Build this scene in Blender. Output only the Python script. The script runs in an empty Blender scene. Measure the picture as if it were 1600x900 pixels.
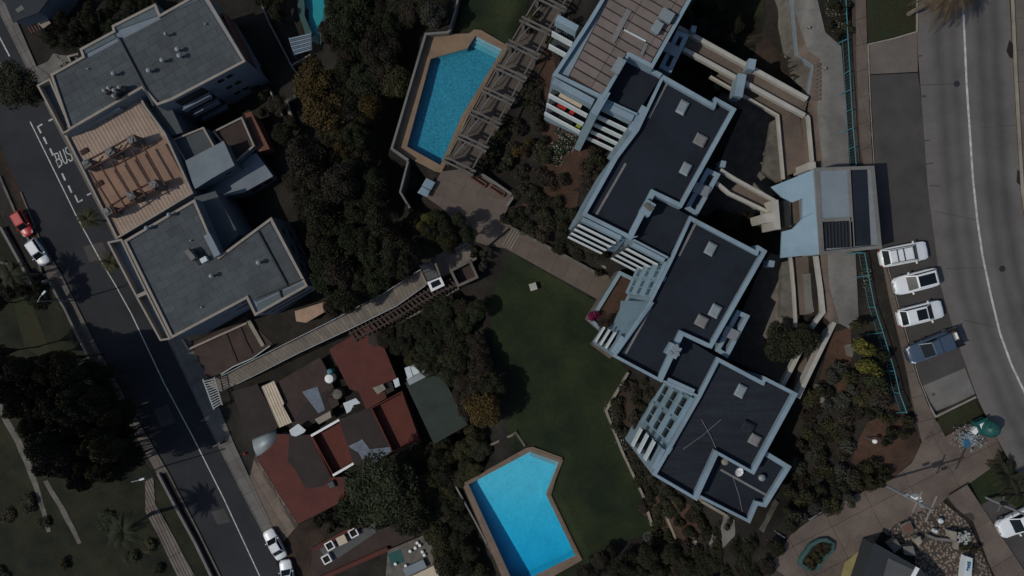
import bpy, bmesh, math, random
import numpy as np
from mathutils import Vector, Matrix

random.seed(7)
SC = bpy.context.scene
COL = SC.collection
R = math.radians

# ------------------------------------------------------------------ camera
CAM_Z = 100.0
FPX = 1150.0                       # focal length in photograph pixels (1600 wide)
cam_d = bpy.data.cameras.new("camera")
cam_d.sensor_width = 36.0
cam_d.lens = FPX / 1600.0 * 36.0
cam_d.clip_start = 1.0
cam_d.clip_end = 2000.0
cam = bpy.data.objects.new("camera", cam_d)
COL.objects.link(cam)
cam.location = (0, 0, CAM_Z)
SC.camera = cam

# ------------------------------------------------------------------ sky, sun, exposure
SUN_EL, SUN_SH = 47.0, 16.0        # elevation; direction in which shadows fall (deg from +x)
world = bpy.data.worlds.new("World")
SC.world = world
world.use_nodes = True
wn = world.node_tree
sky = wn.nodes.new("ShaderNodeTexSky")
sky.sky_type = 'NISHITA'
sky.sun_disc = False
sky.sun_elevation = R(SUN_EL)
sky.sun_rotation = R(90.0 - (SUN_SH + 180.0))
wn.nodes["Background"].inputs[1].default_value = 0.14
wn.links.new(sky.outputs[0], wn.nodes["Background"].inputs[0])
sun_d = bpy.data.lights.new("sun", 'SUN')
sun_d.energy = 3.7
sun_d.angle = R(0.7)
sun_d.color = (1.0, 0.95, 0.87)
sun = bpy.data.objects.new("sun", sun_d)
COL.objects.link(sun)
_dir = Vector((math.cos(R(SUN_EL)) * math.cos(R(SUN_SH)), math.cos(R(SUN_EL)) * math.sin(R(SUN_SH)), -math.sin(R(SUN_EL))))
sun.rotation_euler = _dir.to_track_quat('-Z', 'Y').to_euler()
sun.location = (-60, -20, 150)
SC.view_settings.view_transform = 'Standard'
SC.view_settings.look = 'None'
SC.view_settings.exposure = -0.85
SC.view_settings.gamma = 1.0
SC.view_settings.use_curve_mapping = False
SC.render.engine = 'CYCLES'
SC.cycles.use_denoising = True
SC.cycles.max_bounces = 6
SC.cycles.transparent_max_bounces = 12
SC.cycles.caustics_reflective = False
SC.cycles.caustics_refractive = False

# ------------------------------------------------------------------ materials
MATS = {}
ALB = 0.8      # colour scale for surfaces outside BRIGHT, balanced against the exposure
BRIGHT = {"white_plastic", "white_paint", "tiles_lower", "tiles_upper", "tiles_teal", "road_mark", "cream"}
def mat(name, col, rough=0.85, var=0.25, scale=0.6, fine=6.0, bump=0.25, metal=0.0, spec=0.3, col2=None, tint=0.0, stain=0.0, stretch=None):
    """Procedural surface: two octaves of noise over the base colour, fine relief, optional per-piece tint and dark stains."""
    if name not in BRIGHT:
        col = tuple(c * ALB for c in col); col2 = tuple(c * ALB for c in col2) if col2 else None
    m = bpy.data.materials.new(name)
    m.use_nodes = True
    nt = m.node_tree
    b = nt.nodes["Principled BSDF"]
    b.inputs["Roughness"].default_value = rough
    b.inputs["Metallic"].default_value = metal
    b.inputs["Specular IOR Level"].default_value = spec
    geo = nt.nodes.new("ShaderNodeNewGeometry")
    def noise(s, d=4.0):
        n = nt.nodes.new("ShaderNodeTexNoise")
        n.inputs["Scale"].default_value = s
        n.inputs["Detail"].default_value = d
        n.inputs["Roughness"].default_value = 0.6
        nt.links.new(geo.outputs["Position"], n.inputs["Vector"])
        return n
    n1, n2 = noise(scale), noise(fine, 3.0)
    if stretch:
        mp = nt.nodes.new("ShaderNodeMapping"); mp.inputs["Rotation"].default_value = (0, 0, R(-stretch[0])); mp.inputs["Scale"].default_value = (stretch[1], stretch[2], 1)
        nt.links.new(geo.outputs["Position"], mp.inputs[0]); nt.links.new(mp.outputs[0], n1.inputs["Vector"])
    mix = nt.nodes.new("ShaderNodeMix"); mix.data_type = 'RGBA'
    c1 = tuple(max(0.0, c * (1 - var)) for c in col)
    c2 = col2 if col2 else tuple(min(1.0, c * (1 + var)) for c in col)
    mix.inputs[6].default_value = (*c1, 1); mix.inputs[7].default_value = (*c2, 1)
    ramp = nt.nodes.new("ShaderNodeMapRange")
    ramp.inputs[1].default_value = 0.32; ramp.inputs[2].default_value = 0.68
    nt.links.new(n1.outputs[0], ramp.inputs[0])
    nt.links.new(ramp.outputs[0], mix.inputs[0])
    out = mix.outputs[2]
    mul = nt.nodes.new("ShaderNodeMix"); mul.data_type = 'RGBA'; mul.blend_type = 'MULTIPLY'
    mul.inputs[0].default_value = 1.0
    fr = nt.nodes.new("ShaderNodeMapRange")
    fr.inputs[1].default_value = 0.3; fr.inputs[2].default_value = 0.7
    fr.inputs[3].default_value = 1 - var * 0.7; fr.inputs[4].default_value = 1 + var * 0.5
    nt.links.new(n2.outputs[0], fr.inputs[0])
    nt.links.new(out, mul.inputs[6]); nt.links.new(fr.outputs[0], mul.inputs[7])
    out = mul.outputs[2]
    if stain > 0:
        n3 = noise(0.23, 6.0)
        sr = nt.nodes.new("ShaderNodeMapRange")
        sr.inputs[1].default_value = 0.5; sr.inputs[2].default_value = 0.66
        sr.inputs[3].default_value = 1.0; sr.inputs[4].default_value = 1 - stain
        nt.links.new(n3.outputs[0], sr.inputs[0])
        m3 = nt.nodes.new("ShaderNodeMix"); m3.data_type = 'RGBA'; m3.blend_type = 'MULTIPLY'; m3.inputs[0].default_value = 1.0
        nt.links.new(out, m3.inputs[6]); nt.links.new(sr.outputs[0], m3.inputs[7])
        out = m3.outputs[2]
    if tint > 0:
        oi = nt.nodes.new("ShaderNodeObjectInfo")
        tr = nt.nodes.new("ShaderNodeMapRange")
        tr.inputs[3].default_value = 1 - tint; tr.inputs[4].default_value = 1 + tint
        nt.links.new(oi.outputs["Random"], tr.inputs[0])
        m4 = nt.nodes.new("ShaderNodeMix"); m4.data_type = 'RGBA'; m4.blend_type = 'MULTIPLY'; m4.inputs[0].default_value = 1.0
        nt.links.new(out, m4.inputs[6]); nt.links.new(tr.outputs[0], m4.inputs[7])
        out = m4.outputs[2]
    nt.links.new(out, b.inputs["Base Color"])
    if bump > 0:
        bp = nt.nodes.new("ShaderNodeBump")
        bp.inputs["Strength"].default_value = bump
        bp.inputs["Distance"].default_value = 0.05
        nt.links.new(n2.outputs[0], bp.inputs["Height"])
        nt.links.new(bp.outputs[0], b.inputs["Normal"])
    MATS[name] = m
    return m

mat("soil", (0.03, 0.022, 0.016), 0.95, 0.35, 0.35, 3.0, 0.8, col2=(0.05, 0.031, 0.021))
mat("soil_red", (0.065, 0.036, 0.023), 0.95, 0.3, 0.5, 4.0, 0.6)
mat("soil_dark", (0.02, 0.017, 0.013), 0.95, 0.4, 0.4, 3.0, 0.8)
mat("lawn", (0.0105, 0.026, 0.0085), 0.95, 0.42, 0.2, 5.0, 1.0, col2=(0.027, 0.036, 0.011))
mat("rough_grass", (0.009, 0.0145, 0.006), 0.95, 0.45, 0.22, 4.0, 1.0, col2=(0.027, 0.027, 0.0105))
mat("dry_grass", (0.05, 0.04, 0.018), 0.95, 0.4, 0.6, 5.0, 1.0, col2=(0.024, 0.034, 0.011))
mat("asphalt_dark", (0.029, 0.030, 0.034), 0.9, 0.18, 0.16, 8.0, 0.2, stain=0.2)
mat("asphalt_park", (0.072, 0.066, 0.061), 0.9, 0.14, 0.5, 10.0, 0.2, stain=0.15)
mat("road_mark", (0.42, 0.42, 0.4), 0.8, 0.3, 2.0, 14.0, 0.1)
mat("pavement", (0.15, 0.128, 0.108), 0.9, 0.14, 0.5, 7.0, 0.2, tint=0.06, stain=0.15)
mat("pavement_grey", (0.17, 0.16, 0.145), 0.9, 0.14, 0.5, 7.0, 0.2, tint=0.06, stain=0.2)
mat("pavement_brown", (0.15, 0.116, 0.092), 0.9, 0.2, 0.4, 6.0, 0.2, tint=0.08, stain=0.2)
mat("terrace", (0.14, 0.108, 0.088), 0.9, 0.12, 0.6, 8.0, 0.15, tint=0.05, stain=0.12)
mat("concrete", (0.19, 0.182, 0.165), 0.9, 0.16, 0.5, 6.0, 0.2, stain=0.2)
mat("concrete_warm", (0.3, 0.27, 0.215), 0.9, 0.15, 0.8, 6.0, 0.2, stain=0.15)
mat("concrete_old", (0.15, 0.136, 0.115), 0.9, 0.25, 1.2, 7.0, 0.3, stain=0.3)
mat("joint", (0.06, 0.05, 0.042), 0.95, 0.2)
mat("cream", (0.36, 0.345, 0.3), 0.85, 0.1, 0.8, 5.0, 0.1, stain=0.12)
mat("blue_paint", (0.25, 0.335, 0.385), 0.7, 0.07, 0.8, 6.0, 0.08, stain=0.2)
mat("blue_pale", (0.22, 0.32, 0.385), 0.7, 0.06, 0.8, 6.0, 0.08, stain=0.2)
mat("white_paint", (0.5, 0.545, 0.55), 0.7, 0.08, 0.8, 5.0, 0.08)
mat("navy_roof", (0.0125, 0.0175, 0.027), 0.85, 0.2, 0.3, 5.0, 0.15, stain=0.3)
mat("navy_streaked", (0.016, 0.0205, 0.029), 0.8, 0.3, 1.0, 4.0, 0.2, stain=0.2, stretch=(-27, 0.25, 3.0))
mat("brown_roof", (0.19, 0.155, 0.135), 0.9, 0.12, 0.7, 5.0, 0.15, tint=0.08, stain=0.15)
mat("grey_strip", (0.2, 0.195, 0.19), 0.9, 0.15, 1.0, 6.0, 0.15)
mat("grey_roof", (0.08, 0.092, 0.096), 0.9, 0.12, 0.5, 6.0, 0.2, tint=0.09, stain=0.15)
mat("grey_seam", (0.055, 0.063, 0.067), 0.9, 0.15)
mat("teal_roof", (0.11, 0.14, 0.15), 0.85, 0.1, 0.6, 5.0, 0.1)
mat("grey_wall", (0.2, 0.235, 0.27), 0.85, 0.08, 0.5, 5.0, 0.1, stain=0.1)
mat("grey_wall_light", (0.22, 0.26, 0.285), 0.85, 0.08, 0.5, 5.0, 0.1)
mat("trim_stone", (0.32, 0.28, 0.23), 0.85, 0.12, 1.0, 6.0, 0.15)
mat("deck_ply", (0.43, 0.29, 0.2), 0.85, 0.12, 0.9, 6.0, 0.12)
mat("terracotta", (0.33, 0.17, 0.095), 0.85, 0.12, 0.9, 6.0, 0.12)
mat("brown_wood", (0.09, 0.04, 0.025), 0.8, 0.2, 1.0, 7.0, 0.2)
mat("brick_red", (0.17, 0.075, 0.05), 0.9, 0.2, 1.0, 7.0, 0.2)
mat("red_roof", (0.108, 0.029, 0.021), 0.8, 0.14, 0.5, 4.0, 0.15, stain=0.2)
mat("red_bright", (0.115, 0.029, 0.019), 0.8, 0.14, 0.6, 4.0, 0.15)
mat("brown_felt", (0.04, 0.031, 0.027), 0.9, 0.15, 0.6, 4.0, 0.2)
mat("brown_tin", (0.055, 0.036, 0.03), 0.85, 0.2, 0.6, 4.0, 0.2, stain=0.2)
mat("green_roof", (0.036, 0.05, 0.04), 0.85, 0.12, 0.5, 4.0, 0.15, stain=0.1)
mat("zinc", (0.3, 0.34, 0.35), 0.55, 0.12, 0.7, 5.0, 0.1, metal=0.3)
mat("tarp_blue", (0.15, 0.18, 0.22), 0.7, 0.2, 1.2, 5.0, 0.3)
mat("white_plastic", (0.72, 0.72, 0.7), 0.5, 0.06, 1.0, 5.0, 0.05)
mat("cream_canvas", (0.62, 0.52, 0.38), 0.85, 0.08, 1.5, 7.0, 0.1)
mat("yellow_wall", (0.3, 0.25, 0.1), 0.85, 0.14, 0.8, 5.0, 0.15)
mat("teal_paint", (0.06, 0.23, 0.27), 0.6, 0.12, 1.0, 6.0, 0.1)
mat("teal_floor", (0.045, 0.1, 0.095), 0.8, 0.15, 1.0, 6.0, 0.1)
mat("teal_plastic", (0.014, 0.09, 0.078), 0.45, 0.1, 1.2, 6.0, 0.05)
mat("pool_deck", (0.24, 0.165, 0.105), 0.85, 0.12, 0.8, 6.0, 0.12, tint=0.06, stain=0.15)
mat("pool_deck_dull", (0.2, 0.145, 0.105), 0.85, 0.14, 0.8, 6.0, 0.12, tint=0.06, stain=0.15)
mat("plank", (0.17, 0.145, 0.122), 0.9, 0.14, 1.0, 8.0, 0.2, tint=0.12, stain=0.15)
mat("rail_track", (0.06, 0.04, 0.033), 0.8, 0.2, 1.0, 7.0, 0.2)
mat("steel", (0.22, 0.24, 0.25), 0.5, 0.1, 1.0, 6.0, 0.05, metal=0.4)
mat("galvanised", (0.27, 0.29, 0.3), 0.55, 0.1, 1.0, 6.0, 0.05, metal=0.2)
mat("black_iron", (0.015, 0.015, 0.016), 0.6, 0.1)
mat("void_shade", (0.02, 0.021, 0.024), 0.7, 0.1)  # flat colour for the shade inside openings
mat("rubber", (0.012, 0.012, 0.012), 0.9, 0.1)
mat("charcoal_roof", (0.03, 0.035, 0.039), 0.85, 0.1, 0.6, 5.0, 0.1)
mat("grey_sheet", (0.1, 0.1, 0.098), 0.85, 0.1, 0.6, 5.0, 0.1)
mat("towel_red", (0.4, 0.03, 0.02), 0.9, 0.1)
mat("lime", (0.3, 0.36, 0.03), 0.9, 0.1)
mat("bark", (0.06, 0.045, 0.035), 0.95, 0.3, 2.0, 8.0, 0.6)
mat("bark_pale", (0.17, 0.14, 0.11), 0.95, 0.25, 2.0, 8.0, 0.6)
mat("hydrant_red", (0.45, 0.03, 0.02), 0.5, 0.1)
mat("sign_blue", (0.03, 0.13, 0.24), 0.6, 0.05)
mat("clear_glassware", (0.3, 0.36, 0.38), 0.2, 0.5, 6.0, 20.0, 0.1)

def glossy(name, col, rough=0.25, spec=0.5, coat=0.0, metal=0.0):
    m = bpy.data.materials.new(name); m.use_nodes = True
    nt = m.node_tree; b = nt.nodes["Principled BSDF"]
    n = nt.nodes.new("ShaderNodeTexNoise"); n.inputs["Scale"].default_value = 3.0
    g = nt.nodes.new("ShaderNodeNewGeometry"); nt.links.new(g.outputs["Position"], n.inputs["Vector"])
    mx = nt.nodes.new("ShaderNodeMix"); mx.data_type = 'RGBA'
    mx.inputs[6].default_value = (*[c * 0.93 for c in col], 1); mx.inputs[7].default_value = (*[min(1, c * 1.05) for c in col], 1)
    nt.links.new(n.outputs[0], mx.inputs[0]); nt.links.new(mx.outputs[2], b.inputs["Base Color"])
    b.inputs["Roughness"].default_value = rough
    b.inputs["Specular IOR Level"].default_value = spec
    b.inputs["Coat Weight"].default_value = coat
    b.inputs["Metallic"].default_value = metal
    MATS[name] = m
    return m
glossy("car_white", (0.7, 0.72, 0.72), 0.35, 0.5, 0.6)
glossy("car_red", (0.42, 0.02, 0.015), 0.35, 0.5, 0.6)
glossy("car_blue", (0.05, 0.075, 0.11), 0.35, 0.5, 0.5)
glossy("car_glass", (0.008, 0.012, 0.014), 0.12, 0.25)
glossy("car_black", (0.012, 0.013, 0.014), 0.3, 0.5)
glossy("lamp_clear", (0.55, 0.6, 0.62), 0.15, 0.6)
glossy("lamp_red", (0.35, 0.02, 0.02), 0.2, 0.6)
glossy("window_glass", (0.008, 0.011, 0.013), 0.2, 0.2)
glossy("window_teal", (0.012, 0.04, 0.07), 0.2, 0.25)
glossy("solar_glass", (0.05, 0.12, 0.2), 0.12, 0.6)

def road_worn(name, col, axis_pts):
    """Concrete-grey road with darker wheel tracks that follow the lanes (wear, not light)."""
    m = mat(name, col, 0.9, 0.12, 0.35, 7.0, 0.15, stain=0.12)
    nt = m.node_tree; b = nt.nodes["Principled BSDF"]
    src = b.inputs["Base Color"].links[0].from_socket
    uv = nt.nodes.new("ShaderNodeUVMap"); uv.uv_map = "lane"
    sep = nt.nodes.new("ShaderNodeSeparateXYZ"); nt.links.new(uv.outputs[0], sep.inputs[0])
    ramp = nt.nodes.new("ShaderNodeValToRGB")
    e = ramp.color_ramp.elements
    e[0].position = 0.0; e[0].color = (1.05, 1.02, 0.98, 1)
    e[1].position = 1.0; e[1].color = (1.05, 1.02, 0.98, 1)
    for p, v in ((0.12, 1.0), (0.22, 0.68), (0.3, 0.9), (0.38, 0.74), (0.47, 1.05), (0.58, 1.0), (0.66, 0.66), (0.75, 0.84), (0.83, 0.62), (0.93, 1.0)):
        k = e.new(p); k.color = (v, v, v * 1.01, 1)
    geo = nt.nodes.new("ShaderNodeNewGeometry")
    nz = nt.nodes.new("ShaderNodeTexNoise"); nz.inputs["Scale"].default_value = 0.4; nz.inputs["Detail"].default_value = 6
    nt.links.new(geo.outputs["Position"], nz.inputs["Vector"])
    ad = nt.nodes.new("ShaderNodeMath"); ad.operation = 'MULTIPLY_ADD'; ad.inputs[1].default_value = 0.05; ad.inputs[2].default_value = -0.025
    nt.links.new(nz.outputs[0], ad.inputs[0])
    ad2 = nt.nodes.new("ShaderNodeMath"); nt.links.new(sep.outputs[0], ad2.inputs[0]); nt.links.new(ad.outputs[0], ad2.inputs[1])
    nt.links.new(ad2.outputs[0], ramp.inputs[0])
    mx = nt.nodes.new("ShaderNodeMix"); mx.data_type = 'RGBA'; mx.blend_type = 'MULTIPLY'; mx.inputs[0].default_value = 1.0
    nt.links.new(src, mx.inputs[6]); nt.links.new(ramp.outputs[0], mx.inputs[7])
    nt.links.new(mx.outputs[2], b.inputs["Base Color"])
    return m
road_worn("road_concrete", (0.15, 0.139, 0.128), None)

def ribbed(name, col, ang, pitch, depth=0.35, rough=0.85):
    """Corrugated / ribbed sheet: ribs run along the direction ang (deg) in plan, relief by bump."""
    m = mat(name, col, rough, 0.12, 0.6, 5.0, 0.0, stain=0.12)
    nt = m.node_tree; b = nt.nodes["Principled BSDF"]
    g = nt.nodes.new("ShaderNodeNewGeometry")
    mp = nt.nodes.new("ShaderNodeMapping"); mp.vector_type = 'POINT'; mp.inputs["Rotation"].default_value = (0, 0, R(-ang))
    nt.links.new(g.outputs["Position"], mp.inputs[0])
    w = nt.nodes.new("ShaderNodeTexWave"); w.bands_direction = 'Y'; w.wave_profile = 'SIN'
    w.inputs["Scale"].default_value = math.pi / pitch / 10.0
    w.inputs["Distortion"].default_value = 0.4
    nt.links.new(mp.outputs[0], w.inputs["Vector"])
    bp = nt.nodes.new("ShaderNodeBump"); bp.inputs["Strength"].default_value = depth; bp.inputs["Distance"].default_value = 0.08
    nt.links.new(w.outputs[1], bp.inputs["Height"]); nt.links.new(bp.outputs[0], b.inputs["Normal"])
    return m

def cobbled(name, c1, c2, scale):
    m = mat(name, c1, 0.9, 0.2, 0.6, 6.0, 0.0)
    nt = m.node_tree; b = nt.nodes["Principled BSDF"]
    g = nt.nodes.new("ShaderNodeNewGeometry")
    v = nt.nodes.new("ShaderNodeTexVoronoi"); v.inputs["Scale"].default_value = scale
    nt.links.new(g.outputs["Position"], v.inputs["Vector"])
    mr = nt.nodes.new("ShaderNodeMapRange"); mr.inputs[1].default_value = 0.1; mr.inputs[2].default_value = 0.62
    mr.inputs[3].default_value = 0.0; mr.inputs[4].default_value = 1.0
    nt.links.new(v.outputs["Distance"], mr.inputs[0])
    mx = nt.nodes.new("ShaderNodeMix"); mx.data_type = 'RGBA'
    src = b.inputs["Base Color"].links[0].from_socket
    nt.links.new(mr.outputs[0], mx.inputs[0]); nt.links.new(src, mx.inputs[6]); mx.inputs[7].default_value = (*c2, 1)
    nt.links.new(mx.outputs[2], b.inputs["Base Color"])
    bp = nt.nodes.new("ShaderNodeBump"); bp.invert = True; bp.inputs["Strength"].default_value = 0.9; bp.inputs["Distance"].default_value = 0.15
    nt.links.new(mr.outputs[0], bp.inputs["Height"]); nt.links.new(bp.outputs[0], b.inputs["Normal"])
    return m
cobbled("cobbles", (0.36, 0.28, 0.21), (0.05, 0.04, 0.033), 3.4)
cobbled("white_flowers_bed", (0.3, 0.3, 0.29), (0.03, 0.03, 0.02), 3.0)

def leaf_mat(name, c1, c2, tint=0.18):
    m = bpy.data.materials.new(name); m.use_nodes = True
    nt = m.node_tree; b = nt.nodes["Principled BSDF"]
    b.inputs["Roughness"].default_value = 0.75; b.inputs["Specular IOR Level"].default_value = 0.2
    g = nt.nodes.new("ShaderNodeNewGeometry")
    n = nt.nodes.new("ShaderNodeTexNoise"); n.inputs["Scale"].default_value = 0.9; n.inputs["Detail"].default_value = 5
    nt.links.new(g.outputs["Position"], n.inputs["Vector"])
    mr = nt.nodes.new("ShaderNodeMapRange"); mr.inputs[1].default_value = 0.33; mr.inputs[2].default_value = 0.67
    nt.links.new(n.outputs[0], mr.inputs[0])
    mx = nt.nodes.new("ShaderNodeMix"); mx.data_type = 'RGBA'
    mx.inputs[6].default_value = (*c1, 1); mx.inputs[7].default_value = (*c2, 1)
    nt.links.new(mr.outputs[0], mx.inputs[0])
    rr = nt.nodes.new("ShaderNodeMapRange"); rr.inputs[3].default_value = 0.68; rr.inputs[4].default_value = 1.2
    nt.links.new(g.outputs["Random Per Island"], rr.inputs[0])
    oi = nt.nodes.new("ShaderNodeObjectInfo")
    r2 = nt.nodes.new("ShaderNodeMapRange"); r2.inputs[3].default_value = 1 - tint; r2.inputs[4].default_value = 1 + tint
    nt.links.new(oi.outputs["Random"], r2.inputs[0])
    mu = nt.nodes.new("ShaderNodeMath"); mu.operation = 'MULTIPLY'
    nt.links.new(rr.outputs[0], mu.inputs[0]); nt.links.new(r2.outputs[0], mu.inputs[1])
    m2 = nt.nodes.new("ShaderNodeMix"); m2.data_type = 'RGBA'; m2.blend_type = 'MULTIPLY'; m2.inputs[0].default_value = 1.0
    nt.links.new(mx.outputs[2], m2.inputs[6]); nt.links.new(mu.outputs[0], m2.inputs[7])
    nt.links.new(m2.outputs[2], b.inputs["Base Color"])
    MATS[name] = m
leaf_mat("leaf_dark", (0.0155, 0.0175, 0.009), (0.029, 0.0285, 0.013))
leaf_mat("leaf_green", (0.017, 0.023, 0.010), (0.03, 0.034, 0.014))
leaf_mat("leaf_olive", (0.028, 0.028, 0.012), (0.046, 0.041, 0.016))
leaf_mat("leaf_gold", (0.045, 0.031, 0.010), (0.08, 0.052, 0.014))
leaf_mat("leaf_brown", (0.023, 0.019, 0.013), (0.038, 0.029, 0.019))
leaf_mat("leaf_grey", (0.03, 0.032, 0.024), (0.05, 0.05, 0.037))
leaf_mat("leaf_lime", (0.06, 0.065, 0.012), (0.1, 0.09, 0.018))
leaf_mat("leaf_magenta", (0.16, 0.012, 0.05), (0.25, 0.02, 0.08))
leaf_mat("leaf_dry", (0.065, 0.046, 0.026), (0.12, 0.085, 0.05))
leaf_mat("petal_white", (0.3, 0.3, 0.28), (0.5, 0.5, 0.47))
leaf_mat("petal_pink", (0.4, 0.3, 0.3), (0.55, 0.45, 0.45))

def water_mat(name, tint, rip):
    m = bpy.data.materials.new(name); m.use_nodes = True
    nt = m.node_tree; nt.nodes.clear()
    o = nt.nodes.new("ShaderNodeOutputMaterial")
    tr = nt.nodes.new("ShaderNodeBsdfTransparent"); tr.inputs[0].default_value = (*tint, 1)
    gl = nt.nodes.new("ShaderNodeBsdfGlossy"); gl.inputs["Roughness"].default_value = 0.05
    fr = nt.nodes.new("ShaderNodeFresnel"); fr.inputs[0].default_value = 1.33
    g = nt.nodes.new("ShaderNodeNewGeometry")
    n = nt.nodes.new("ShaderNodeTexNoise"); n.inputs["Scale"].default_value = 5.0; n.inputs["Detail"].default_value = 4; n.inputs["Distortion"].default_value = 0.4
    nt.links.new(g.outputs["Position"], n.inputs["Vector"])
    bp = nt.nodes.new("ShaderNodeBump"); bp.inputs["Strength"].default_value = rip; bp.inputs["Distance"].default_value = 0.12
    nt.links.new(n.outputs[0], bp.inputs["Height"])
    nt.links.new(bp.outputs[0], gl.inputs["Normal"]); nt.links.new(bp.outputs[0], fr.inputs["Normal"])
    mx = nt.nodes.new("ShaderNodeMixShader")
    nt.links.new(fr.outputs[0], mx.inputs[0]); nt.links.new(tr.outputs[0], mx.inputs[1]); nt.links.new(gl.outputs[0], mx.inputs[2])
    nt.links.new(mx.outputs[0], o.inputs[0])
    va = nt.nodes.new("ShaderNodeVolumeAbsorption"); va.inputs[0].default_value = (0.1, 0.87, 0.975, 1); va.inputs[1].default_value = 0.95   # red light dies first in deep water
    nt.links.new(va.outputs[0], o.inputs[1])
    MATS[name] = m
water_mat("pool_water", (0.97, 0.99, 1.0), 0.25)
def tile_mat(name, c1, c2):
    """Pool lining: small mosaic tiles with light ripples of the moving water painted into the colour."""
    m = mat(name, c1, 0.6, 0.12, 0.5, 3.0, 0.0)
    nt = m.node_tree; b = nt.nodes["Principled BSDF"]
    g = nt.nodes.new("ShaderNodeNewGeometry")
    v = nt.nodes.new("ShaderNodeTexVoronoi"); v.feature = 'SMOOTH_F1'; v.inputs["Scale"].default_value = 4.4  # lighter cells stand for light rippling through the water
    nz = nt.nodes.new("ShaderNodeTexNoise"); nz.inputs["Scale"].default_value = 0.9
    nt.links.new(g.outputs["Position"], nz.inputs["Vector"])
    vm = nt.nodes.new("ShaderNodeVectorMath"); nt.links.new(g.outputs["Position"], vm.inputs[0]); nt.links.new(nz.outputs[1], vm.inputs[1])
    nt.links.new(vm.outputs[0], v.inputs["Vector"])
    mr = nt.nodes.new("ShaderNodeMapRange"); mr.inputs[1].default_value = 0.15; mr.inputs[2].default_value = 0.6
    mr.inputs[3].default_value = 0.0; mr.inputs[4].default_value = 0.75
    nt.links.new(v.outputs["Distance"], mr.inputs[0])
    mx = nt.nodes.new("ShaderNodeMix"); mx.data_type = 'RGBA'
    src = b.inputs["Base Color"].links[0].from_socket
    nt.links.new(mr.outputs[0], mx.inputs[0]); nt.links.new(src, mx.inputs[6]); mx.inputs[7].default_value = (*c2, 1)
    nt.links.new(mx.outputs[2], b.inputs["Base Color"])
    return m
tile_mat("tiles_upper", (0.2, 0.27, 0.33), (0.42, 0.44, 0.46))
tile_mat("tiles_lower", (0.55, 0.78, 0.88), (0.68, 0.86, 0.92))
tile_mat("tiles_teal", (0.12, 0.36, 0.34), (0.18, 0.42, 0.38))
mat("tile_pale", (0.4, 0.55, 0.6), 0.6, 0.1)

# ------------------------------------------------------------------ mesh helpers
def P(u, v, z):
    """Ground plan position of what the photograph shows at pixel (u, v), for a point known to lie at height z."""
    d = (CAM_Z - z) / FPX
    return ((u - 800.0) * d, (450.0 - v) * d)
def PP(pts, z):
    return [P(u, v, z) for u, v in pts]
def area(poly):
    return 0.5 * sum(poly[i][0] * poly[(i + 1) % len(poly)][1] - poly[(i + 1) % len(poly)][0] * poly[i][1] for i in range(len(poly)))
def ccw(poly):
    return list(poly) if area(poly) > 0 else list(poly)[::-1]
def inset(poly, d):
    """Mitred inward offset of a counter-clockwise polygon."""
    n = len(poly); out = []
    for i in range(n):
        p0, p1, p2 = Vector(poly[i - 1]), Vector(poly[i]), Vector(poly[(i + 1) % n])
        e1, e2 = (p1 - p0).normalized(), (p2 - p1).normalized()
        n1, n2 = Vector((-e1.y, e1.x)), Vector((-e2.y, e2.x))
        k = 1 + n1.dot(n2)
        mvec = (n1 + n2) / max(k, 0.3)
        out.append(tuple(p1 + mvec * d))
    return out
def inset_var(poly, ws):
    """Inward offset of a counter-clockwise polygon with its own width per edge (edge i runs from corner i to i + 1)."""
    n = len(poly); out = []
    for i in range(n):
        p0, p1, p2 = Vector(poly[i - 1]), Vector(poly[i]), Vector(poly[(i + 1) % n])
        e1, e2 = (p1 - p0).normalized(), (p2 - p1).normalized()
        n1, n2 = Vector((-e1.y, e1.x)), Vector((-e2.y, e2.x)); w1, w2 = ws[i - 1], ws[i]
        det = n1.x * n2.y - n1.y * n2.x
        if abs(det) < 0.15: q = n1 * max(w1, w2)
        else: q = Vector(((w1 * n2.y - w2 * n1.y) / det, (n1.x * w2 - n2.x * w1) / det))
        out.append(tuple(p1 + q))
    return out
def inside(x, y, poly):
    c = False; n = len(poly); j = n - 1
    for i in range(n):
        xi, yi = poly[i]; xj, yj = poly[j]
        if (yi > y) != (yj > y) and x < (xj - xi) * (y - yi) / (yj - yi) + xi:
            c = not c
        j = i
    return c

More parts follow.
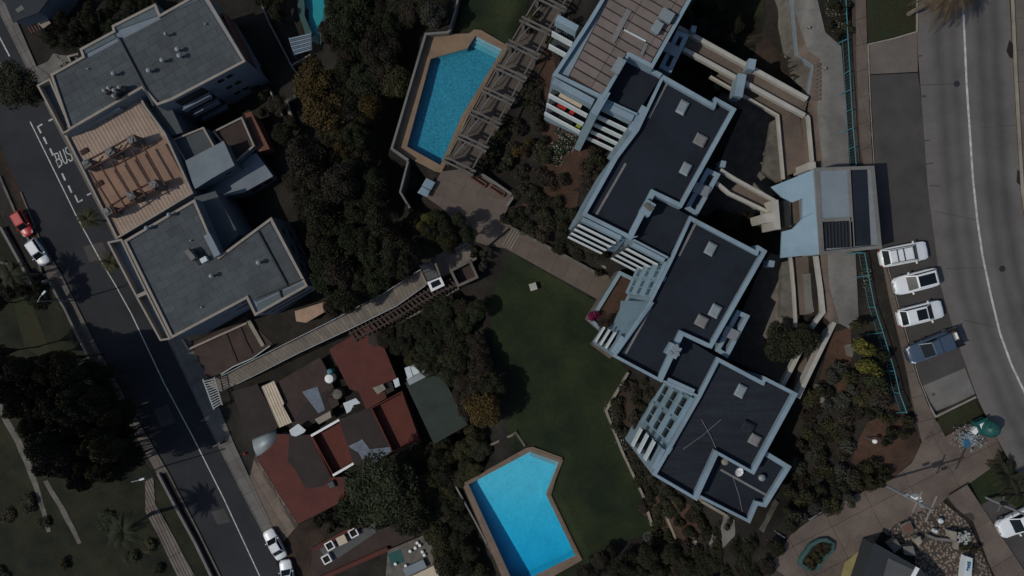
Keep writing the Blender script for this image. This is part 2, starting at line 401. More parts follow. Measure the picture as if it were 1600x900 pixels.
ORG = {}
class MB:
    def __init__(s):
        s.v = []; s.f = []
    def add(s, verts, faces):
        o = len(s.v); s.v += [tuple(p) for p in verts]; s.f += [tuple(i + o for i in f) for f in faces]; return s
    def prism(s, poly, z0, z1, bottom=True):
        poly = ccw(poly); n = len(poly)
        a = z0 if callable(z0) else (lambda x, y: z0)
        b = z1 if callable(z1) else (lambda x, y: z1)
        vs = [(x, y, a(x, y)) for x, y in poly] + [(x, y, b(x, y)) for x, y in poly]
        fs = [tuple(range(n, 2 * n))] + [(i, (i + 1) % n, n + (i + 1) % n, n + i) for i in range(n)]
        if bottom: fs.append(tuple(range(n - 1, -1, -1)))
        return s.add(vs, fs)
    def hexa(s, b4, t4):
        vs = list(b4) + list(t4)
        return s.add(vs, [(3, 2, 1, 0), (4, 5, 6, 7), (0, 1, 5, 4), (1, 2, 6, 5), (2, 3, 7, 6), (3, 0, 4, 7)])
    def box(s, c, size, rz=0.0):
        cx, cy, cz = c; sx, sy, sz = (k / 2 for k in size)
        ca, sa = math.cos(rz), math.sin(rz)
        q = [(-sx, -sy), (sx, -sy), (sx, sy), (-sx, sy)]
        pts = [(cx + a * ca - b * sa, cy + a * sa + b * ca) for a, b in q]
        return s.prism(pts, cz - sz, cz + sz)
    def bar(s, p0, p1, w, h):
        """Square-section bar between two 3D points (w across, h tall)."""
        a, b = Vector(p0), Vector(p1); d = (b - a).normalized()
        side = d.cross(Vector((0, 0, 1)))
        if side.length < 1e-4: side = Vector((1, 0, 0))
        side.normalize(); up = side.cross(d).normalized()
        o = [side * (-w / 2) - up * (h / 2), side * (w / 2) - up * (h / 2), side * (w / 2) + up * (h / 2), side * (-w / 2) + up * (h / 2)]
        vs = [a + k for k in o] + [b + k for k in o]
        return s.add(vs, [(0, 3, 2, 1), (4, 5, 6, 7), (0, 1, 5, 4), (1, 2, 6, 5), (2, 3, 7, 6), (3, 0, 4, 7)][:6])
    def tube(s, pts, rad, n=6, cap=True):
        pts = [Vector(p) for p in pts]; rs = rad if isinstance(rad, (list, tuple)) else [rad] * len(pts)
        o = len(s.v); rings = []
        for i, p in enumerate(pts):
            d = (pts[min(i + 1, len(pts) - 1)] - pts[max(i - 1, 0)]).normalized()
            a = d.cross(Vector((0, 0, 1)))
            if a.length < 1e-3: a = Vector((1, 0, 0))
            a.normalize(); b = d.cross(a)
            rings.append([p + a * (rs[i] * math.cos(2 * math.pi * k / n)) + b * (rs[i] * math.sin(2 * math.pi * k / n)) for k in range(n)])
        vs = [q for r in rings for q in r]; fs = []
        for i in range(len(pts) - 1):
            for k in range(n):
                fs.append((i * n + k, (i + 1) * n + k, (i + 1) * n + (k + 1) % n, i * n + (k + 1) % n))
        if cap:
            fs.append(tuple(range(n))); fs.append(tuple((len(pts) - 1) * n + k for k in range(n - 1, -1, -1)))
        return s.add(vs, fs)
    def lathe(s, prof, c=(0, 0, 0), n=14):
        vs = []; fs = []
        for r, z in prof:
            for k in range(n):
                a = 2 * math.pi * k / n; vs.append((c[0] + r * math.cos(a), c[1] + r * math.sin(a), c[2] + z))
        for i in range(len(prof) - 1):
            for k in range(n):
                fs.append((i * n + k, i * n + (k + 1) % n, (i + 1) * n + (k + 1) % n, (i + 1) * n + k))
        fs.append(tuple(range(n - 1, -1, -1))); fs.append(tuple((len(prof) - 1) * n + k for k in range(n)))
        return s.add(vs, fs)
    def mesh(s, name, org=(0, 0, 0), smooth=False, fix=False):
        me = bpy.data.meshes.new(name)
        me.from_pydata([(x - org[0], y - org[1], z - org[2]) for x, y, z in s.v], [], s.f)
        if fix:
            bm = bmesh.new(); bm.from_mesh(me); bmesh.ops.recalc_face_normals(bm, faces=bm.faces); bm.to_mesh(me); bm.free()
        if smooth:
            me.polygons.foreach_set("use_smooth", [True] * len(me.polygons))
            me.set_sharp_from_angle(angle=R(40))
        me.update()
        return me
    def build(s, name, m, parent=None, smooth=False, fix=False):
        org = ORG.get(parent.name, (0, 0, 0)) if parent else (0, 0, 0)
        o = bpy.data.objects.new(name, s.mesh(name, org, smooth, fix))
        o.data.materials.append(MATS[m] if isinstance(m, str) else m)
        COL.objects.link(o)
        if parent:
            o.parent = parent; ORG[o.name] = org
        return o

def tag(o, label, cat, group=None):
    o["label"] = label; o["category"] = cat
    if group: o["group"] = group
    return o
def thing(name, label, cat, loc=(0, 0, 0), group=None, rz=0.0):
    o = bpy.data.objects.new(name, None); COL.objects.link(o)
    o.empty_display_size = 0.5
    o.location = loc; o.rotation_euler = (0, 0, rz)
    ORG[o.name] = tuple(loc)
    return tag(o, label, cat, group)
def struct(o):
    o["kind"] = "structure"; return o
def stuff(o):
    o["kind"] = "stuff"; return o
def copy_tree(o, parent=None, loc=None, rz=None, scale=None, mats=None):
    c = o.copy(); COL.objects.link(c); c.parent = parent
    if loc is not None: c.location = loc
    if rz is not None: c.rotation_euler = (0, 0, rz)
    if scale is not None: c.scale = scale if isinstance(scale, tuple) else (scale,) * 3
    if mats and c.type == 'MESH':
        key = c.name.split(".")[0]
        if key in mats:
            c.material_slots[0].link = 'OBJECT'; c.material_slots[0].material = MATS[mats[key]]
    for ch in list(o.children): copy_tree(ch, c, mats=mats)
    return c
# ------------------------------------------------------------------ terrain: a hillside that climbs from the lower street to the upper road
CTRL = [(-60,-40,-0.5),(0,60,0),(40,160,0),(100,300,0),(200,500,0),(300,700,0),(400,880,0),(140,250,0),(250,450,0.2),(330,600,0.3),(420,780,0.6),
        (480,900,0.8),(-60,500,-2),(0,800,-1.5),(60,600,-1),(120,720,-0.6),(180,850,-0.3),(-150,900,-4),(-120,200,-2),(150,30,0.3),(250,-30,0.8),(60,20,0),
        (420,20,2.0),(450,120,3.0),(450,260,3.4),(500,380,4.2),(520,480,4.8),(440,500,2.2),(370,540,1.2),
        (560,60,6.5),(570,200,7.0),(570,330,7.5),(620,430,8.6),(640,120,9.5),(620,250,9.5),(660,330,11.5),(690,400,11.5),
        (400,640,1.2),(450,700,1.6),(520,600,3.0),(600,560,4.6),(620,650,4.4),(540,720,3.2),(690,620,6.5),(730,560,9.0),(690,760,6.6),(560,850,3.0),(650,870,4.8),(730,830,8.2),
        (700,470,8.5),(760,480,11.0),(800,460,11.6),(860,600,11.6),(950,800,12.0),(860,880,11.2),(760,640,10.4),
        (720,30,13.4),(760,60,13.6),(820,180,14.2),(870,260,14.8),(930,330,15.4),(850,340,14.4),(900,200,15.4),(960,400,15.6),(900,400,14.2),(985,620,13.6),(1000,700,14.0),(980,760,13.2),(1060,800,15.6),(1130,840,18.0),(1000,870,12.6),(1090,880,15.5),
        (880,60,15.8),(1000,180,16.5),(1050,420,16.5),(1010,500,15.8),(1040,650,16.0),(1100,-40,19.0),(1120,60,20.0),(1160,40,21.5),(1200,30,24.0),(1230,120,25.0),(1150,110,21.5),(1180,230,21.5),(1130,280,20.5),(1170,430,21.5),(1150,520,21.0),(1200,560,23.0),(1260,560,26.5),(1215,660,23.5),(1250,640,25.5),
        (1290,600,27.5),(1340,560,28.6),(1310,680,27.0),(1260,740,25.4),(1230,800,24.0),(1200,860,22.5),(1370,640,29.3),(1390,700,29.5),(1330,750,28.0),(1290,790,27.4),
        (1330,850,29.0),(1400,760,29.6),(1250,870,28.0),(1480,850,30.0),(1560,850,30.0),(1400,300,30),(1500,100,30),(1560,300,30),(1480,560,30),(1600,600,30),(1300,100,28.9),(1310,200,28.9),(1320,430,29.2),(1340,20,29.6),(1650,0,30.3),(1700,500,30.6),(1650,880,30.4)]
FAR = [(-160,-120,-8),(-160,0,-8),(-160,120,-8),(0,120,13),(0,-120,10),(110,-110,36),(120,0,36),(110,110,36),(-60,110,0),(-60,-110,-2),(60,110,32),(60,-100,30)]
_cx = np.array([P(u, v, z) for u, v, z in CTRL] + [(a, b) for a, b, c in FAR])
_cz = np.array([z for u, v, z in CTRL] + [c for a, b, c in FAR])
_D = np.linalg.norm(_cx[:, None] - _cx[None], axis=2)
_A = np.zeros((len(_cz) + 3,) * 2)
_A[:len(_cz), :len(_cz)] = -_D + np.eye(len(_cz)) * -0.6
_A[:len(_cz), -3] = 1; _A[:len(_cz), -2:] = _cx
_A[-3, :len(_cz)] = 1; _A[-2:, :len(_cz)] = _cx.T
_w = np.linalg.solve(_A, np.concatenate([_cz, np.zeros(3)]))
def _axis(lo, hi, step, far):
    return np.array(sorted(set([-far, -far * 0.7, -far * 0.5] + list(np.arange(lo, hi + 0.01, step)) + [far * 0.5, far * 0.7, far])))
GX = _axis(-96, 84, 0.75, 420); GY = _axis(-57, 57, 0.75, 420)
# finer lines round the two pools so that the ground meets their basins cleanly
GX = np.array(sorted([x for x in GX if not -15 < x < 9.2] + list(np.arange(-15, 9.21, 0.3))))
GY = np.array(sorted([y for y in GY if not (13 < y < 31 or -38 < y < -18.5)] + list(np.arange(13, 31.01, 0.3)) + list(np.arange(-38, -18.49, 0.3))))
_gx, _gy = np.meshgrid(GX, GY, indexing='ij')
_cl = np.stack([np.clip(_gx, -150, 115), np.clip(_gy, -105, 105)], -1).reshape(-1, 2)
GZ = np.zeros(len(_cl))
for i in range(0, len(_cl), 8000):
    q = _cl[i:i + 8000]
    d = np.linalg.norm(q[:, None] - _cx[None], axis=2)
    GZ[i:i + 8000] = -d @ _w[:len(_cz)] + _w[-3] + q @ _w[-2:]
GZ = GZ.reshape(_gx.shape)
GZ += 0.10 * np.sin(_gx * 0.9 + 1.3 * np.sin(_gy * 0.7)) * np.cos(_gy * 0.8 + _gx * 0.2)

def pad(poly, z, fall=2.0, grow=0.0):
    """Level a patch of ground (world polygon) to height z, blending out over fall metres."""
    poly = ccw(poly)
    if grow: poly = inset(poly, -grow)
    q = np.array(poly); n = len(q)
    px, py = _gx, _gy
    ins = np.zeros(px.shape, bool); dist = np.full(px.shape, 1e9)
    for i in range(n):
        x0, y0 = q[i]; x1, y1 = q[(i + 1) % n]
        c = ((y0 > py) != (y1 > py)) & (px < (x1 - x0) * (py - y0) / ((y1 - y0) if y1 != y0 else 1e-9) + x0)
        ins ^= c
        ex, ey = x1 - x0, y1 - y0; L2 = ex * ex + ey * ey + 1e-9
        t = np.clip(((px - x0) * ex + (py - y0) * ey) / L2, 0, 1)
        dist = np.minimum(dist, np.hypot(px - x0 - t * ex, py - y0 - t * ey))
    w = np.where(ins, 1.0, np.clip(1 - dist / max(fall, 1e-6), 0, 1))
    w = w * w * (3 - 2 * w)
    zz = z(px, py) if callable(z) else z
    GZ[:] = GZ * (1 - w) + zz * w
def gz(x, y):
    i = int(np.clip(np.searchsorted(GX, x) - 1, 0, len(GX) - 2)); j = int(np.clip(np.searchsorted(GY, y) - 1, 0, len(GY) - 2))
    tx = (x - GX[i]) / (GX[i + 1] - GX[i]); ty = (y - GY[j]) / (GY[j + 1] - GY[j])
    return float(GZ[i, j] * (1 - tx) * (1 - ty) + GZ[i + 1, j] * tx * (1 - ty) + GZ[i, j + 1] * (1 - tx) * ty + GZ[i + 1, j + 1] * tx * ty)
def G(u, v, up=0.0):
    """Where the line of sight of pixel (u, v) meets the ground (raised by up)."""
    lo, hi = -20.0, 45.0
    # march from high to low, then bisect
    z = hi; prev = hi
    while z > lo:
        x, y = P(u, v, z)
        if gz(x, y) + up >= z: break
        prev = z; z -= 0.5
    a, b = z, prev
    for _ in range(14):
        mdl = (a + b) / 2; x, y = P(u, v, mdl)
        if gz(x, y) + up >= mdl: a = mdl
        else: b = mdl
    x, y = P(u, v, a)
    return (x, y, gz(x, y))
def GP(pts):
    return [G(u, v)[:2] for u, v in pts]

# --- outlines of the setting (photograph pixels) with the height each one lies at
ROAD_L_LEFT = [(-170,-110),(-60,110),(-40,150),(0,225),(33,300),(62,372),(95,428),(150,540),(205,640),(262,737),(310,830),(347,905),(362,940),(440,1110)]
ROAD_L_RIGHT = [(-130,-250),(-30,-45),(5,28),(42,103),(85,187),(160,332),(215,438),(272,548),(340,692),(390,790),(414,835),(443,905),(456,940),(540,1110)]
ROAD_R_LEFT = [(1425,-260),(1430,-60),(1432,0),(1434,80),(1440,160),(1450,300),(1470,450),(1496,535),(1527,622),(1560,690),(1600,760),(1640,830)]
ROAD_R_RIGHT = [(1566,-260),(1573,-60),(1577,0),(1583,110),(1588,200),(1594,300),(1612,420),(1640,520),(1680,610),(1730,700),(1780,760),(1830,810)]
POOL1 = [(673,92),(730,76),(743,56),(785,77),(722,180),(688,258),(636,229)]
DECK1 = [(666,55),(694,54),(733,52),(741,46),(752,47),(793,71),(730,185),(690,270),(680,268),(612,232),(640,150)]
TERR1 = [(690,268),(737,262),(803,306),(783,347),(800,352),(762,384),(744,378),(690,325),(666,308)]
PATHM = [(783,347),(952,432),(958,440),(938,470),(790,388),(762,384)]
LAWN = [(800,395),(930,470),(935,530),(985,585),(947,640),(1008,780),(1022,830),(960,850),(900,900),(860,920),(850,870),(878,860),(905,872),(858,770),(880,715),(832,695),(800,705),(790,660),(800,600),(770,540),(765,470)]
POOL2 = [(732,757),(828,706),(873,722),(853,772),(899,868),(804,915)]
DECK2 = [(724,760),(760,735),(822,700),(832,698),(879,715),(861,773),(910,875),(812,930),(790,915)]
PLZ_ = [(1428,640),(1462,655),(1476,682),(1500,668),(1541,652),(1570,715),(1510,757),(1480,775),(1465,790),(1430,800),(1375,832),(1365,850),(1340,880),(1330,930),(1200,930),(1205,880),(1235,835),(1265,812),(1300,795),(1335,772),(1390,750),(1425,722),(1440,690)]
GPZ = PP
Z_DECK1, Z_TERR, Z_LAWN, Z_DECK2, Z_ST = 14.0, 14.0, 11.6, 11.4, 30.0
pad(PP(LAWN, Z_LAWN), Z_LAWN, 3.0)
pad(PP(DECK2, Z_DECK2), Z_DECK2 - 0.25, 1.2)
pad(PP(DECK1, Z_DECK1), Z_DECK1 - 0.25, 1.5)
pad(PP([(737,262),(690,268),(698,240),(830,20),(880,-20),(905,-10),(870,45)], 14.0), 13.85, 2.0)
pad(PP(TERR1, Z_TERR), Z_TERR - 0.2, 1.5)
pad(PP(PATHM, 13.4), 13.2, 1.2)
_rl = ROAD_L_LEFT + ROAD_L_RIGHT[::-1]
pad(PP(_rl, 0.0), -0.04, 3.0, 1.5)
pad(PP([(1352,-60),(1357,70),(1362,230),(1375,380),(1435,620),(1460,665),(1500,740),(1560,830),(1620,920)] + [(1850,920),(1850,-60)], 30.0), 29.96, 2.0)
pad(PP([(1262,-60),(1262,77),(1283,92),(1281,167),(1288,263),(1288,400),(1300,500),(1338,512),(1352,470),(1352,395),(1337,260),(1325,100),(1322,-60)], 29.0), 28.85, 1.2)
pad(GPZ(PLZ_, 29.4), 29.45, 2.5)
pad(PP(POOL1, Z_DECK1), 11.2, 0.02, 0.2)
pad(PP(POOL2, Z_DECK2), 8.4, 0.02, 0.2)
POOL3 = [(472,-20),(505,-20),(507,10),(504,30),(497,48),(497,60),(489,54),(483,42),(476,25),(476,8)]
DECK3 = [(462,-30),(530,-30),(530,15),(520,40),(500,70),(480,62),(466,20)]
Z_DECK3 = 4.6
pad(PP(DECK3, Z_DECK3), 4.3, 1.5)
pad(PP(POOL3, Z_DECK3), 3.2, 0.02, 0.1)
# footprints of the low houses and blocks on the lower street
pad(PP([(360,600),(500,545),(590,500),(640,600),(735,660),(680,700),(546,780),(465,822),(400,716)], 3.0), lambda x, y: 1.2 + np.clip((x + 40) * 0.13, 0, 3.4), 2.0)

tm = MB()
nx, ny = len(GX), len(GY)
tm.v = [(float(_gx[i, j]), float(_gy[i, j]), float(GZ[i, j])) for i in range(nx) for j in range(ny)]
tm.f = [(i * ny + j, (i + 1) * ny + j, (i + 1) * ny + j + 1, i * ny + j + 1) for i in range(nx - 1) for j in range(ny - 1)]
ground = struct(tm.build("ground", "soil_dark", smooth=False))
ground.data.polygons.foreach_set("use_smooth", [True] * len(ground.data.polygons))

def drape(name, poly, m, off=0.03, step=0.75, uv=None):
    """A sheet laid over the terrain inside a world polygon."""
    bm = bmesh.new()
    poly = ccw(poly)
    bm.faces.new([bm.verts.new((x, y, 0)) for x, y in poly])
    bmesh.ops.triangulate(bm, faces=bm.faces[:])
    xs = [p[0] for p in poly]; ys = [p[1] for p in poly]
    for ax, lo, hi, arr in ((0, min(xs), max(xs), GX), (1, min(ys), max(ys), GY)):
        for c in arr:
            if lo < c < hi:
                co = (float(c), 0, 0) if ax == 0 else (0, float(c), 0)
                no = (1, 0, 0) if ax == 0 else (0, 1, 0)
                bmesh.ops.bisect_plane(bm, geom=bm.verts[:] + bm.edges[:] + bm.faces[:], plane_co=co, plane_no=no, dist=1e-5)
    for v in bm.verts: v.co.z = gz(v.co.x, v.co.y) + off
    bmesh.ops.recalc_face_normals(bm, faces=bm.faces)
    for f in bm.faces:
        if f.normal.z < 0: f.normal_flip()
    me = bpy.data.meshes.new(name); bm.to_mesh(me); bm.free()
    me.materials.append(MATS[m])
    me.polygons.foreach_set("use_smooth", [True] * len(me.polygons))
    o = bpy.data.objects.new(name, me); COL.objects.link(o)
    return o

def strip(name, left, right, m, z, uvname=None):
    """Road sheet between two edge polylines (world), with a lane coordinate across it."""
    def resample(pl, n=60):
        L = [0]
        for a, b in zip(pl, pl[1:]): L.append(L[-1] + math.dist(a, b))
        out = []
        for k in range(n):
            t = L[-1] * k / (n - 1); i = max(0, min(len(pl) - 2, int(np.searchsorted(L, t)) - 1))
            s = (t - L[i]) / max(1e-9, L[i + 1] - L[i]); out.append((pl[i][0] + (pl[i + 1][0] - pl[i][0]) * s, pl[i][1] + (pl[i + 1][1] - pl[i][1]) * s))
        return out
    a, b = resample(left), resample(right); mb = MB(); nn = 6
    for i in range(60):
        for k in range(nn + 1):
            t = k / nn; mb.v.append((a[i][0] * (1 - t) + b[i][0] * t, a[i][1] * (1 - t) + b[i][1] * t, z))
    for i in range(59):
        for k in range(nn):
            o = i * (nn + 1) + k; mb.f.append((o, o + nn + 1, o + nn + 2, o + 1)[::-1])
    ob = mb.build(name, m)
    if ob.data.polygons[0].normal.z < 0: ob.data.flip_normals()
    uvl = ob.data.uv_layers.new(name="lane")
    for lp in ob.data.loops:
        uvl.data[lp.index].uv = ((lp.vertex_index % (nn + 1)) / nn, (lp.vertex_index // (nn + 1)) / 59)
    return ob

def slab_grid(parent, poly, ang, w, h, zf, thick, gap, m, name="slab", minarea=0.03, offrow=0.0, jit=0.0, gapx=None):
    """Lay separate slabs over a world polygon: grid rotated by ang (rad), each clipped to the outline."""
    ca, sa = math.cos(-ang), math.sin(-ang)
    loc = [(x * ca - y * sa, x * sa + y * ca) for x, y in ccw(poly)]
    xs = [p[0] for p in loc]; ys = [p[1] for p in loc]
    x0, x1, y0, y1 = min(xs), max(xs), min(ys), max(ys)
    nxs, nys = int(math.ceil((x1 - x0) / w)) + 1, int(math.ceil((y1 - y0) / h))
    zf_ = zf if callable(zf) else (lambda x, y: zf)
    cnt = 0; gx_ = gap if gapx is None else gapx
    for j in range(nys):
        ofs = -((j % 2) * offrow) * w
        for i in range(nxs):
            a0, a1 = x0 + i * w + ofs + gx_ / 2, x0 + (i + 1) * w + ofs - gx_ / 2
            b0, b1 = y0 + j * h + gap / 2, y0 + (j + 1) * h - gap / 2
            sub = loc
            for ax, lim, keep in ((0, a0, 1), (0, a1, -1), (1, b0, 1), (1, b1, -1)):
                out = []; n = len(sub)
                for k in range(n):
                    p, q = sub[k], sub[(k + 1) % n]
                    pi, qi = (p[ax] - lim) * keep >= 0, (q[ax] - lim) * keep >= 0
                    if pi: out.append(p)
                    if pi != qi:
                        t = (lim - p[ax]) / (q[ax] - p[ax]); out.append((p[0] + (q[0] - p[0]) * t, p[1] + (q[1] - p[1]) * t))
                sub = out
                if len(sub) < 3: break
            if len(sub) < 3 or abs(area(sub)) < minarea: continue
            cl = []
            for p in sub:
                if not cl or math.dist(p, cl[-1]) > 1e-3: cl.append(p)
            if len(cl) > 2 and math.dist(cl[0], cl[-1]) < 1e-3: cl.pop()
            if len(cl) < 3: continue
            wp = [(x * ca + y * sa, -x * sa + y * ca) for x, y in cl]
            j_ = random.uniform(-jit, jit)
            MB().prism(wp, lambda x, y: zf_(x, y) - thick, lambda x, y: zf_(x, y) + j_, bottom=False).build(name, m, parent)
            cnt += 1
    return cnt
def pxang(a, b, z):
    p, q = P(*a, z), P(*b, z); return math.atan2(q[1] - p[1], q[0] - p[0])
def line_mark(name, pts, z, w, parent, m="road_mark"):
    """Painted line as a thin sheet along a polyline of world points."""
    pl = [Vector((x, y)) for x, y in pts]; mb = MB(); n = len(pl)
    for i, p in enumerate(pl):
        d = (pl[min(i + 1, n - 1)] - pl[max(i - 1, 0)]).normalized(); s = Vector((-d.y, d.x)) * w / 2
        mb.v += [(p.x + s.x, p.y + s.y, z), (p.x - s.x, p.y - s.y, z)]
    for i in range(n - 1): mb.f.append((2 * i, 2 * i + 1, 2 * i + 3, 2 * i + 2))
    o = mb.build(name, m, parent)
    if o.data.polygons[0].normal.z < 0: o.data.flip_normals()
    return o
def kerb(name, pts, z0, z1, w, m, parent):
    """Raised kerb of square section along world points."""
    pl = [Vector((x, y)) for x, y in pts]; n = len(pl); mb = MB(); L = []; Rr = []
    for i, p in enumerate(pl):
        d1 = (p - pl[i - 1]).normalized() if i > 0 else (pl[1] - pl[0]).normalized()
        d2 = (pl[i + 1] - p).normalized() if i < n - 1 else d1
        nn = Vector((-d1.y - d2.y, d1.x + d2.x)); nn = nn / max(nn.length, 1e-6)
        k = 1 / max(0.4, nn.dot(Vector((-d1.y, d1.x))))
        L.append(p + nn * w / 2 * k); Rr.append(p - nn * w / 2 * k)
    a = z0 if callable(z0) else (lambda x, y: z0); b = z1 if callable(z1) else (lambda x, y: z1)
    for i in range(n):
        for q, f in ((L[i], a), (Rr[i], a), (Rr[i], b), (L[i], b)): mb.v.append((q.x, q.y, f(pl[i].x, pl[i].y)))
    for i in range(n - 1):
        o = 4 * i
        for k in range(4): mb.f.append((o + k, o + 4 + k, o + 4 + (k + 1) % 4, o + (k + 1) % 4))
    mb.f.append((0, 1, 2, 3)); mb.f.append((4 * n - 1, 4 * n - 2, 4 * n - 3, 4 * n - 4))
    return mb.build(name, m, parent, fix=True)
def holed(outer, holes, z0, z1, name, m, parent=None):
    bm = bmesh.new(); edges = []
    for loop in [ccw(outer)] + [ccw(h) for h in holes]:
        vs = [bm.verts.new((x, y, z1)) for x, y in loop]
        edges += [bm.edges.new((vs[i], vs[(i + 1) % len(vs)])) for i in range(len(vs))]
    bmesh.ops.triangle_fill(bm, use_beauty=True, use_dissolve=False, edges=edges)
    for f in bm.faces:
        if f.normal.z < 0: f.normal_flip()
    top = bm.faces[:]
    ex = bmesh.ops.extrude_face_region(bm, geom=top)
    for e in ex["geom"]:
        if isinstance(e, bmesh.types.BMVert): e.co.z = z1
    for v in {v for f in top for v in f.verts}: v.co.z = z0
    bmesh.ops.recalc_face_normals(bm, faces=bm.faces)
    me = bpy.data.meshes.new(name)
    org = ORG.get(parent.name, (0, 0, 0)) if parent else (0, 0, 0)
    for v in bm.verts: v.co -= Vector(org)
    bm.to_mesh(me); bm.free(); me.materials.append(MATS[m])
    o = bpy.data.objects.new(name, me); COL.objects.link(o)
    if parent: o.parent = parent; ORG[o.name] = org
    return o

# --- ground cover
struct(drape("lawn", GP(LAWN), "lawn", 0.05))
struct(drape("upper_lawn", PP([(700,50),(735,-30),(830,-30),(822,25),(790,70),(752,45),(735,50)], 13.6), "lawn", 0.04))
struct(drape("meadow", GP([(-160,320),(0,335),(50,448),(90,470),(150,580),(230,730),(255,760),(345,930),(-160,960)]), "rough_grass", 0.05))
for nm, pts, mm in (("dry_slope", [(20,470),(45,462),(78,545),(70,560),(40,545)], "dry_grass"),
                    ("garden_soil", [(868,175),(905,190),(925,215),(930,280),(890,300),(850,285),(845,230),(850,190)], "soil_red"),
                    ("garden_soil", [(820,300),(860,285),(905,300),(900,340),(880,365),(850,335),(815,330)], "soil_red"),
                    ("garden_soil", [(838,100),(862,60),(868,110),(860,160),(845,150)], "soil_red"),
                    ("garden_soil", [(1010,770),(1090,790),(1100,840),(1060,850),(1000,800)], "soil_red"),
                    ("garden_soil", [(950,640),(985,588),(1010,640),(1005,700),(1020,750),(1000,770),(975,700)], "soil"),
                    ("garden_soil", [(1300,520),(1330,510),(1330,560),(1320,620),(1285,620),(1280,590)], "soil_red"),
                    ("garden_soil", [(1355,660),(1400,630),(1415,650),(1438,690),(1425,720),(1390,750),(1350,740),(1330,720)], "soil_red"),
                    ("garden_soil", [(1155,60),(1180,20),(1200,60),(1250,120),(1230,135),(1190,110)], "soil"),
                    ("bank_grass", [(1140,-40),(1195,-40),(1190,60),(1165,110),(1140,90)], "rough_grass"),
                    ("bank_stones", [(1212,-30),(1236,-30),(1246,88),(1265,103),(1258,140),(1225,90),(1215,40)], "concrete_old")):
    struct(drape(nm, GP(pts), mm, 0.06))
for nm, pts in (("stone_patch", [(1272,600),(1292,600),(1285,640),(1262,675),(1255,670),(1268,630)]), ("stone_patch", [(1333,592),(1350,592),(1345,615),(1330,618)]),
                ("stone_patch", [(1318,540),(1335,535),(1332,558),(1322,556)]), ("meadow_path", [(0,625),(15,655),(35,690),(60,755),(80,830),(74,832),(52,758),(26,695),(6,660),(0,645)]),
                ("meadow_path", [(75,750),(105,800),(128,848),(122,850),(98,805),(68,752)])):
    struct(drape(nm, GP(pts), "concrete_old", 0.08))

# --- lower street
lr = struct(strip("lower_road", PP(ROAD_L_LEFT, 0), PP(ROAD_L_RIGHT, 0), "asphalt_dark", 0.0))
LINE_L = [(47,190),(75,247),(101,300),(118,335),(156,405),(180,445),(205,490),(256,598),(300,680),(350,780),(408,905),(500,1100)]
line_mark("lane_line", PP(LINE_L, 0), 0.006, 0.14, lr)
for a, b in (((-4,52),(15,88)), ((-2,97),(5,109))): line_mark("lane_dash", PP([a, b], 0), 0.006, 0.18, lr)
for a, b in (((68,214),(73,225)), ((78,232),(83,243)), ((88,250),(93,262)), ((97,271),(102,282)), ((107,290),(112,301))):
    line_mark("bay_dash", PP([a, b], 0), 0.006, 0.24, lr)
for pts in ([(66,194),(59,198),(64,208)], [(76,189),(84,185)], [(117,305),(122,316),(129,312)], [(136,305),(144,301),(150,310)]):
    line_mark("bay_corner", PP(pts, 0), 0.006, 0.22, lr)
# BUS lettering painted in the bay (strokes: one sheet per letter)
def letter(strokes, o, ex, ey, w, name):
    mb = MB()
    for pl in strokes:
        for a, b in zip(pl, pl[1:]):
            A = Vector((o[0] + ex[0] * a[0] + ey[0] * a[1], o[1] + ex[1] * a[0] + ey[1] * a[1]))
            B = Vector((o[0] + ex[0] * b[0] + ey[0] * b[1], o[1] + ex[1] * b[0] + ey[1] * b[1]))
            d = (B - A).normalized(); s = Vector((-d.y, d.x)) * w / 2; e = d * w * 0.35
            mb.add([(A.x - e.x + s.x, A.y - e.y + s.y, 0.006), (A.x - e.x - s.x, A.y - e.y - s.y, 0.006), (B.x + e.x - s.x, B.y + e.y - s.y, 0.006), (B.x + e.x + s.x, B.y + e.y + s.y, 0.006)], [(0, 1, 2, 3)])
    # strokes are kept a hair apart in height so that overlaps stay clean
    for k in range(len(mb.v)): mb.v[k] = (mb.v[k][0], mb.v[k][1], 0.006 + 0.0006 * (k // 4))
    ob = mb.build(name, "road_mark", lr)
    return ob
_o = P(92.5, 260.5, 0); _e = P(100.6, 256.4, 0); _t = P(85, 240.5, 0)
_ex = (_e[0] - _o[0], _e[1] - _o[1]); _ey = (_t[0] - _o[0], _t[1] - _o[1])
BUS = {"letter_b": [[(0,0),(0,1),(0.55,0.95),(0.6,0.75),(0.5,0.55),(0,0.5)], [(0.5,0.52),(0.68,0.3),(0.55,0.05),(0,0)]],
       "letter_u": [[(0,1),(0,0.2),(0.2,0),(0.5,0),(0.68,0.2),(0.68,1)]],
       "letter_s": [[(0.68,0.85),(0.5,1),(0.15,1),(0,0.8),(0.1,0.6),(0.6,0.42),(0.68,0.2),(0.5,0),(0.15,0),(0,0.15)]]}
for k, (nm, st) in enumerate(BUS.items()):
    letter(st, (_o[0] + _ex[0] * k * 1.0, _o[1] + _ex[1] * k * 1.0), _ex, _ey, 0.14, nm)
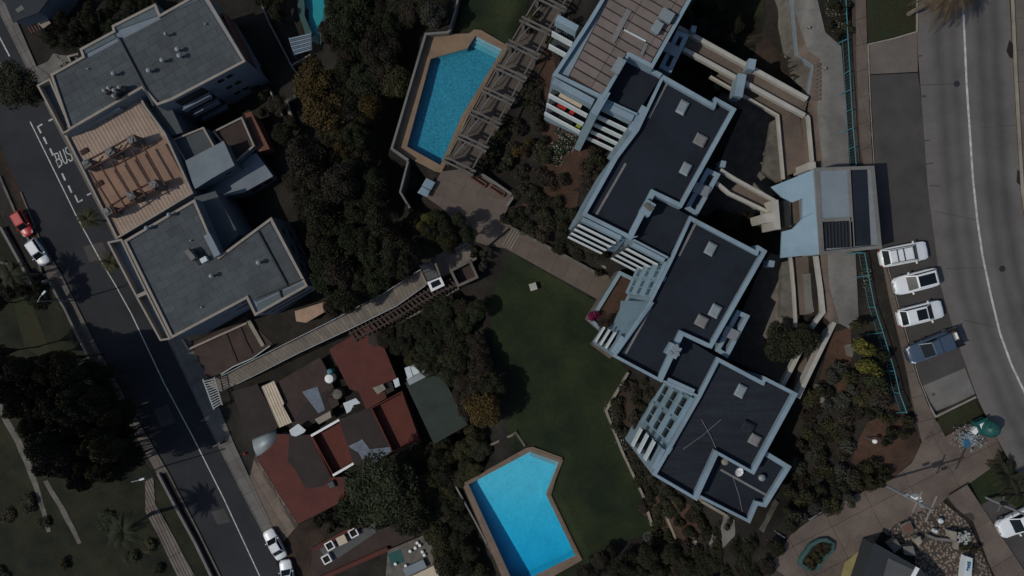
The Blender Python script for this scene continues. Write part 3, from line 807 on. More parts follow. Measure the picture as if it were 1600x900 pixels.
# pavements of the lower street
LP_OUT = [(-30,-70),(18,18),(30,40),(58,104),(76,116),(120,190),(300,530),(365,690),(420,810),(440,850)]
pv = struct(drape("lower_pavement", PP(ROAD_L_RIGHT[1:11] + LP_OUT[::-1], 0), "joint", 0.06))
slab_grid(pv, PP(ROAD_L_RIGHT[1:11] + LP_OUT[::-1], 0), pxang((42,103),(272,548),0), 2.4, 1.3, 0.15, 0.2, 0.03, "pavement_grey")
kerb("kerb", PP(ROAD_L_RIGHT[1:11], 0), -0.1, 0.17, 0.2, "concrete_old", pv)
pk = struct(drape("parking_lane", PP([(-60,145),(0,255),(20,300),(58,392),(85,440),(100,430),(62,372),(33,300),(0,225),(-60,110)], 0), "soil", 0.04))
LW_IN = [(-60,170),(0,290),(25,345),(62,440),(84,440),(95,470),(150,590),(200,690),(235,752),(215,700)]
pw = struct(drape("roadside_walk", PP([(62,372),(95,428),(150,540),(205,640),(262,737),(247,742),(190,640),(135,545),(92,460),(78,442),(70,418)], 0), "joint", 0.05))
slab_grid(pw, PP([(62,372),(95,428),(150,540),(205,640),(262,737),(247,742),(190,640),(135,545),(92,460),(78,442),(70,418)], 0), pxang((95,428),(205,640),0), 2.0, 1.0, 0.13, 0.15, 0.03, "pavement")
kerb("kerb", PP([(33,300),(62,372),(95,428),(150,540),(205,640),(262,737),(310,830),(347,905)], 0), -0.1, 0.14, 0.2, "concrete_old", pw)
kb = struct(kerb("verge_kerb", PP([(0,275),(28,340),(57,398),(66,428)], 0), -0.1, 0.16, 0.3, "concrete_old", None))

# --- upper street
rr = struct(strip("upper_road", PP(ROAD_R_LEFT, 30), PP(ROAD_R_RIGHT, 30), "road_concrete", 30.02))
line_mark("lane_line", PP([(1496,-250),(1502,-40),(1504,0),(1507,60),(1510,130),(1515,205),(1520,280),(1527,345),(1535,400),(1548,462),(1562,520),(1580,570),(1605,622),(1640,690)], 30), 30.026, 0.2, rr)
for pts, w_ in (([(1435,133),(1496,131)],0.1), ([(1440,150),(1447,151)],0.2), ([(1444,220),(1452,219)],0.15), ([(1447,256),(1458,255)],0.12), ([(1452,290),(1470,291)],0.1), ([(1434,88),(1441,87)],0.15), ([(1530,200),(1588,196)],0.05), ([(1460,330),(1531,345)],0.05), ([(1478,420),(1540,418)],0.05), ([(1505,500),(1560,512)],0.06)):
    line_mark("road_crack", PP(pts, 30), 30.024, w_, rr, "asphalt_park")
for (u, v), zz, rd in (((1495,131),30.024,rr), ((1566,420),30.024,rr), ((205,610),0.004,lr), ((95,345),0.004,lr)):
    MB().lathe([(0.3, 0.0), (0.3, 0.006)], (*P(u, v, zz), zz), 16).build("manhole_cover", "asphalt_dark", rd)
for pts in ([(130,385),(160,378),(172,402),(140,410)], [(240,640),(262,632),(275,660),(252,668)], [(330,800),(350,795),(360,815),(340,820)]):
    MB().prism(PP(pts, 0), -0.1, 0.004, bottom=False).build("tar_patch", "soil_dark" if False else "asphalt_park", lr)
PARK = [(1358,118),(1434,114),(1440,160),(1450,300),(1470,450),(1496,535),(1524,616),(1460,648),(1450,632),(1434,592),(1400,470),(1376,385),(1368,300)]
ps = struct(drape("parking_strip", PP(PARK, 30), "asphalt_park", 0.055))
pt = struct(drape("parking_apron", PP([(1356,71),(1433,50),(1434,112),(1358,116)], 30), "pavement", 0.055))
pb = struct(drape("parking_apron", PP([(1437,605),(1507,575),(1523,615),(1460,646)], 30), "pavement_grey", 0.075))
kerb("kerb", PP([(1355,70),(1358,160),(1364,260),(1376,385),(1400,470),(1434,592),(1450,632),(1461,651),(1524,620)], 30), 29.8, 30.14, 0.16, "concrete_warm", ps)
kerb("kerb", PP([(1356,70),(1395,61),(1432,50),(1432,0),(1431,-40)], 30), 29.8, 30.13, 0.14, "concrete_warm", pt)
struct(drape("verge", PP([(1350,-50),(1430,-50),(1432,48),(1356,68)], 30), "dry_grass", 0.08))
struct(drape("verge", PP([(1463,655),(1523,624),(1541,650),(1500,668),(1476,682)], 30), "dry_grass", 0.08))
struct(drape("verge", PP([(1510,755),(1562,722),(1580,725),(1620,800),(1600,800),(1560,775),(1530,790)], 30), "lawn", 0.08))
UPV = [(1336,-50),(1338,100),(1343,220),(1356,300),(1376,398),(1390,470),(1412,560),(1428,640),(1440,690),(1462,660),(1450,632),(1434,592),(1400,470),(1376,385),(1364,260),(1358,160),(1354,70),(1350,-50)]
up = struct(drape("upper_pavement", PP(UPV, 30), "joint", 0.06))
slab_grid(up, PP(UPV, 30), pxang((1376,385),(1434,592),30), 2.4, 1.6, 30.14, 0.14, 0.03, "pavement_brown")
FPV = [(1578,-50),(1585,110),(1590,200),(1596,300),(1614,420),(1642,520),(1682,610),(1732,700),(1782,760),(1850,720),(1850,-50)]
fp = struct(drape("far_pavement", PP(FPV, 30), "joint", 0.06))
slab_grid(fp, PP([(1583,-50),(1590,110),(1595,200),(1601,300),(1619,420),(1650,520),(1650,-50)], 30), R(93), 3.0, 3.2, 30.16, 0.1, 0.03, "pavement")
kerb("kerb", PP([(1579,-50),(1586,110),(1591,200),(1597,300),(1616,420),(1644,520)], 30), 29.8, 30.19, 0.2, "concrete_warm", fp)
for pts in ([(1577,62),(1583,70),(1583,92),(1577,90),(1572,80)], [(1589,265),(1593,268),(1594,290),(1588,285)]):
    struct(drape("tar_patch", PP(pts, 30), "soil_dark", 0.075))
# brown plaza at the foot of the upper pavement
PLZ = [(1428,640),(1462,655),(1476,682),(1500,668),(1541,652),(1570,715),(1510,757),(1480,775),(1465,790),(1430,800),(1375,832),(1365,850),(1340,880),(1330,930),(1200,930),(1205,880),(1235,835),(1265,812),(1300,795),(1335,772),(1390,750),(1425,722),(1440,690)]
pz = struct(drape("plaza", GP(PLZ), "joint", 0.05))
slab_grid(pz, GP(PLZ), R(27), 4.2, 3.4, lambda x, y: gz(x, y) + 0.13, 0.12, 0.035, "pavement_brown")
PL2 = [(1480,775),(1510,757),(1600,892),(1620,930),(1570,930),(1545,880),(1520,815),(1495,795)]
p2 = struct(drape("lower_plaza_walk", PP(PL2, 30), "joint", 0.05))
slab_grid(p2, PP(PL2, 30), R(-58), 4.0, 3.2, 30.13, 0.12, 0.035, "pavement_brown")
struct(drape("side_parking", PP([(1512,758),(1530,790),(1560,775),(1600,800),(1640,830),(1640,930),(1622,930),(1602,892)], 30), "asphalt_park", 0.06))
struct(drape("cobbled_garden", PP([(1425,805),(1470,788),(1478,786),(1510,815),(1528,850),(1545,885),(1565,930),(1440,930),(1430,860),(1380,832)], 30), "cobbles", 0.1))

# --- concrete path of the upper garden, its brown verge and its steps
CP1 = [(1252,-50),(1252,0),(1262,77),(1283,92),(1280,167),(1287,264),(1328,262),(1322,160),(1315,72),(1290,50),(1278,0),(1275,-50)]
cp = struct(drape("garden_path", PP(CP1, 29), "concrete", 0.08))
for a, b in (((1262,77),(1290,52)), ((1284,93),(1315,73)), ((1281,150),(1321,145)), ((1284,215),(1326,212))):
    line_mark("path_joint", PP([a, b], 28.95), gz(*P(*a, 28.95)) + 0.1, 0.06, cp, "joint")
CP2 = [(1293,394),(1297,450),(1312,505),(1330,515),(1342,495),(1340,450),(1337,394)]
cp2 = struct(drape("garden_path", PP(CP2, 29), "concrete", 0.08))
bv = struct(drape("brick_verge", PP([(1236,-50),(1247,80),(1272,104),(1263,152),(1262,178),(1270,262),(1287,264),(1280,167),(1283,92),(1262,77),(1252,0),(1252,-50)], 28.9), "pavement_brown", 0.05))
for k in range(9):
    t = k / 8; a = (1273 - 4 * t, 103 + 52 * t); b = (1282, 100 + 54 * t)
    z = 28.95
    A, B = P(*a, z), P(*b, z)
    MB().bar((A[0], A[1], z + 0.02), (B[0], B[1], z + 0.02), 0.3, 0.06).build("step", "pavement_brown", bv)
bv2 = struct(drape("brick_verge", PP([(1279,398),(1288,490),(1300,505),(1313,506),(1297,450),(1293,394)], 29), "pavement_brown", 0.05))
# ------------------------------------------------------------------ buildings
def V2(p): return Vector((p[0], p[1]))
def unit(parent, px, z, zbase, par_h=0.9, par_w=0.5, wall="blue_paint", par="blue_paint", roof="navy_roof", name="outer_wall", ws=None):
    """One flat-roofed volume: body, roof sheet and a parapet piece along each edge (px outline at parapet-top height z).
    ws gives each edge its own parapet width, 0 for none (the taller neighbour carries it)."""
    poly = PP(px, z); n = len(poly); ws = [w * 0.86 for w in ws] if ws else [par_w] * n
    if area(poly) < 0:
        poly = poly[::-1]; ws = [ws[(n - 2 - i) % n] for i in range(n)]
    rz = z - par_h
    body = MB().prism(poly, zbase, rz).build(name, wall, parent)
    inn = inset_var(poly, ws)
    for i in range(n):
        if ws[i] <= 0: continue
        j = (i + 1) % n
        MB().prism([poly[i], poly[j], inn[j], inn[i]], rz, z + 0.004 * (i % 3)).build("parapet", par, parent)
    if roof:
        MB().prism(inset(poly, 0.02), rz, rz + 0.03, bottom=False).build("roof_sheet", roof, parent)
    return poly, inn, rz
def outward(a, b):
    d = (b - a).normalized(); n = Vector((-d.y, d.x)); mid = (a + b) / 2
    return d, (n if n.dot(-mid) > 0 else -n)
def box4(a, b, n, o0, o1, z0, z1):
    """Block over the plan strip between offsets o0..o1 (along n) of segment a-b."""
    q = [a + n * o0, b + n * o0, b + n * o1, a + n * o1]
    return MB().prism([(p.x, p.y) for p in q], z0, z1)
def facade(parent, A, B, zt, floors, fh=2.8, proj=1.3, step=0.35, nwin=3, band="cream", glass="window_glass", top=0.7, slab="blue_paint", items=(), bandh=1.0):
    a, b = V2(P(*A, zt)), V2(P(*B, zt)); d, n = outward(a, b); L = (b - a).length
    box4(a + d * 0.02, b - d * 0.02, n, 0.0, proj * 0.75, zt - 1.5, zt - 0.03).build("fascia", slab, parent)
    for k in range(floors):
        zf = zt - top - fh * (k + 1) + 0.1
        off = proj + step * k
        box4(a, b, n, 0.0, off, zf - 0.18, zf).build("balcony_floor", "grey_seam", parent)  # floor coloured dark to stand for the shaded balcony gap
        bf = box4(a, b, n, off, off + 0.1, zf - 0.2, zf + bandh).build("balcony_front", band, parent)
        box4(a, b, n, off - 0.02, off + 0.12, zf + bandh + 0.003, zf + bandh + 0.05).build("coping", band, bf)
        w = L / nwin
        for i in range(nwin):
            p, q = a + d * (i * w + 0.1), a + d * ((i + 1) * w - 0.1)
            wo = box4(p, q, n, 0.02, 0.1, zf + 0.02, zf + 2.25).build("window", "blue_paint", parent)
            box4(p + d * 0.08, q - d * 0.08, n, 0.1, 0.115, zf + 0.1, zf + 2.15).build("pane", glass, wo)
    for (k, t, m, s) in items:
        zf = zt - top - fh * (k + 1) + 0.1; off = proj + step * k
        c = a + d * (L * t) + n * (off * 0.55)
        MB().box((c.x, c.y, zf + 0.35), (s, 0.5, 0.7), math.atan2(d.y, d.x)).build("balcony_screen", m, parent)
def column(parent, px, z1, z0, w, dpt, ang, m="blue_paint", name="pier"):
    x, y = P(*px, z1)
    return MB().box((x, y, (z0 + z1) / 2), (w, dpt, z1 - z0), ang).build(name, m, parent)
def sloped(parent, top, ztop, bot, zbot, m="blue_pale", name="sloping_wall", th=0.35):
    """Wall leaning outward: upper edge px at ztop, lower edge px at zbot."""
    t = [P(*p, ztop) for p in top]; b = [P(*p, zbot) for p in bot]
    c = Vector((sum(p[0] for p in t + b) / (len(t) + len(b)), sum(p[1] for p in t + b) / (len(t) + len(b))))
    back = c.normalized() * th
    n = len(t); mb = MB()
    F = [(x, y, ztop) for x, y in t] + [(x, y, zbot) for x, y in b[::-1]]
    Bk = [(x + back.x, y + back.y, z - 0.02) for x, y, z in F]
    N = len(F)
    mb.v = F + Bk; mb.f = [tuple(range(N)), tuple(range(2 * N - 1, N - 1, -1))] + [(i, N + i, N + (i + 1) % N, (i + 1) % N) for i in range(N)]
    return mb.build(name, m, parent, fix=True)
def slot_windows(parent, A, B, zt, rows, cols, fh=2.9, top=0.7, glass="window_glass", band="blue_pale", step=0.12):
    """West front: a pale wall per storey, each a little prouder than the one above, with deep slot windows over sill ledges."""
    a, b = V2(P(*A, zt)), V2(P(*B, zt)); d, n = outward(a, b); L = (b - a).length
    for k in range(rows):
        z1 = zt - top - fh * k; off = 0.3 + step * k
        wl = box4(a, b, n, -0.1, off, z1 - fh, z1).build("storey_wall", band, parent)
        cw = L / cols
        for c in range(cols):
            p, q = a + d * (c * cw + cw * 0.14), a + d * ((c + 1) * cw - cw * 0.06)
            wo = box4(p, q, n, off - 0.02, off + 0.05, z1 - 0.3 - fh * 0.56, z1 - 0.3).build("window", "blue_paint", parent)
            box4(p + d * 0.06, q - d * 0.06, n, off + 0.05, off + 0.062, z1 - 0.22 - fh * 0.56, z1 - 0.36).build("pane", glass, wo)
            box4(p - d * 0.1, q + d * 0.1, n, off, off + 0.3, z1 - 0.5 - fh * 0.56, z1 - 0.38 - fh * 0.56).build("sill_ledge", band, parent)
            m_ = p + (q - p) * 0.5
            box4(m_ - d * 0.05, m_ + d * 0.05, n, off + 0.062, off + 0.1, z1 - 0.22 - fh * 0.56, z1 - 0.36).build("mullion", "blue_paint", wo)
# ---- the terraced light-blue apartment block
Z1, Z1B, Z2, Z2B, Z3, Z3B, Z4, Z4B = 33.0, 31.8, 31.6, 30.8, 30.8, 30.0, 30.0, 28.8
o = P(1080, 450, 18)
blk = thing("terraced_apartment_block", "light blue terraced apartment block with navy flat roofs stepping down the hillside", "apartment block", (o[0], o[1], 16.0))
U1 = [(863,117),(918,33),(945,-12),(985,-80),(1130,-80),(1080,0),(1020,107),(983,88),(943,156)]
U1B = [(983,88),(1035,115),(995,180),(943,156)]
U2 = [(1035,116),(1114,161),(1117,151),(1151,170),(1065,325),(1023,305),(987,375),(909,336),(960,243),(1000,190)]
U2B = [(1023,305),(1080,337),(1043,404),(987,375)]
U3 = [(1078,337),(1181,391),(1184,383),(1199,392),(1112,545),(1068,525),(1034,598),(957,557),(1015,470),(1047,405)]
U3B = [(1065,524),(1121,558),(1089,620),(1036,597)]
U4 = [(1121,558),(1191,595),(1194,588),(1247,615),(1178,742),(1122,711),(1089,783),(1019,742),(1089,620)]
U4B = [(1122,711),(1178,742),(1199,706),(1237,729),(1197,793),(1184,790),(1172,818),(1093,778)]
BASE = 13.0
unit(blk, U1, Z1, BASE, 0.5, 0.35, roof=None)
for pl, z, ph, rf, ws in ((U1B, Z1B, 0.55, "navy_roof", (.45, 0, .22, 0)), (U2, Z2, 0.65, "navy_roof", (.45, .38, .38, .45, .45, .62, .42, .4, .5, .32)), (U2B, Z2B, 0.55, "navy_roof", (0, 0, .22, 0)),
                          (U3, Z3, 0.65, "navy_roof", (.42, .38, .38, .45, .42, .62, .32, .3, .3, .34)), (U3B, Z3B, 0.55, "navy_roof", (0, 0, .24, 0)), (U4, Z4, 0.65, "navy_streaked", (.42, .38, .38, .5, .32, .58, .32, .42, .42)),
                          (U4B, Z4B, 0.55, "navy_roof", (0, 0, .55, .55, .45, .45, .32, 0))):
    unit(blk, pl, z, BASE, ph, 0.4, roof=rf, ws=ws)
# brown slab roof of the uppermost unit: low platform, separate slabs laid with open joints
BR = [(888,119),(952,-5),(990,-72),(1122,-72),(1074,0),(1016,102),(982,84),(941,150)]
bp_ = MB().prism(PP(BR, Z1), Z1 - 0.5, Z1 - 0.16).build("roof_platform", "brown_tin", blk)
_a = pxang((888,119),(941,150), Z1)
slab_grid(bp_, inset(ccw(PP(BR, Z1)), 0.1), _a, 2.7, 0.88, Z1, 0.2, 0.15, "brown_roof", "roof_slab", gapx=0.04)
for c, s, a_ in (((1041,25), (1.1, 0.9), 0.3), ((1026,43), (0.7, 1.0), 0.3), ((966,103), (0.7, 1.3), 0.0)):
    x, y = P(*c, Z1 + 0.5)
    bx = MB().box((x, y, Z1 + 0.3), (s[0], s[1], 0.6), _a).build("roof_hatch", "grey_wall", blk)
    MB().box((x, y, Z1 + 0.64), (s[0] + 0.12, s[1] + 0.12, 0.07), _a).build("lid", "zinc", bx)
for a_, b_, w_ in (((983,16),(956,66),0.5), ((1010,68),(1002,86),0.3), ((975,47),(1009,65),0.12)):
    A_, B_ = P(*a_, Z1), P(*b_, Z1)
    MB().bar((A_[0], A_[1], Z1 + 0.06), (B_[0], B_[1], Z1 + 0.06), w_, 0.1).build("roof_strip", "grey_strip" if w_ > 0.2 else "white_paint", blk)
# gutter upstands on the navy roofs
for a_, b_, z_ in (((1041,131),(1013,185),Z2 - 0.85), ((977,256),(931,336),Z2 - 0.85), ((1088,345),(1060,400),Z3 - 0.85), ((1017,480),(977,552),Z3 - 0.85), ((1125,733),(1195,772),Z4B - 0.7), ((1052,598),(1085,615),Z3B - 0.7)):
    A_, B_ = P(*a_, z_), P(*b_, z_)
    MB().bar((A_[0], A_[1], z_ + 0.13), (B_[0], B_[1], z_ + 0.13), 0.22, 0.24).build("roof_upstand", "grey_strip", blk)
for a_, b_, z_ in (((1062,192),(1033,250),Z2 - 0.85), ((1110,437),(1085,492),Z3 - 0.85)):
    A_, B_ = P(*a_, z_), P(*b_, z_)
    MB().bar((A_[0], A_[1], z_ + 0.04), (B_[0], B_[1], z_ + 0.04), 0.06, 0.04).build("membrane_seam", "grey_seam", blk)
for (c, z_, mm, sx, sy) in (((1066,168), Z2, "zinc", 0.75, 1.2), ((1094,219), Z2, "grey_strip", 1.0, 0.95), ((1071,264), Z2, "zinc", 0.75, 1.05),
                            ((1110,389), Z3, "zinc", 0.8, 1.1), ((1117,486), Z3, "zinc", 0.85, 1.1), ((1096,502), Z3, "grey_strip", 1.0, 0.95),
                            ((1157,611), Z4, "zinc", 0.8, 1.1), ((1168,668), Z4, "navy_streaked", 1.1, 1.0), ((1179,687), Z4, "grey_strip", 0.95, 0.9)):
    x, y = P(*c, z_ - 0.4); zz = z_ - 0.82
    ang = pxang((1078,337),(1181,391), 30)
    vb = MB().box((x, y, zz + 0.25), (sx, sy, 0.5), ang).build("roof_vent", mm, blk)
    h = MB(); ca, sa = math.cos(ang), math.sin(ang)
    q = [(-sx/2-0.06, -sy/2-0.06), (sx/2+0.06, -sy/2-0.06), (sx/2+0.06, sy/2+0.06), (-sx/2-0.06, sy/2+0.06)]
    B4 = [(x + a*ca - b*sa, y + a*sa + b*ca, zz + 0.5) for a, b in q]
    T4 = [(x + a*0.7*ca - b*0.7*sa, y + a*0.7*sa + b*0.7*ca, zz + 0.62) for a, b in q]
    h.hexa(B4, T4).build("vent_cap", mm, vb)
# chimney blocks standing on the parapets
for c, z_, mm, s_ in (((1012,325), Z2, "concrete_old", (1.0, 1.3)), ((1052,548), Z3, "galvanised", (1.15, 1.15))):
    x, y = P(*c, z_ + 0.3)
    ch = MB().box((x, y, z_ - 0.2), (s_[0], s_[1], 1.3), _a).build("chimney", "blue_paint", blk)
    for k in range(5):
        MB().box((x + random.uniform(-.35, .35), y + random.uniform(-.4, .4), z_ + 0.47 + 0.012 * k), (random.uniform(.3, .5), random.uniform(.3, .5), 0.06 + 0.03 * k), random.random()).build("cap_stone", mm, ch)
# balcony fronts
facade(blk, (867,121), (930,155), Z1, 3, 3.2, 0.8, 0.12, 4, "white_paint", items=((1, 0.35, "towel_red", 0.9), (1, 0.62, "towel_red", 0.5), (2, 0.9, "lime", 0.5), (2, 0.55, "black_iron", 1.6), (0, 0.5, "cream_canvas", 2.4)))
facade(blk, (946,158), (992,180), Z1B, 4, 2.8, 0.8, 0.12, 3, "white_paint", "window_teal", items=((3, 0.3, "towel_red", 0.5),))
facade(blk, (911,339), (972,369), Z2, 4, 2.8, 0.5, 0.22, 3, "white_paint", "window_teal")
facade(blk, (990,378), (1040,404), Z2B, 4, 2.8, 0.5, 0.22, 3, "white_paint", "window_teal")
slot_windows(blk, (1046,409), (1020,466), Z3, 3, 2, 3.6, 0.6, "window_teal", "blue_pale", 0.25)
slot_windows(blk, (1086,624), (1046,694), Z4, 3, 2, 3.6, 0.6, "window_glass", "blue_pale", 0.15)
facade(blk, (1040,703), (1024,734), Z4, 3, 2.9, 0.5, 0.15, 1, "white_paint", "window_teal")
facade(blk, (976,527), (960,553), Z3, 3, 2.9, 0.5, 0.2, 1, "white_paint", "window_teal")
facade(blk, (1040,600), (1082,619), Z3B, 2, 2.8, 0.9, 0.5, 2, "blue_pale", "window_glass")
facade(blk, (872,22), (905,40), Z1 - 0.5, 2, 2.9, 0.8, 0.3, 2, "white_paint", "window_glass")
# piers and leaning fins between the fronts
column(blk, (938,160), Z1 - 0.05, BASE, 0.75, 2.4, _a)
column(blk, (998,186), Z2 - 0.05, BASE, 0.8, 2.6, _a)
sloped(blk, [(999,192),(989,186)], Z2 - 0.03, [(958,232),(970,238)], 20.5, "blue_pale", "leaning_fin", 0.5)
sloped(blk, [(990,372),(978,372)], Z2 - 0.03, [(944,392),(962,394)], 18.5, "blue_pale", "leaning_fin", 0.5)
sloped(blk, [(1046,403),(1042,410)], Z3 - 0.03, [(996,417),(1004,422)], 18.5, "blue_pale", "leaning_fin", 0.5)
sloped(blk, [(1034,433),(1030,440)], Z3 - 0.5, [(990,452),(998,458)], 18.5, "blue_pale", "leaning_fin", 0.5)
sloped(blk, [(960,243),(909,336)], Z2 - 0.02, [(945,262),(903,334)], 21.0, "blue_pale", "sloping_wall", 0.4)
sloped(blk, [(1016,471),(960,550)], Z3 - 0.02, [(970,470),(968,484),(958,506),(943,518),(948,530)], 20.0, "blue_pale", "arched_wall", 0.4)
sloped(blk, [(1046,694),(1040,704)], Z4 - 0.02, [(1005,678),(1003,690)], 20.0, "blue_pale", "leaning_fin", 0.5)
sloped(blk, [(1068,656),(1064,664)], Z4 - 0.4, [(1024,640),(1022,650)], 20.0, "blue_pale", "leaning_fin", 0.4)
# rear stair landings: open-topped, with low walls
for pts, z_, mid in (([(1058,47),(1077,55),(1048,115),(1030,105)], 30.2, ((1040,73),(1058,82))), ([(1105,262),(1126,272),(1089,338),(1070,326)], 29.6, ((1084,292),(1107,301))), ([(1152,484),(1172,493),(1137,560),(1117,548)], 28.8, ((1131,516),(1152,526)))):
    poly = ccw(PP(pts, z_)); inn = inset(poly, 0.42)
    ld = MB().prism(poly, z_ - 9, z_ - 1.5).build("stair_landing", "grey_wall", blk)
    for i in range(4):
        j = (i + 1) % 4
        MB().prism([poly[i], poly[j], inn[j], inn[i]], z_ - 1.5, z_ + 0.003 * i).build("landing_wall", "blue_paint", ld)
    A_, B_ = P(*mid[0], z_), P(*mid[1], z_)
    MB().bar((A_[0], A_[1], z_ + 0.1), (B_[0], B_[1], z_ + 0.1), 1.0, 0.18).build("landing_slab", "galvanised", ld)
# raised planter terrace below the west front
PT = [(968,423),(999,438),(972,492),(946,524),(920,501)]
poly = ccw(PP(PT, 17.6)); inn = inset(poly, 0.4)
ptb = MB().prism(poly, 13.0, 17.0).build("planter_terrace", "concrete_old", blk)
for i in range(5):
    j = (i + 1) % 5
    MB().prism([poly[i], poly[j], inn[j], inn[i]], 17.0, 17.6).build("planter_wall", "blue_paint", ptb)
MB().prism(inn, 17.0, 17.25, bottom=False).build("planter_soil", "soil_red", ptb)
fl = MB().prism(PP([(925,540),(940,520),(960,556),(952,560)], 14.2), 11.5, 14.2).build("terrace_floor", "terrace", blk)
for pts, z_ in (([(1022,646),(1032,652),(1024,668),(1013,660)], 19.0),):
    poly = ccw(PP(pts, z_)); inn = inset(poly, 0.3)
    fb = MB().prism(poly, 13.0, z_ - 0.3).build("flower_box", "blue_pale", blk)
    MB().prism(inn, z_ - 0.3, z_ - 0.1).build("flower_box_soil", "soil", fb)
# south foot of the block: ledge, terrace
MB().prism(PP([(1160,820),(1185,806),(1200,770),(1215,780),(1190,834)], 19), 16, 19).build("rear_terrace", "pavement_brown", blk)
kerb("ledge", PP([(1097,784),(1130,803),(1165,824)], 20), 15, 20, 0.3, "concrete_warm", blk)
for a_, b_ in (((1067,702),(1127,655)), ((1096,655),(1122,708)), ((1145,745),(1160,800))):
    zc_ = (Z4 if a_[1] < 740 else Z4B) - 0.5
    MB().tube([(*P(*a_, zc_), zc_), (*P((a_[0] + b_[0]) / 2 + 2, (a_[1] + b_[1]) / 2 + 1, zc_), zc_), (*P(*b_, zc_), zc_)], 0.03, 5).build("roof_cable", "grey_strip", blk)
# small things fixed on the roofs
x, y = P(1155, 738, Z4B + 0.4)
sd = thing("satellite_dish", "white satellite dish on the lowest navy roof of the light blue block", "satellite dish", (x, y, Z4B - 0.67))
MB().tube([(x, y, Z4B - 0.67), (x, y, Z4B + 0.1)], 0.04).build("mast", "steel", sd)
dm = MB(); nrm = Vector((0.25, -0.15, 1)).normalized()
qq = nrm.to_track_quat('Z', 'Y')
rings = []
for r_, h_ in ((0.02, 0.0), (0.2, 0.03), (0.36, 0.09), (0.45, 0.15)):
    for k in range(14):
        p = qq @ Vector((r_ * math.cos(k * math.pi / 7), r_ * math.sin(k * math.pi / 7), h_)); dm.v.append((x + p.x, y + p.y, Z4B + 0.15 + p.z))
for i in range(3):
    for k in range(14): dm.f.append((i * 14 + k, i * 14 + (k + 1) % 14, (i + 1) * 14 + (k + 1) % 14, (i + 1) * 14 + k))
dm.build("dish", "white_plastic", sd, smooth=True)
MB().tube([(x, y, Z4B + 0.2), tuple(Vector((x, y, Z4B + 0.2)) + nrm * 0.5)], 0.025).build("feed_arm", "steel", sd)
for c, lab in (((1191,747), "grey round extractor cowl on the lowest navy roof"), ((1133,722), "small tan vent drum beside the satellite dish")):
    x, y = P(*c, Z4B); w_ = thing("roof_cowl", lab, "vent", (x, y, Z4B - 0.67))
    MB().lathe([(0.22, 0), (0.2, 0.5)], (x, y, Z4B - 0.67)).build("pipe", "galvanised", w_, smooth=True)
    MB().lathe([(0.2, 0.48), (0.34, 0.52), (0.32, 0.66), (0.1, 0.8)], (x, y, Z4B - 0.67)).build("cowl", "galvanised" if c[0] > 1150 else "concrete_warm", w_, smooth=True)

# ---- entrance pavilion on the upper street
ZP = 33.0
x, y = P(1320, 330, 29)
pav = thing("entrance_pavilion", "entrance pavilion with pale blue sloping porch roof and grey flat roof beside the parking strip", "pavilion", (x, y, 29.0))
PVP = [(1275,262),(1366,259),(1378,388),(1283,398)]
poly = ccw(PP(PVP, ZP)); inn = inset(poly, 0.3)
MB().prism(poly, 28.6, ZP - 0.4).build("outer_wall", "grey_wall_light", pav)
for i in range(4):
    j = (i + 1) % 4
    MB().prism([poly[i], poly[j], inn[j], inn[i]], ZP - 0.4, ZP).build("parapet", "concrete", pav)
for pts, zz, mm, nm in (([(1279,267),(1325,265),(1330,340),(1284,342)], ZP - 0.05, "grey_wall_light", "roof_slab"), ([(1327,264),(1356,264),(1362,383),(1334,385)], ZP - 0.2, "navy_roof", "roof_gutter"),
                        ([(1357,264),(1364,264),(1373,383),(1363,383)], ZP - 0.12, "galvanised", "zinc_gutter"), ([(1285,347),(1329,345),(1331,386),(1287,388)], ZP - 0.25, "navy_roof", "skylight_base")):
    MB().prism(PP(pts, ZP), ZP - 0.4, zz, bottom=False).build(nm, mm, pav)
for k in range(9):
    t = k / 8
    A_, B_ = P(1286 + 43 * t, 348 - 2 * t, ZP), P(1288 + 42 * t, 387 - 2 * t, ZP)
    MB().bar((A_[0], A_[1], ZP - 0.2), (B_[0], B_[1], ZP - 0.2), 0.1, 0.12).build("skylight_rib", "charcoal_roof", pav)
for a_, b_, w_ in (((1326,264),(1333,386),0.28), ((1284,344),(1330,342),0.3), ((1330,346),(1332,386),0.18)):
    A_, B_ = P(*a_, ZP), P(*b_, ZP)
    MB().bar((A_[0], A_[1], ZP - 0.08), (B_[0], B_[1], ZP - 0.08), w_, 0.25).build("roof_bar", "concrete", pav)
# pale blue porch: a lean-to plate falling westward round a court opening
def plate(parent, px, z_of, th, m, name):
    pts = [(*P(u, v, z_of(u, v)), z_of(u, v)) for u, v in px]
    mb = MB(); N = len(pts); mb.v = pts + [(x, y, z - th) for x, y, z in pts]
    mb.f = [tuple(range(N)), tuple(range(2 * N - 1, N - 1, -1))] + [(i, N + i, N + (i + 1) % N, (i + 1) % N) for i in range(N)]
    return mb.build(name, m, parent, fix=True)
zp_ = lambda u, v: 32.6 - (1281 - u) / 75.0 * 2.2
for pts in ([(1205,292),(1272,265),(1277,330),(1254,340),(1254,310),(1238,316),(1222,308)], [(1277,330),(1281,397),(1220,403),(1222,362),(1238,358),(1254,341)]):
    plate(pav, pts, zp_, 0.25, "blue_pale", "porch_roof")
for pts, z0, z1 in (([(1207,313),(1216,312),(1220,358),(1211,359)], 27, 30.6), ([(1195,334),(1209,331),(1210,346),(1197,348)], 26, 30.3)):
    MB().prism(PP(pts, z1), z0, z1).build("cream_pier", "cream", pav)
MB().prism(PP([(1218,315),(1256,308),(1258,345),(1222,356)], 28.2), 27.0, 28.2).build("court_floor", "pavement_brown", pav)
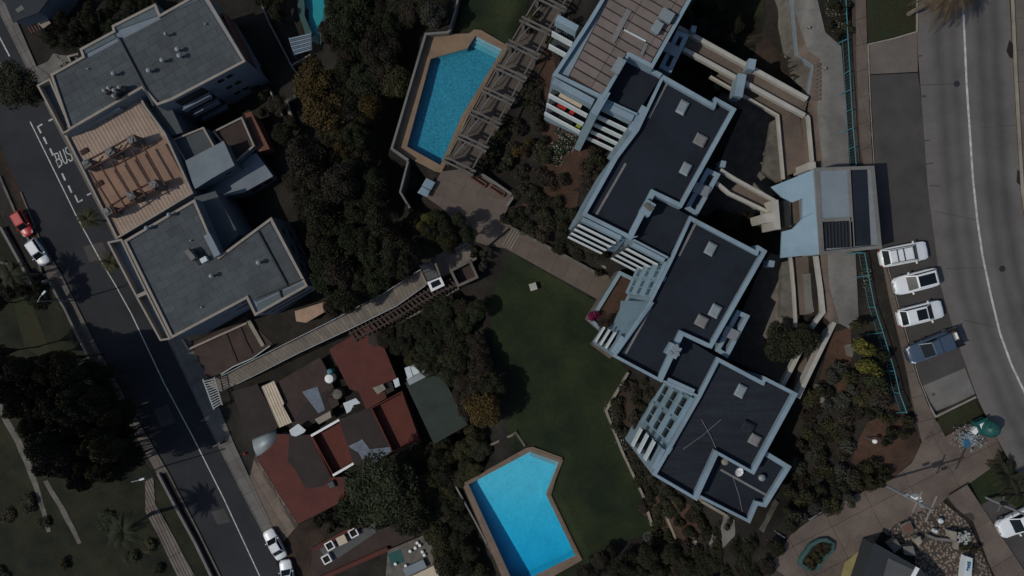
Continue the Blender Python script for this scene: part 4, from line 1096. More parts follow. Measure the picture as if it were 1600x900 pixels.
MB().bar((*P(1229, 313, 28.5), 28.4), (*P(1231, 354, 28.5), 28.4), 0.6, 0.4).build("court_bench", "concrete_warm", pav)
column(pav, (1269,259), 29.8, 26, 0.7, 0.7, 0.1, "cream", "gate_pier")

# ---- walls, ramps and bridges between the block and the upper street
def wallpx(name, label, pts, z1, z0, w, m="cream", cat="wall", zf=None):
    wp = PP(pts, z1)
    ob = kerb(name, wp, z0, z1, w, m, None)
    return tag(ob, label, cat)
def wallvar(name, label, pts, h, w, m="cream", below=1.0, cat="wall"):
    """Wall that follows the ground, h tall. pts are pixels of its top."""
    wp = []
    for i in range(len(pts) - 1):
        (u0, v0), (u1, v1) = pts[i], pts[i + 1]; n = max(1, int(math.hypot(u1 - u0, v1 - v0) / 22))
        for k in range(n): wp.append((u0 + (u1 - u0) * k / n, v0 + (v1 - v0) * k / n))
    wp.append(pts[-1])
    g = [G(u, v, h) for u, v in wp]
    zs = {(round(a, 4), round(b, 4)): c for a, b, c in g}
    f = lambda x, y: gz(x, y)
    ob = kerb(name, [(a, b) for a, b, c in g], lambda x, y: f(x, y) - below, lambda x, y: f(x, y) + h, w, m, None)
    return tag(ob, label, cat)
r1 = struct(MB().prism(PP([(1064,68),(1072,52),(1262,158),(1256,180)], 28.0), 27.2, 28.0).build("access_ramp", "pavement_brown"))
wallpx("ramp_wall", "cream ramp wall running along the shaded garden to the zigzag retaining wall", [(1060,42),(1105,67),(1262,154)], 28.6, 28.0, 0.4)
wallpx("ramp_wall", "cream ramp wall between the two light blue cross piers and the upper path", [(1068,76),(1098,92),(1258,180)], 28.6, 28.0, 0.4)
wallpx("walk_wall", "thin cream wall between the upper walkway slab and the brick verge", [(1261,180),(1264,184),(1271,262)], 28.6, 28.1, 0.24)
wallpx("ramp_wall", "lower cream ramp wall nearest the navy roofs, ending in the vertical walkway", [(1110,119),(1150,142),(1216,180),(1225,280)], 27.2, 26.7, 0.22)
struct(MB().prism(PP([(1120,118),(1126,112),(1250,185),(1262,262),(1226,276),(1218,184)], 26.7), 26.0, 26.7).build("lower_walkway", "pavement_brown"))
struct(MB().prism(PP([(1239,186),(1260,190),(1266,250),(1243,262)], 26.6), 26.0, 26.6).build("walkway_slab", "concrete"))
struct(MB().prism(PP([(1205,190),(1215,185),(1222,282),(1214,285),(1192,268)], 25.4), 24.8, 25.4).build("walkway_slab", "concrete_old"))
for c, s, lab in (((1175,100), (0.7, 1.0), "small light blue pier astride the outer ramp wall"), ((1157,133), (0.8, 2.2), "long light blue pier astride the inner ramp wall"), ((1084,45), (0.5, 0.6), "pale block at the head of the ramp wall beside the brown roof"), ((1130,256), (0.5, 0.6), "pale block at the head of the bridge beside the rear stair landing"), ((1206,412), (0.5, 0.6), "pale block below the porch roof in the shaded gap")):
    x, y = P(*c, 29.4)
    tag(MB().box((x, y, 28.5), (s[0], s[1], 1.8), _a + 0.35).build("cross_pier", "blue_paint"), lab, "pier")
for pts in ([(1078,66),(1110,112),(1212,182),(1222,285),(1196,330),(1150,345),(1092,335),(1160,172),(1118,150)], [(1202,395),(1240,405),(1242,560),(1225,600),(1200,588),(1128,556)]):
    struct(drape("service_court", GP(pts), "concrete_old", 0.1))
# bridge from the pavilion to the block
struct(MB().prism(PP([(1140,298),(1155,285),(1212,318),(1207,334)], 28.25), 27.6, 28.25).build("bridge_deck", "pavement_brown"))
wallpx("bridge_wall", "upper cream parapet of the short bridge from the pavilion porch", [(1126,265),(1150,280),(1214,315)], 28.9, 28.3, 0.3)
wallpx("bridge_wall", "lower cream parapet of the short bridge from the pavilion porch", [(1120,285),(1140,302),(1207,334)], 28.9, 28.3, 0.3)
# south side walkways
wallpx("walk_wall", "cream wall beside the garden path south of the pavilion, bending to the shade", [(1276,400),(1283,450),(1287,488),(1276,502),(1264,520)], 28.9, 28.4, 0.36)
wallpx("walk_wall", "thin cream wall between the two concrete pads south of the porch", [(1236,402),(1241,450),(1244,500),(1244,512)], 27.4, 26.95, 0.22)
struct(MB().prism(PP([(1243,402),(1272,400),(1283,490),(1250,492)], 27.0), 26.4, 27.0).build("walkway_slab", "pavement_brown"))
struct(MB().prism(PP([(1255,428),(1279,426),(1285,484),(1260,490)], 27.2), 27.0, 27.2).build("walkway_slab", "concrete"))
struct(MB().prism(PP([(1222,410),(1234,405),(1240,498),(1219,496)], 26.0), 25.2, 26.0).build("walkway_slab", "concrete_old"))
wallpx("garden_wall", "long sunlit cream wall running diagonally down past the tall lime hedge", [(1308,496),(1262,590),(1247,622)], 28.7, 27.5, 0.4)
wallpx("garden_wall", "shorter cream wall parallel to the long diagonal wall", [(1252,546),(1236,578),(1222,604)], 27.4, 26.7, 0.42)
struct(MB().prism(PP([(1290,520),(1300,505),(1257,600),(1238,612),(1250,570)], 26.6), 25.6, 26.6).build("stepped_walk", "pavement_brown"))
wallvar("retaining_wall", "zigzag pale blue topped retaining wall beside the brick verge", [(1236,-20),(1246,85),(1271,103),(1262,152)], 0.35, 0.16, "grey_wall_light", 3.0)

# ---- grey-roofed blocks on the lower street
def sheets(parent, px, z, ang, m="grey_roof", w=1.75, h=1.0):
    base = MB().prism(PP(px, z), z - 0.1, z + 0.005, bottom=False).build("roof_base", "grey_seam", parent)
    slab_grid(base, PP(px, z), ang, w, h, z + 0.035, 0.03, 0.022, m, "roof_sheet", offrow=0.5, jit=0.004)
def edge_windows(parent, A, B, zt, specs, m="window_glass"):
    """Windows on the wall below roof edge A-B. specs: (t0, t1, depth_top, height, recess)."""
    a, b = V2(P(*A, zt)), V2(P(*B, zt)); d, n = outward(a, b); L = (b - a).length
    for t0, t1, dp, h in specs:
        p, q = a + d * (L * t0), a + d * (L * t1)
        fr = box4(p, q, n, -0.02, 0.06, zt - dp - h, zt - dp).build("window", "grey_wall_light", parent)
        box4(p + d * 0.07, q - d * 0.07, n, 0.06, 0.075, zt - dp - h + 0.07, zt - dp - 0.07).build("pane", m, fr)
ZN = 11.2
x, y = P(230, 110, ZN)
nb = thing("apartment_block", "grey flat-roofed apartment block beside the bus bay with many small roof vents", "apartment block", (x, y, 0))
NP = [(78,116),(128,88),(124,76),(176,48),(174,40),(243,5),(250,22),(300,-6),(322,-8),(384,96),(268,157),(245,165),(222,138),(108,204)]
unit(nb, NP, ZN, -0.5, 0.3, 0.3, "grey_wall", "trim_stone", None)
_an = pxang((108,204),(222,138), ZN)
sheets(nb, [(84,119),(190,62),(254,28),(300,0),(318,0),(377,95),(266,152),(245,160),(224,132),(112,198)], ZN - 0.26, _an)
for pts in ([(130,86),(126,79),(177,51),(182,59)], [(180,48),(178,43),(241,10),(247,24)], [(255,24),(300,-2),(306,-6),(312,0)]):
    MB().prism(PP(pts, ZN - 0.2), ZN - 0.3, ZN - 0.17, bottom=False).build("roof_strip", "teal_roof", nb)
for a_, b_ in (((184,58),(240,165)),):
    A_, B_ = P(*a_, ZN), P(*b_, ZN)
    MB().bar((A_[0], A_[1], ZN - 0.1), (B_[0], B_[1], ZN - 0.1), 0.22, 0.3).build("roof_ridge", "grey_roof", nb)
BAL = [(57,133),(78,122),(112,202),(98,210)]
poly = ccw(PP(BAL, ZN - 0.4)); inn = inset(poly, 0.22)
bb = MB().prism(poly, ZN - 4, ZN - 1.4).build("balcony", "grey_wall", nb)
for i in range(4):
    j = (i + 1) % 4; MB().prism([poly[i], poly[j], inn[j], inn[i]], ZN - 1.4, ZN - 0.4 + 0.004 * i).build("balcony_wall", "trim_stone", bb)
MB().prism(inn, ZN - 1.4, ZN - 1.35, bottom=False).build("balcony_floor", "teal_roof", bb)
for pts in ([(339,24),(350,19),(387,94),(376,99)],):
    poly = ccw(PP(pts, ZN - 1.2)); inn = inset(poly, 0.3)
    bb = MB().prism(poly, ZN - 4.5, ZN - 2.4).build("balcony", "brick_red", nb)
    for i in range(4):
        j = (i + 1) % 4; MB().prism([poly[i], poly[j], inn[j], inn[i]], ZN - 2.4, ZN - 1.2 + 0.004 * i).build("balcony_wall", "brick_red", bb)
A, B = (384,96), (268,157)
edge_windows(nb, A, B, ZN, [(t, t + 0.09, dp, 1.0) for dp in (0.9, 3.7, 6.4) for t in (0.24, 0.36)])
for k in range(4):
    a, b = V2(P(*A, ZN)), V2(P(*B, ZN)); d, n = outward(a, b); L = (b - a).length
    dp = 0.5 + 2.75 * k
    bo = box4(a + d * L * 0.62, a + d * L * 0.99, n, 0.02, 0.05, ZN - dp - 2.1, ZN - dp - 0.2).build("balcony_shade_sheet", "void_shade", nb)  # dark sheet on the wall, shade of the recess painted in
    box4(a + d * L * 0.62, a + d * L * 0.99, n, 0.05, 0.75, ZN - dp - 2.4, ZN - dp - 2.2).build("balcony_slab", "grey_wall", bo)
    box4(a + d * L * 0.62, a + d * L * 0.99, n, 0.75, 0.87, ZN - dp - 2.4, ZN - dp - 1.4).build("balcony_front", "grey_wall", bo)
# middle block: plywood deck terrace with the chimney-pier pergola
ZM = 9.4
x, y = P(200, 260, ZM)
mb_ = thing("apartment_block", "low apartment block between the grey roofs topped by a tan roof terrace", "apartment block", (x, y, 0))
MP = [(100,210),(218,148),(228,166),(258,207),(302,302),(182,374)]
ribbed("deck_ribbed", (0.36, 0.268, 0.205), math.degrees(_an) + 90, 0.45, 0.5)
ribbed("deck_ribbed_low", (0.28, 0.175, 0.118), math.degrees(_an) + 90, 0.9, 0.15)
unit(mb_, MP, ZM, -0.5, 0.35, 0.25, "grey_wall", "trim_stone", None)
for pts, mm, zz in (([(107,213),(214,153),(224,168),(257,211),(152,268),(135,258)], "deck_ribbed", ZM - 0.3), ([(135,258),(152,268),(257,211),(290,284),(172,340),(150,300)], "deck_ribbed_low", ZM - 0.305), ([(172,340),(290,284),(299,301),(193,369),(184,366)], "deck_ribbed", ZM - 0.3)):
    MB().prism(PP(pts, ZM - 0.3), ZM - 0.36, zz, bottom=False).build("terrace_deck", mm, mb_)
A_, B_ = P(112, 206, ZM), P(190, 166, ZM)
MB().bar((A_[0], A_[1], ZM + 0.3), (B_[0], B_[1], ZM + 0.3), 1.0, 1.1).build("parapet_bench", "grey_wall_light", mb_)
x, y = P(205, 260, ZM)
pg = thing("terrace_pergola", "brown timber pergola with stone piers over the tan roof terrace", "pergola", (x, y, ZM - 0.3))
PR = [(206,218),(172,237),(136,256)]; PQ = [(240,288),(205,306),(169,330)]
ZG = ZM + 1.9
for (u, v) in PR + PQ:
    x, y = P(u, v, ZG)
    pr = MB().box((x, y, ZM + 0.85), (0.95, 0.95, 2.3), _an).build("pier", "concrete_old", pg)
    for k in range(4):
        MB().box((x + random.uniform(-.3, .3), y + random.uniform(-.3, .3), ZM + 2.04 + 0.012 * k), (0.4, 0.35, 0.1 + 0.03 * k), random.random()).build("cap_stone", "grey_strip", pr)
for row, sg in ((PR, 1), (PQ, 1)):
    for k in range(2):
        for sft in ((-3, -5), (4, 6)):
            a_, b_ = row[k], row[k + 1]
            A_, B_ = P(a_[0] + sft[0], a_[1] + sft[1], ZG), P(b_[0] + sft[0], b_[1] + sft[1], ZG)
            MB().bar((A_[0], A_[1], ZG - 0.3), (B_[0], B_[1], ZG - 0.3), 0.16, 0.22).build("purlin", "brown_wood", pg)
for k in range(6):
    t = k / 5
    A_ = P(222 - 82 * t, 226 + 42 * t, ZG); B_ = P(258 - 78 * t, 290 + 42 * t, ZG)
    MB().bar((A_[0], A_[1], ZG - 0.1), (B_[0], B_[1], ZG - 0.1), 0.16, 0.2).build("rafter", "brown_wood", pg)
for a_, b_ in (((200,221),(192,232)), ((190,226),(182,236)), ((160,243),(153,252))):
    A_, B_ = P(*a_, ZG), P(*b_, ZG); MB().bar((A_[0], A_[1], ZG - 0.2), (B_[0], B_[1], ZG - 0.2), 0.12, 0.16).build("cross_piece", "brown_wood", pg)
for i, c in enumerate(((136,196),(151,188),(168,180),(180,174),(130,236),(153,287))):
    x, y = P(*c, ZM)
    lab = ["square floor grille beside the bench", "second floor grille along the terrace parapet", "third floor grille along the terrace parapet", "floor grille nearest the cluster of roof flues", "dark floor grille beside the pergola corner pier", "dark floor grille under the pergola by the street edge"][i]
    gr_ = thing("terrace_grille", lab + " on the tan roof terrace", "grille", (x, y, ZM - 0.3), "floor grilles on the tan roof terrace")
    MB().box((x, y, ZM - 0.2), (0.95, 0.6, 0.16), _an).build("frame", "brown_wood", gr_)
    for k in range(4):
        MB().box((x + math.cos(_an) * (k - 1.5) * 0.2, y + math.sin(_an) * (k - 1.5) * 0.2, ZM - 0.1), (0.07, 0.5, 0.05), _an).build("bar", "black_iron", gr_)
# rear annexes between the blocks
def annex(name, label, pts, z, m, roof, par=None, zb=0.5, ph=0.3, pw=0.22, cat="annexe"):
    poly = PP(pts, z); x = sum(p[0] for p in poly) / len(poly); y = sum(p[1] for p in poly) / len(poly)
    t = thing(name, label, cat, (x, y, zb))
    MB().prism(poly, zb, z - (ph if par else 0.02)).build("outer_wall", m, t)
    pc = ccw(poly); inn = inset(pc, pw)
    if par:
        for i in range(len(pc)):
            j = (i + 1) % len(pc); MB().prism([pc[i], pc[j], inn[j], inn[i]], z - ph, z).build("parapet", par, t)
        MB().prism(inset(pc, pw + 0.01), z - ph, z - ph + 0.03, bottom=False).build("roof_sheet", roof, t)
    else:
        MB().prism(inset(pc, -0.1), z - 0.02, z + 0.05).build("roof_sheet", roof, t)
    return t
mat("rear_render", (0.19, 0.225, 0.245), 0.85, 0.1, 0.5, 5.0, 0.1, stain=0.15)
a1 = annex("rear_annexe", "pale grey rendered stair tower behind the tan terrace", [(291,252),(349,222),(365,258),(330,278),(305,294)], 9.0, "rear_render", "rear_render")
edge_windows(a1, (365,258), (330,278), 9.0, [(0.3, 0.6, 1.2, 0.7)])
annex("rear_annexe", "dark flat annexe roof with a tan parapet corner behind the terrace", [(268,218),(318,198),(336,230),(290,254)], 8.0, "grey_wall", "grey_roof", "trim_stone")
annex("rear_annexe", "dark connecting roof beside the grey block and the tan terrace", [(225,166),(262,158),(284,206),(262,212)], 8.4, "grey_wall", "grey_roof")
t_ = annex("rear_terrace_house", "brown roof terrace with a white railing behind the stair tower", [(332,205),(378,182),(398,228),(366,256),(350,228)], 7.0, "grey_wall", "brown_tin", "trim_stone")
edge_windows(t_, (398,228), (366,256), 7.0, [(0.1, 0.35, 1, 1), (0.45, 0.75, 1, 1), (0.1, 0.35, 3.5, 1), (0.45, 0.75, 3.5, 1)])
t_ = annex("rear_house", "grey rendered rear house with dark windows stepping down to the trees", [(330,282),(366,258),(400,240),(425,275),(380,300),(320,312)], 5.6, "rear_render", "grey_wall")
edge_windows(t_, (425,275), (380,300), 5.6, [(0.1, 0.4, 0.6, 1.2), (0.5, 0.85, 0.6, 1.2)])
t_ = annex("rear_porch", "brown tiled rear porch at the wooded edge beside the grey block", [(384,178),(392,176),(420,232),(404,236)], 6.0, "brick_red", "brick_red")
t_ = annex("rear_wing", "dark sloping metal roof linking the terrace to the lower grey block", [(305,309),(336,300),(372,366),(345,396)], 8.6, "grey_wall", "grey_roof")
# south block
ZS = 11.0
x, y = P(330, 430, ZS)
sb = thing("apartment_block", "grey flat-roofed apartment block beside the sloping boardwalk", "apartment block", (x, y, 0))
SP = [(193,376),(304,311),(342,400),(424,339),(481,447),(398,494),(385,467),(268,529)]
unit(sb, SP, ZS, -0.5, 0.3, 0.3, "grey_wall", "trim_stone", None)
_as = pxang((268,529),(385,467), ZS)
sheets(sb, [(198,380),(302,318),(340,407),(421,346),(471,439),(400,472),(388,462),(270,523)], ZS - 0.26, _as)
MB().prism(PP([(402,474),(473,441),(477,447),(402,487)], ZS - 0.26), ZS - 0.3, ZS - 0.215, bottom=False).build("roof_strip", "teal_roof", sb)
for a_, b_ in (((403,361),(450,448)), ((400,466),(474,436)), ((436,454),(440,466))):
    A_, B_ = P(*a_, ZS), P(*b_, ZS); MB().bar((A_[0], A_[1], ZS - 0.12), (B_[0], B_[1], ZS - 0.12), 0.12, 0.24).build("roof_divider", "black_iron", sb)
A_, B_ = P(326, 367, ZS), P(343, 400, ZS)
MB().bar((A_[0], A_[1], ZS + 0.2), (B_[0], B_[1], ZS + 0.2), 0.8, 0.9).build("parapet_bench", "grey_wall_light", sb)
for pts in ([(167,378),(190,372),(214,462),(211,460)], [(211,460),(222,458),(268,530),(250,532)]):
    poly = ccw(PP([(167,378),(190,373),(230,456),(212,464)] if pts[0][0] == 167 else [(212,464),(230,456),(267,530),(250,533)], ZS - 0.4)); inn = inset(poly, 0.22)
    bb = MB().prism(poly, ZS - 4, ZS - 1.5).build("balcony", "grey_wall", sb)
    for i in range(4):
        j = (i + 1) % 4; MB().prism([poly[i], poly[j], inn[j], inn[i]], ZS - 1.5, ZS - 0.4 + 0.004 * i).build("balcony_wall", "trim_stone", bb)
    MB().prism(inn, ZS - 1.5, ZS - 1.45, bottom=False).build("balcony_floor", "grey_wall_light", bb)
edge_windows(sb, (385,467), (268,529), ZS, [(0.04, 0.3, 0.5, 0.9), (0.04, 0.3, 3.2, 0.9), (0.38, 0.5, 3.0, 0.8)])
edge_windows(sb, (481,447), (398,494), ZS, [(0.1, 0.9, 0.5 + 2.7 * k, 1.0) for k in range(3)])
edge_windows(sb, (424,339), (481,447), ZS, [(t, t + 0.1, 1.0 + 2.8 * k, 1.1) for k in range(3) for t in (0.15, 0.4, 0.65)])
annex("ground_terrace", "tan tiled ground terrace at the foot of the grey block beside the boardwalk", [(462,487),(507,473),(516,481),(478,503),(464,501)], 5.4, "terracotta", "deck_ply", zb=2.0, cat="terrace")
# forecourt by the boardwalk
fc = struct(drape("forecourt", GP([(285,545),(385,495),(430,540),(340,590),(318,600)]), "brown_tin", 0.08))
for a_, b_ in (((350,520),(372,566)), ((392,500),(415,540)), ((375,510),(396,552))):
    line_mark("court_strip", PP([a_, b_], 1.0), gz(*P(*b_, 1.0)) + 0.3, 0.5 if a_[0] == 392 else 0.2, fc, "concrete_warm" if a_[0] == 392 else "joint")
wallvar("forecourt_fence", "white rail fence along the forecourt above the boardwalk", [(345,585),(364,573),(394,560),(422,540)], 1.0, 0.12, "galvanised", 0.2, "fence")
wallvar("forecourt_wall", "low stone wall along the foot of the grey block by the forecourt", [(284,530),(294,546),(340,525),(385,505)], 0.6, 0.25, "trim_stone")
# roof furniture on the grey roofs
def flue(lab, c, z, r=0.2, h=0.9, n=1):
    r *= 0.62
    x, y = P(*c, z + h)
    t = thing("roof_flue", lab, "flue", (x, y, z), "flues on the grey roofs of the lower blocks")
    MB().lathe([(r, 0), (r, h * 0.8)], (x, y, z), 10).build("pipe", "galvanised", t, smooth=True)
    MB().lathe([(r * 1.1, h * 0.78), (r * 1.9, h * 0.84), (r * 1.7, h * 0.98), (r * 0.4, h * 1.12)], (x, y, z), 10).build("cowl", "galvanised", t, smooth=True)
zr = ZN - 0.22
flue("lone flue above the cluster of three on the bus-bay block roof", (258,52), zr)
flue("topmost flue of the cluster on the bus-bay block roof", (276,76), zr, 0.26)
flue("middle flue of the cluster on the bus-bay block roof", (279,86), zr, 0.26)
flue("westmost flue of the cluster on the bus-bay block roof", (252,93), zr, 0.24)
flue("flue below the cluster on the bus-bay block roof", (231,109), zr, 0.26)
flue("single flue on the street half of the bus-bay block roof", (176,114), zr, 0.24)
flue("tiny pipe near the ridge end of the bus-bay block roof", (320,37), zr, 0.1, 0.3)
flue("tiny pipe near the street corner of the bus-bay block roof", (136,107), zr, 0.1, 0.3)
x, y = P(178, 145, zr + 0.6)
cl = thing("flue_cluster", "jumble of flues and stacks on the bus-bay block roof above the terrace", "chimney", (x, y, zr))
for dx, dy, h_ in ((-0.9, 0.2, 0.8), (-0.2, 0.4, 1.1), (0.5, 0.1, 1.2), (0.3, -0.5, 0.9), (1.0, 0.5, 1.0)):
    st = MB().box((x + dx, y + dy, zr + h_ / 2), (0.55, 0.5, h_), _an).build("stack", "concrete_old", cl)
    MB().lathe([(0.16, 0), (0.14, 0.35), (0.26, 0.4), (0.05, 0.55)], (x + dx, y + dy, zr + h_), 9).build("pot", "steel", st, smooth=True)
zr = ZS - 0.22
flue("upper flue on the boardwalk block roof near the middle seam", (329,431), zr, 0.24)
flue("flue on the rear half of the boardwalk block roof", (403,410), zr, 0.26)
flue("small flue on the terrace edge of the boardwalk block roof, nearer the street", (228,356), zr, 0.24)
flue("small flue on the terrace edge of the boardwalk block roof, farther from the street", (263,335), zr, 0.22)
flue("tiny pipe near the south edge of the boardwalk block roof", (314,480), zr, 0.1, 0.3)
flue("tiny pipe near the north edge of the boardwalk block roof", (297,376), zr, 0.1, 0.3)
x, y = P(312, 402, zr + 0.5)
tk = thing("roof_tank", "pale box stack with a dark hatch on the boardwalk block roof", "chimney", (x, y, zr))
MB().box((x - 0.9, y + 0.3, zr + 0.6), (0.6, 1.4, 1.2), _as + 0.2).build("stack", "concrete", tk)
MB().box((x + 0.5, y - 0.3, zr + 0.3), (0.8, 0.6, 0.6), _as).build("hatch", "white_paint", tk)
MB().box((x - 0.1, y, zr + 0.15), (1.2, 1.5, 0.3), _as).build("curb", "charcoal_roof", tk)

# ---- red- and green-roofed houses below the boardwalk
def house(name, label, pts, z, zb, roof, wall="concrete_old", th=0.12, tilt=None, cat="house"):
    poly = PP(pts, z); x = sum(p[0] for p in poly) / len(poly); y = sum(p[1] for p in poly) / len(poly)
    t = thing(name, label, cat, (x, y, zb))
    MB().prism(inset(ccw(poly), 0.2), zb - 1, z - th).build("outer_wall", wall, t)
    zt = (lambda a, b: z + tilt[0] * (a - x) + tilt[1] * (b - y)) if tilt else (lambda a, b: z)
    MB().prism(poly, lambda a, b: zt(a, b) - th, zt).build("roof", roof, t)
    return t
def patch(parent, pts, z, m, name="roof_patch", th=0.03):
    return MB().prism(PP(pts, z), z - 0.05, z + th, bottom=False).build(name, m, parent)
h1 = house("red_roofed_house", "large dull red flat roof just below the boardwalk", [(514,546),(584,504),(620,591),(598,600),(604,622),(572,640),(560,612),(546,608)], 7.4, 2.5, "red_roof")
patch(h1, [(577,520),(584,512),(594,535),(585,543),(575,535)], 7.4, "brown_felt")
patch(h1, [(598,600),(612,596),(616,610),(604,616)], 7.42, "brown_felt")
h3 = house("red_roofed_house", "low dull red roof with a large brown patch beside the lower pavement", [(402,716),(432,690),(432,678),(486,680),(518,746),(540,745),(546,778),(465,819)], 5.2, 0.8, "red_roof")
patch(h3, [(452,676),(484,682),(516,745),(505,760),(478,764),(462,735),(450,720)], 5.2, "brown_felt")
x, y = P(518, 757, 5.4)
hatch_ = MB().box((x, y, 5.35), (0.9, 0.9, 0.35), 0.4).build("roof_hatch", "charcoal_roof", h3); MB().box((x, y, 5.56), (0.7, 0.7, 0.06), 0.4).build("lid", "grey_sheet", hatch_)
h5 = house("brown_roofed_house", "dark brown felt roof with a torn blue-grey tarpaulin between the red channels", [(530,655),(578,636),(613,706),(574,732),(553,726)], 6.2, 2.0, "brown_felt")
tp = patch(h5, [(544,697),(560,690),(566,686),(578,702),(612,698),(612,705),(575,731),(572,728),(560,707),(548,700)], 6.23, "tarp_blue", "tarpaulin", 0.04)
for nm, lab, pts, z in (("red_channel", "sunken red roof channel with white end bars between two brown roofs", [(486,681),(530,656),(553,724),(520,743)], 5.8), ("red_channel", "wide sunken red roof channel beside the green roof", [(579,637),(628,611),(656,689),(613,707)], 6.8)):
    poly = ccw(PP(pts, z)); x, y = poly[0]; inn = inset(poly, 0.15)
    t = thing(nm, lab, "roof", (x, y, 2.0))
    MB().prism(poly, 1.5, z - 1.0).build("channel_body", "brown_tin", t)
    MB().prism(inset(poly, 0.16), z - 1.0, z - 0.93, bottom=False).build("channel_floor", "red_bright", t)
    for i in range(4):
        j = (i + 1) % 4; MB().prism([poly[i], poly[j], inn[j], inn[i]], z - 1.0, z + 0.02 * i).build("channel_wall", "red_roof", t)
    if pts[0][0] == 486:
        for a_, b_ in (((486,681),(530,656)), ((520,743),(553,724))):
            A_, B_ = P(*a_, z + 0.3), P(*b_, z + 0.3); MB().bar((A_[0], A_[1], z + 0.2), (B_[0], B_[1], z + 0.2), 0.3, 0.25).build("end_bar", "white_plastic", t)
h2 = house("green_roofed_house", "house with a dull green shallow gable roof beside the lawn trees", [(633,598),(684,574),(731,664),(678,694)], 8.2, 4.2, "green_roof")
ridge = [(656,648),(708,620)]
A_, B_ = P(*ridge[0], 8.25), P(*ridge[1], 8.25); MB().bar((A_[0], A_[1], 8.24), (B_[0], B_[1], 8.24), 0.25, 0.12).build("roof_ridge", "green_roof", h2)
A_, B_ = P(637, 597, 8.5), P(683, 574, 8.5); MB().bar((A_[0], A_[1], 8.4), (B_[0], B_[1], 8.4), 0.9, 0.12).build("zinc_flashing", "zinc", h2)
h6 = house("brown_roofed_house", "rusty brown corrugated roof beside the cream awning", [(425,602),(500,558),(514,584),(530,632),(480,664),(462,672)], 4.4, 1.2, "brown_tin")
patch(h6, [(473,632),(505,612),(522,648),(480,666),(462,655)], 4.4, "brown_felt")
patch(h6, [(472,612),(496,604),(508,640),(498,646),(484,628)], 4.43, "tarp_blue", "tarpaulin")
h7 = house("brown_roofed_house", "plain dark brown carport roof beside the lower pavement", [(362,612),(402,600),(436,664),(428,676),(392,690)], 3.6, 0.8, "brown_felt")
aw = thing("cream_awning", "long cream ribbed awning between two brown roofs", "awning", (*P(430, 632, 4.8), 1.5))
ribbed("awning_ribbed", (0.6, 0.5, 0.36), math.degrees(pxang((412,606),(438,666),4.8)), 0.35, 0.6)
MB().prism(PP([(409,604),(428,595),(444,630),(442,634),(456,660),(437,668)], 4.8), 4.7, 4.8).build("canopy", "awning_ribbed", aw)
MB().bar((*P(409, 604, 4.6), 4.62), (*P(437, 668, 4.6), 4.62), 0.12, 0.14).build("front_beam", "concrete_warm", aw)
for u, v in ((412,607), (437,664)): MB().bar((*P(u, v, 4.5), 1.0), (*P(u, v, 4.5), 4.6), 0.1, 0.1).build("post", "steel", aw)
zr_ = thing("zinc_roof", "curved zinc sheet roof at the corner of the low red roof", "roof", (*P(415, 692, 4.0), 0.8))
zm = MB()
for k in range(9):
    t = k / 8; h_ = 3.6 + 0.5 * math.sin(math.pi * t)
    for (u, v) in ((393 + 8 * t, 688 + 26 * t), (430 + 8 * t, 672 + 22 * t)): x, y = P(u, v, 4.0); zm.v.append((x, y, h_))
zm.f = [(2 * k, 2 * k + 1, 2 * k + 3, 2 * k + 2) for k in range(8)]
zo = zm.build("barrel_sheet", "zinc", zr_, smooth=True)
so = zo.modifiers.new("thickness", 'SOLIDIFY'); so.thickness = 0.06
for u, v in ((395,692), (402,712), (430,676), (437,692)): MB().bar((*P(u, v, 3.5), 0.5), (*P(u, v, 3.5), 3.55), 0.1, 0.1).build("post", "steel", zr_)
# pale slabs and junk between the roofs
for i, (pts, z, lab) in enumerate((([(452,672),(466,662),(478,672),(475,676),(462,682),(455,680)], 5.5, "ragged white sheet above the low red roof"), ([(492,655),(516,642),(518,652),(498,663)], 5.4, "pale slab at the upper end of the sunken channel"),
                           ([(536,630),(556,622),(563,630),(552,633),(548,642),(542,646)], 7.0, "crumpled pale sheet beside the brown felt roof"), ([(582,606),(598,600),(603,608),(590,616)], 7.9, "pale slab on the large red roof"), ([(614,594),(622,590),(625,602),(618,606)], 7.6, "small white slab beside the zinc flashing"),
                           ([(632,575),(640,572),(645,588),(637,592)], 8.8, "first white panel behind the green roof"), ([(641,572),(648,568),(656,582),(646,587)], 8.8, "second white panel behind the green roof"), ([(650,566),(658,563),(665,575),(660,580)], 8.8, "grey panel behind the green roof"))):
    poly = PP(pts, z); x, y = poly[0]
    t = thing("roof_panel", lab, "panel", (x, y, z - 0.9), "loose panels between the small houses")
    MB().prism(poly, z - 0.06, z + 0.03).build("sheet", "concrete" if i == 7 else "concrete_warm" if i in (1, 3) else "white_paint", t)
    cx_, cy_ = sum(p[0] for p in poly) / len(poly), sum(p[1] for p in poly) / len(poly)
    MB().box((cx_, cy_, z - 0.48), (0.5, 0.5, 0.84)).build("prop", "steel", t)
for c, z, mm, r_, lab in (((514,592), 5.6, "white_plastic", 0.62, "white round water tank in the yard by the large red roof"), ((527,616), 5.0, "concrete_old", 0.7, "grey round water tank below the white one"), ((515,581), 5.0, "teal_paint", 0.4, "small teal bucket above the white water tank")):
    x, y = P(*c, z)
    t = thing("water_tank", lab, "water tank", (x, y, z - 1.6))
    MB().lathe([(r_ * 0.96, 0), (r_, 0.1), (r_, 1.35), (r_ * 0.9, 1.5)], (x, y, z - 1.6), 18).build("drum", mm, t, smooth=True)
    MB().lathe([(r_ * 0.9, 1.5), (r_ * 0.85, 1.57), (0.2, 1.63)], (x, y, z - 1.6), 18).build("lid", mm, t, smooth=True)
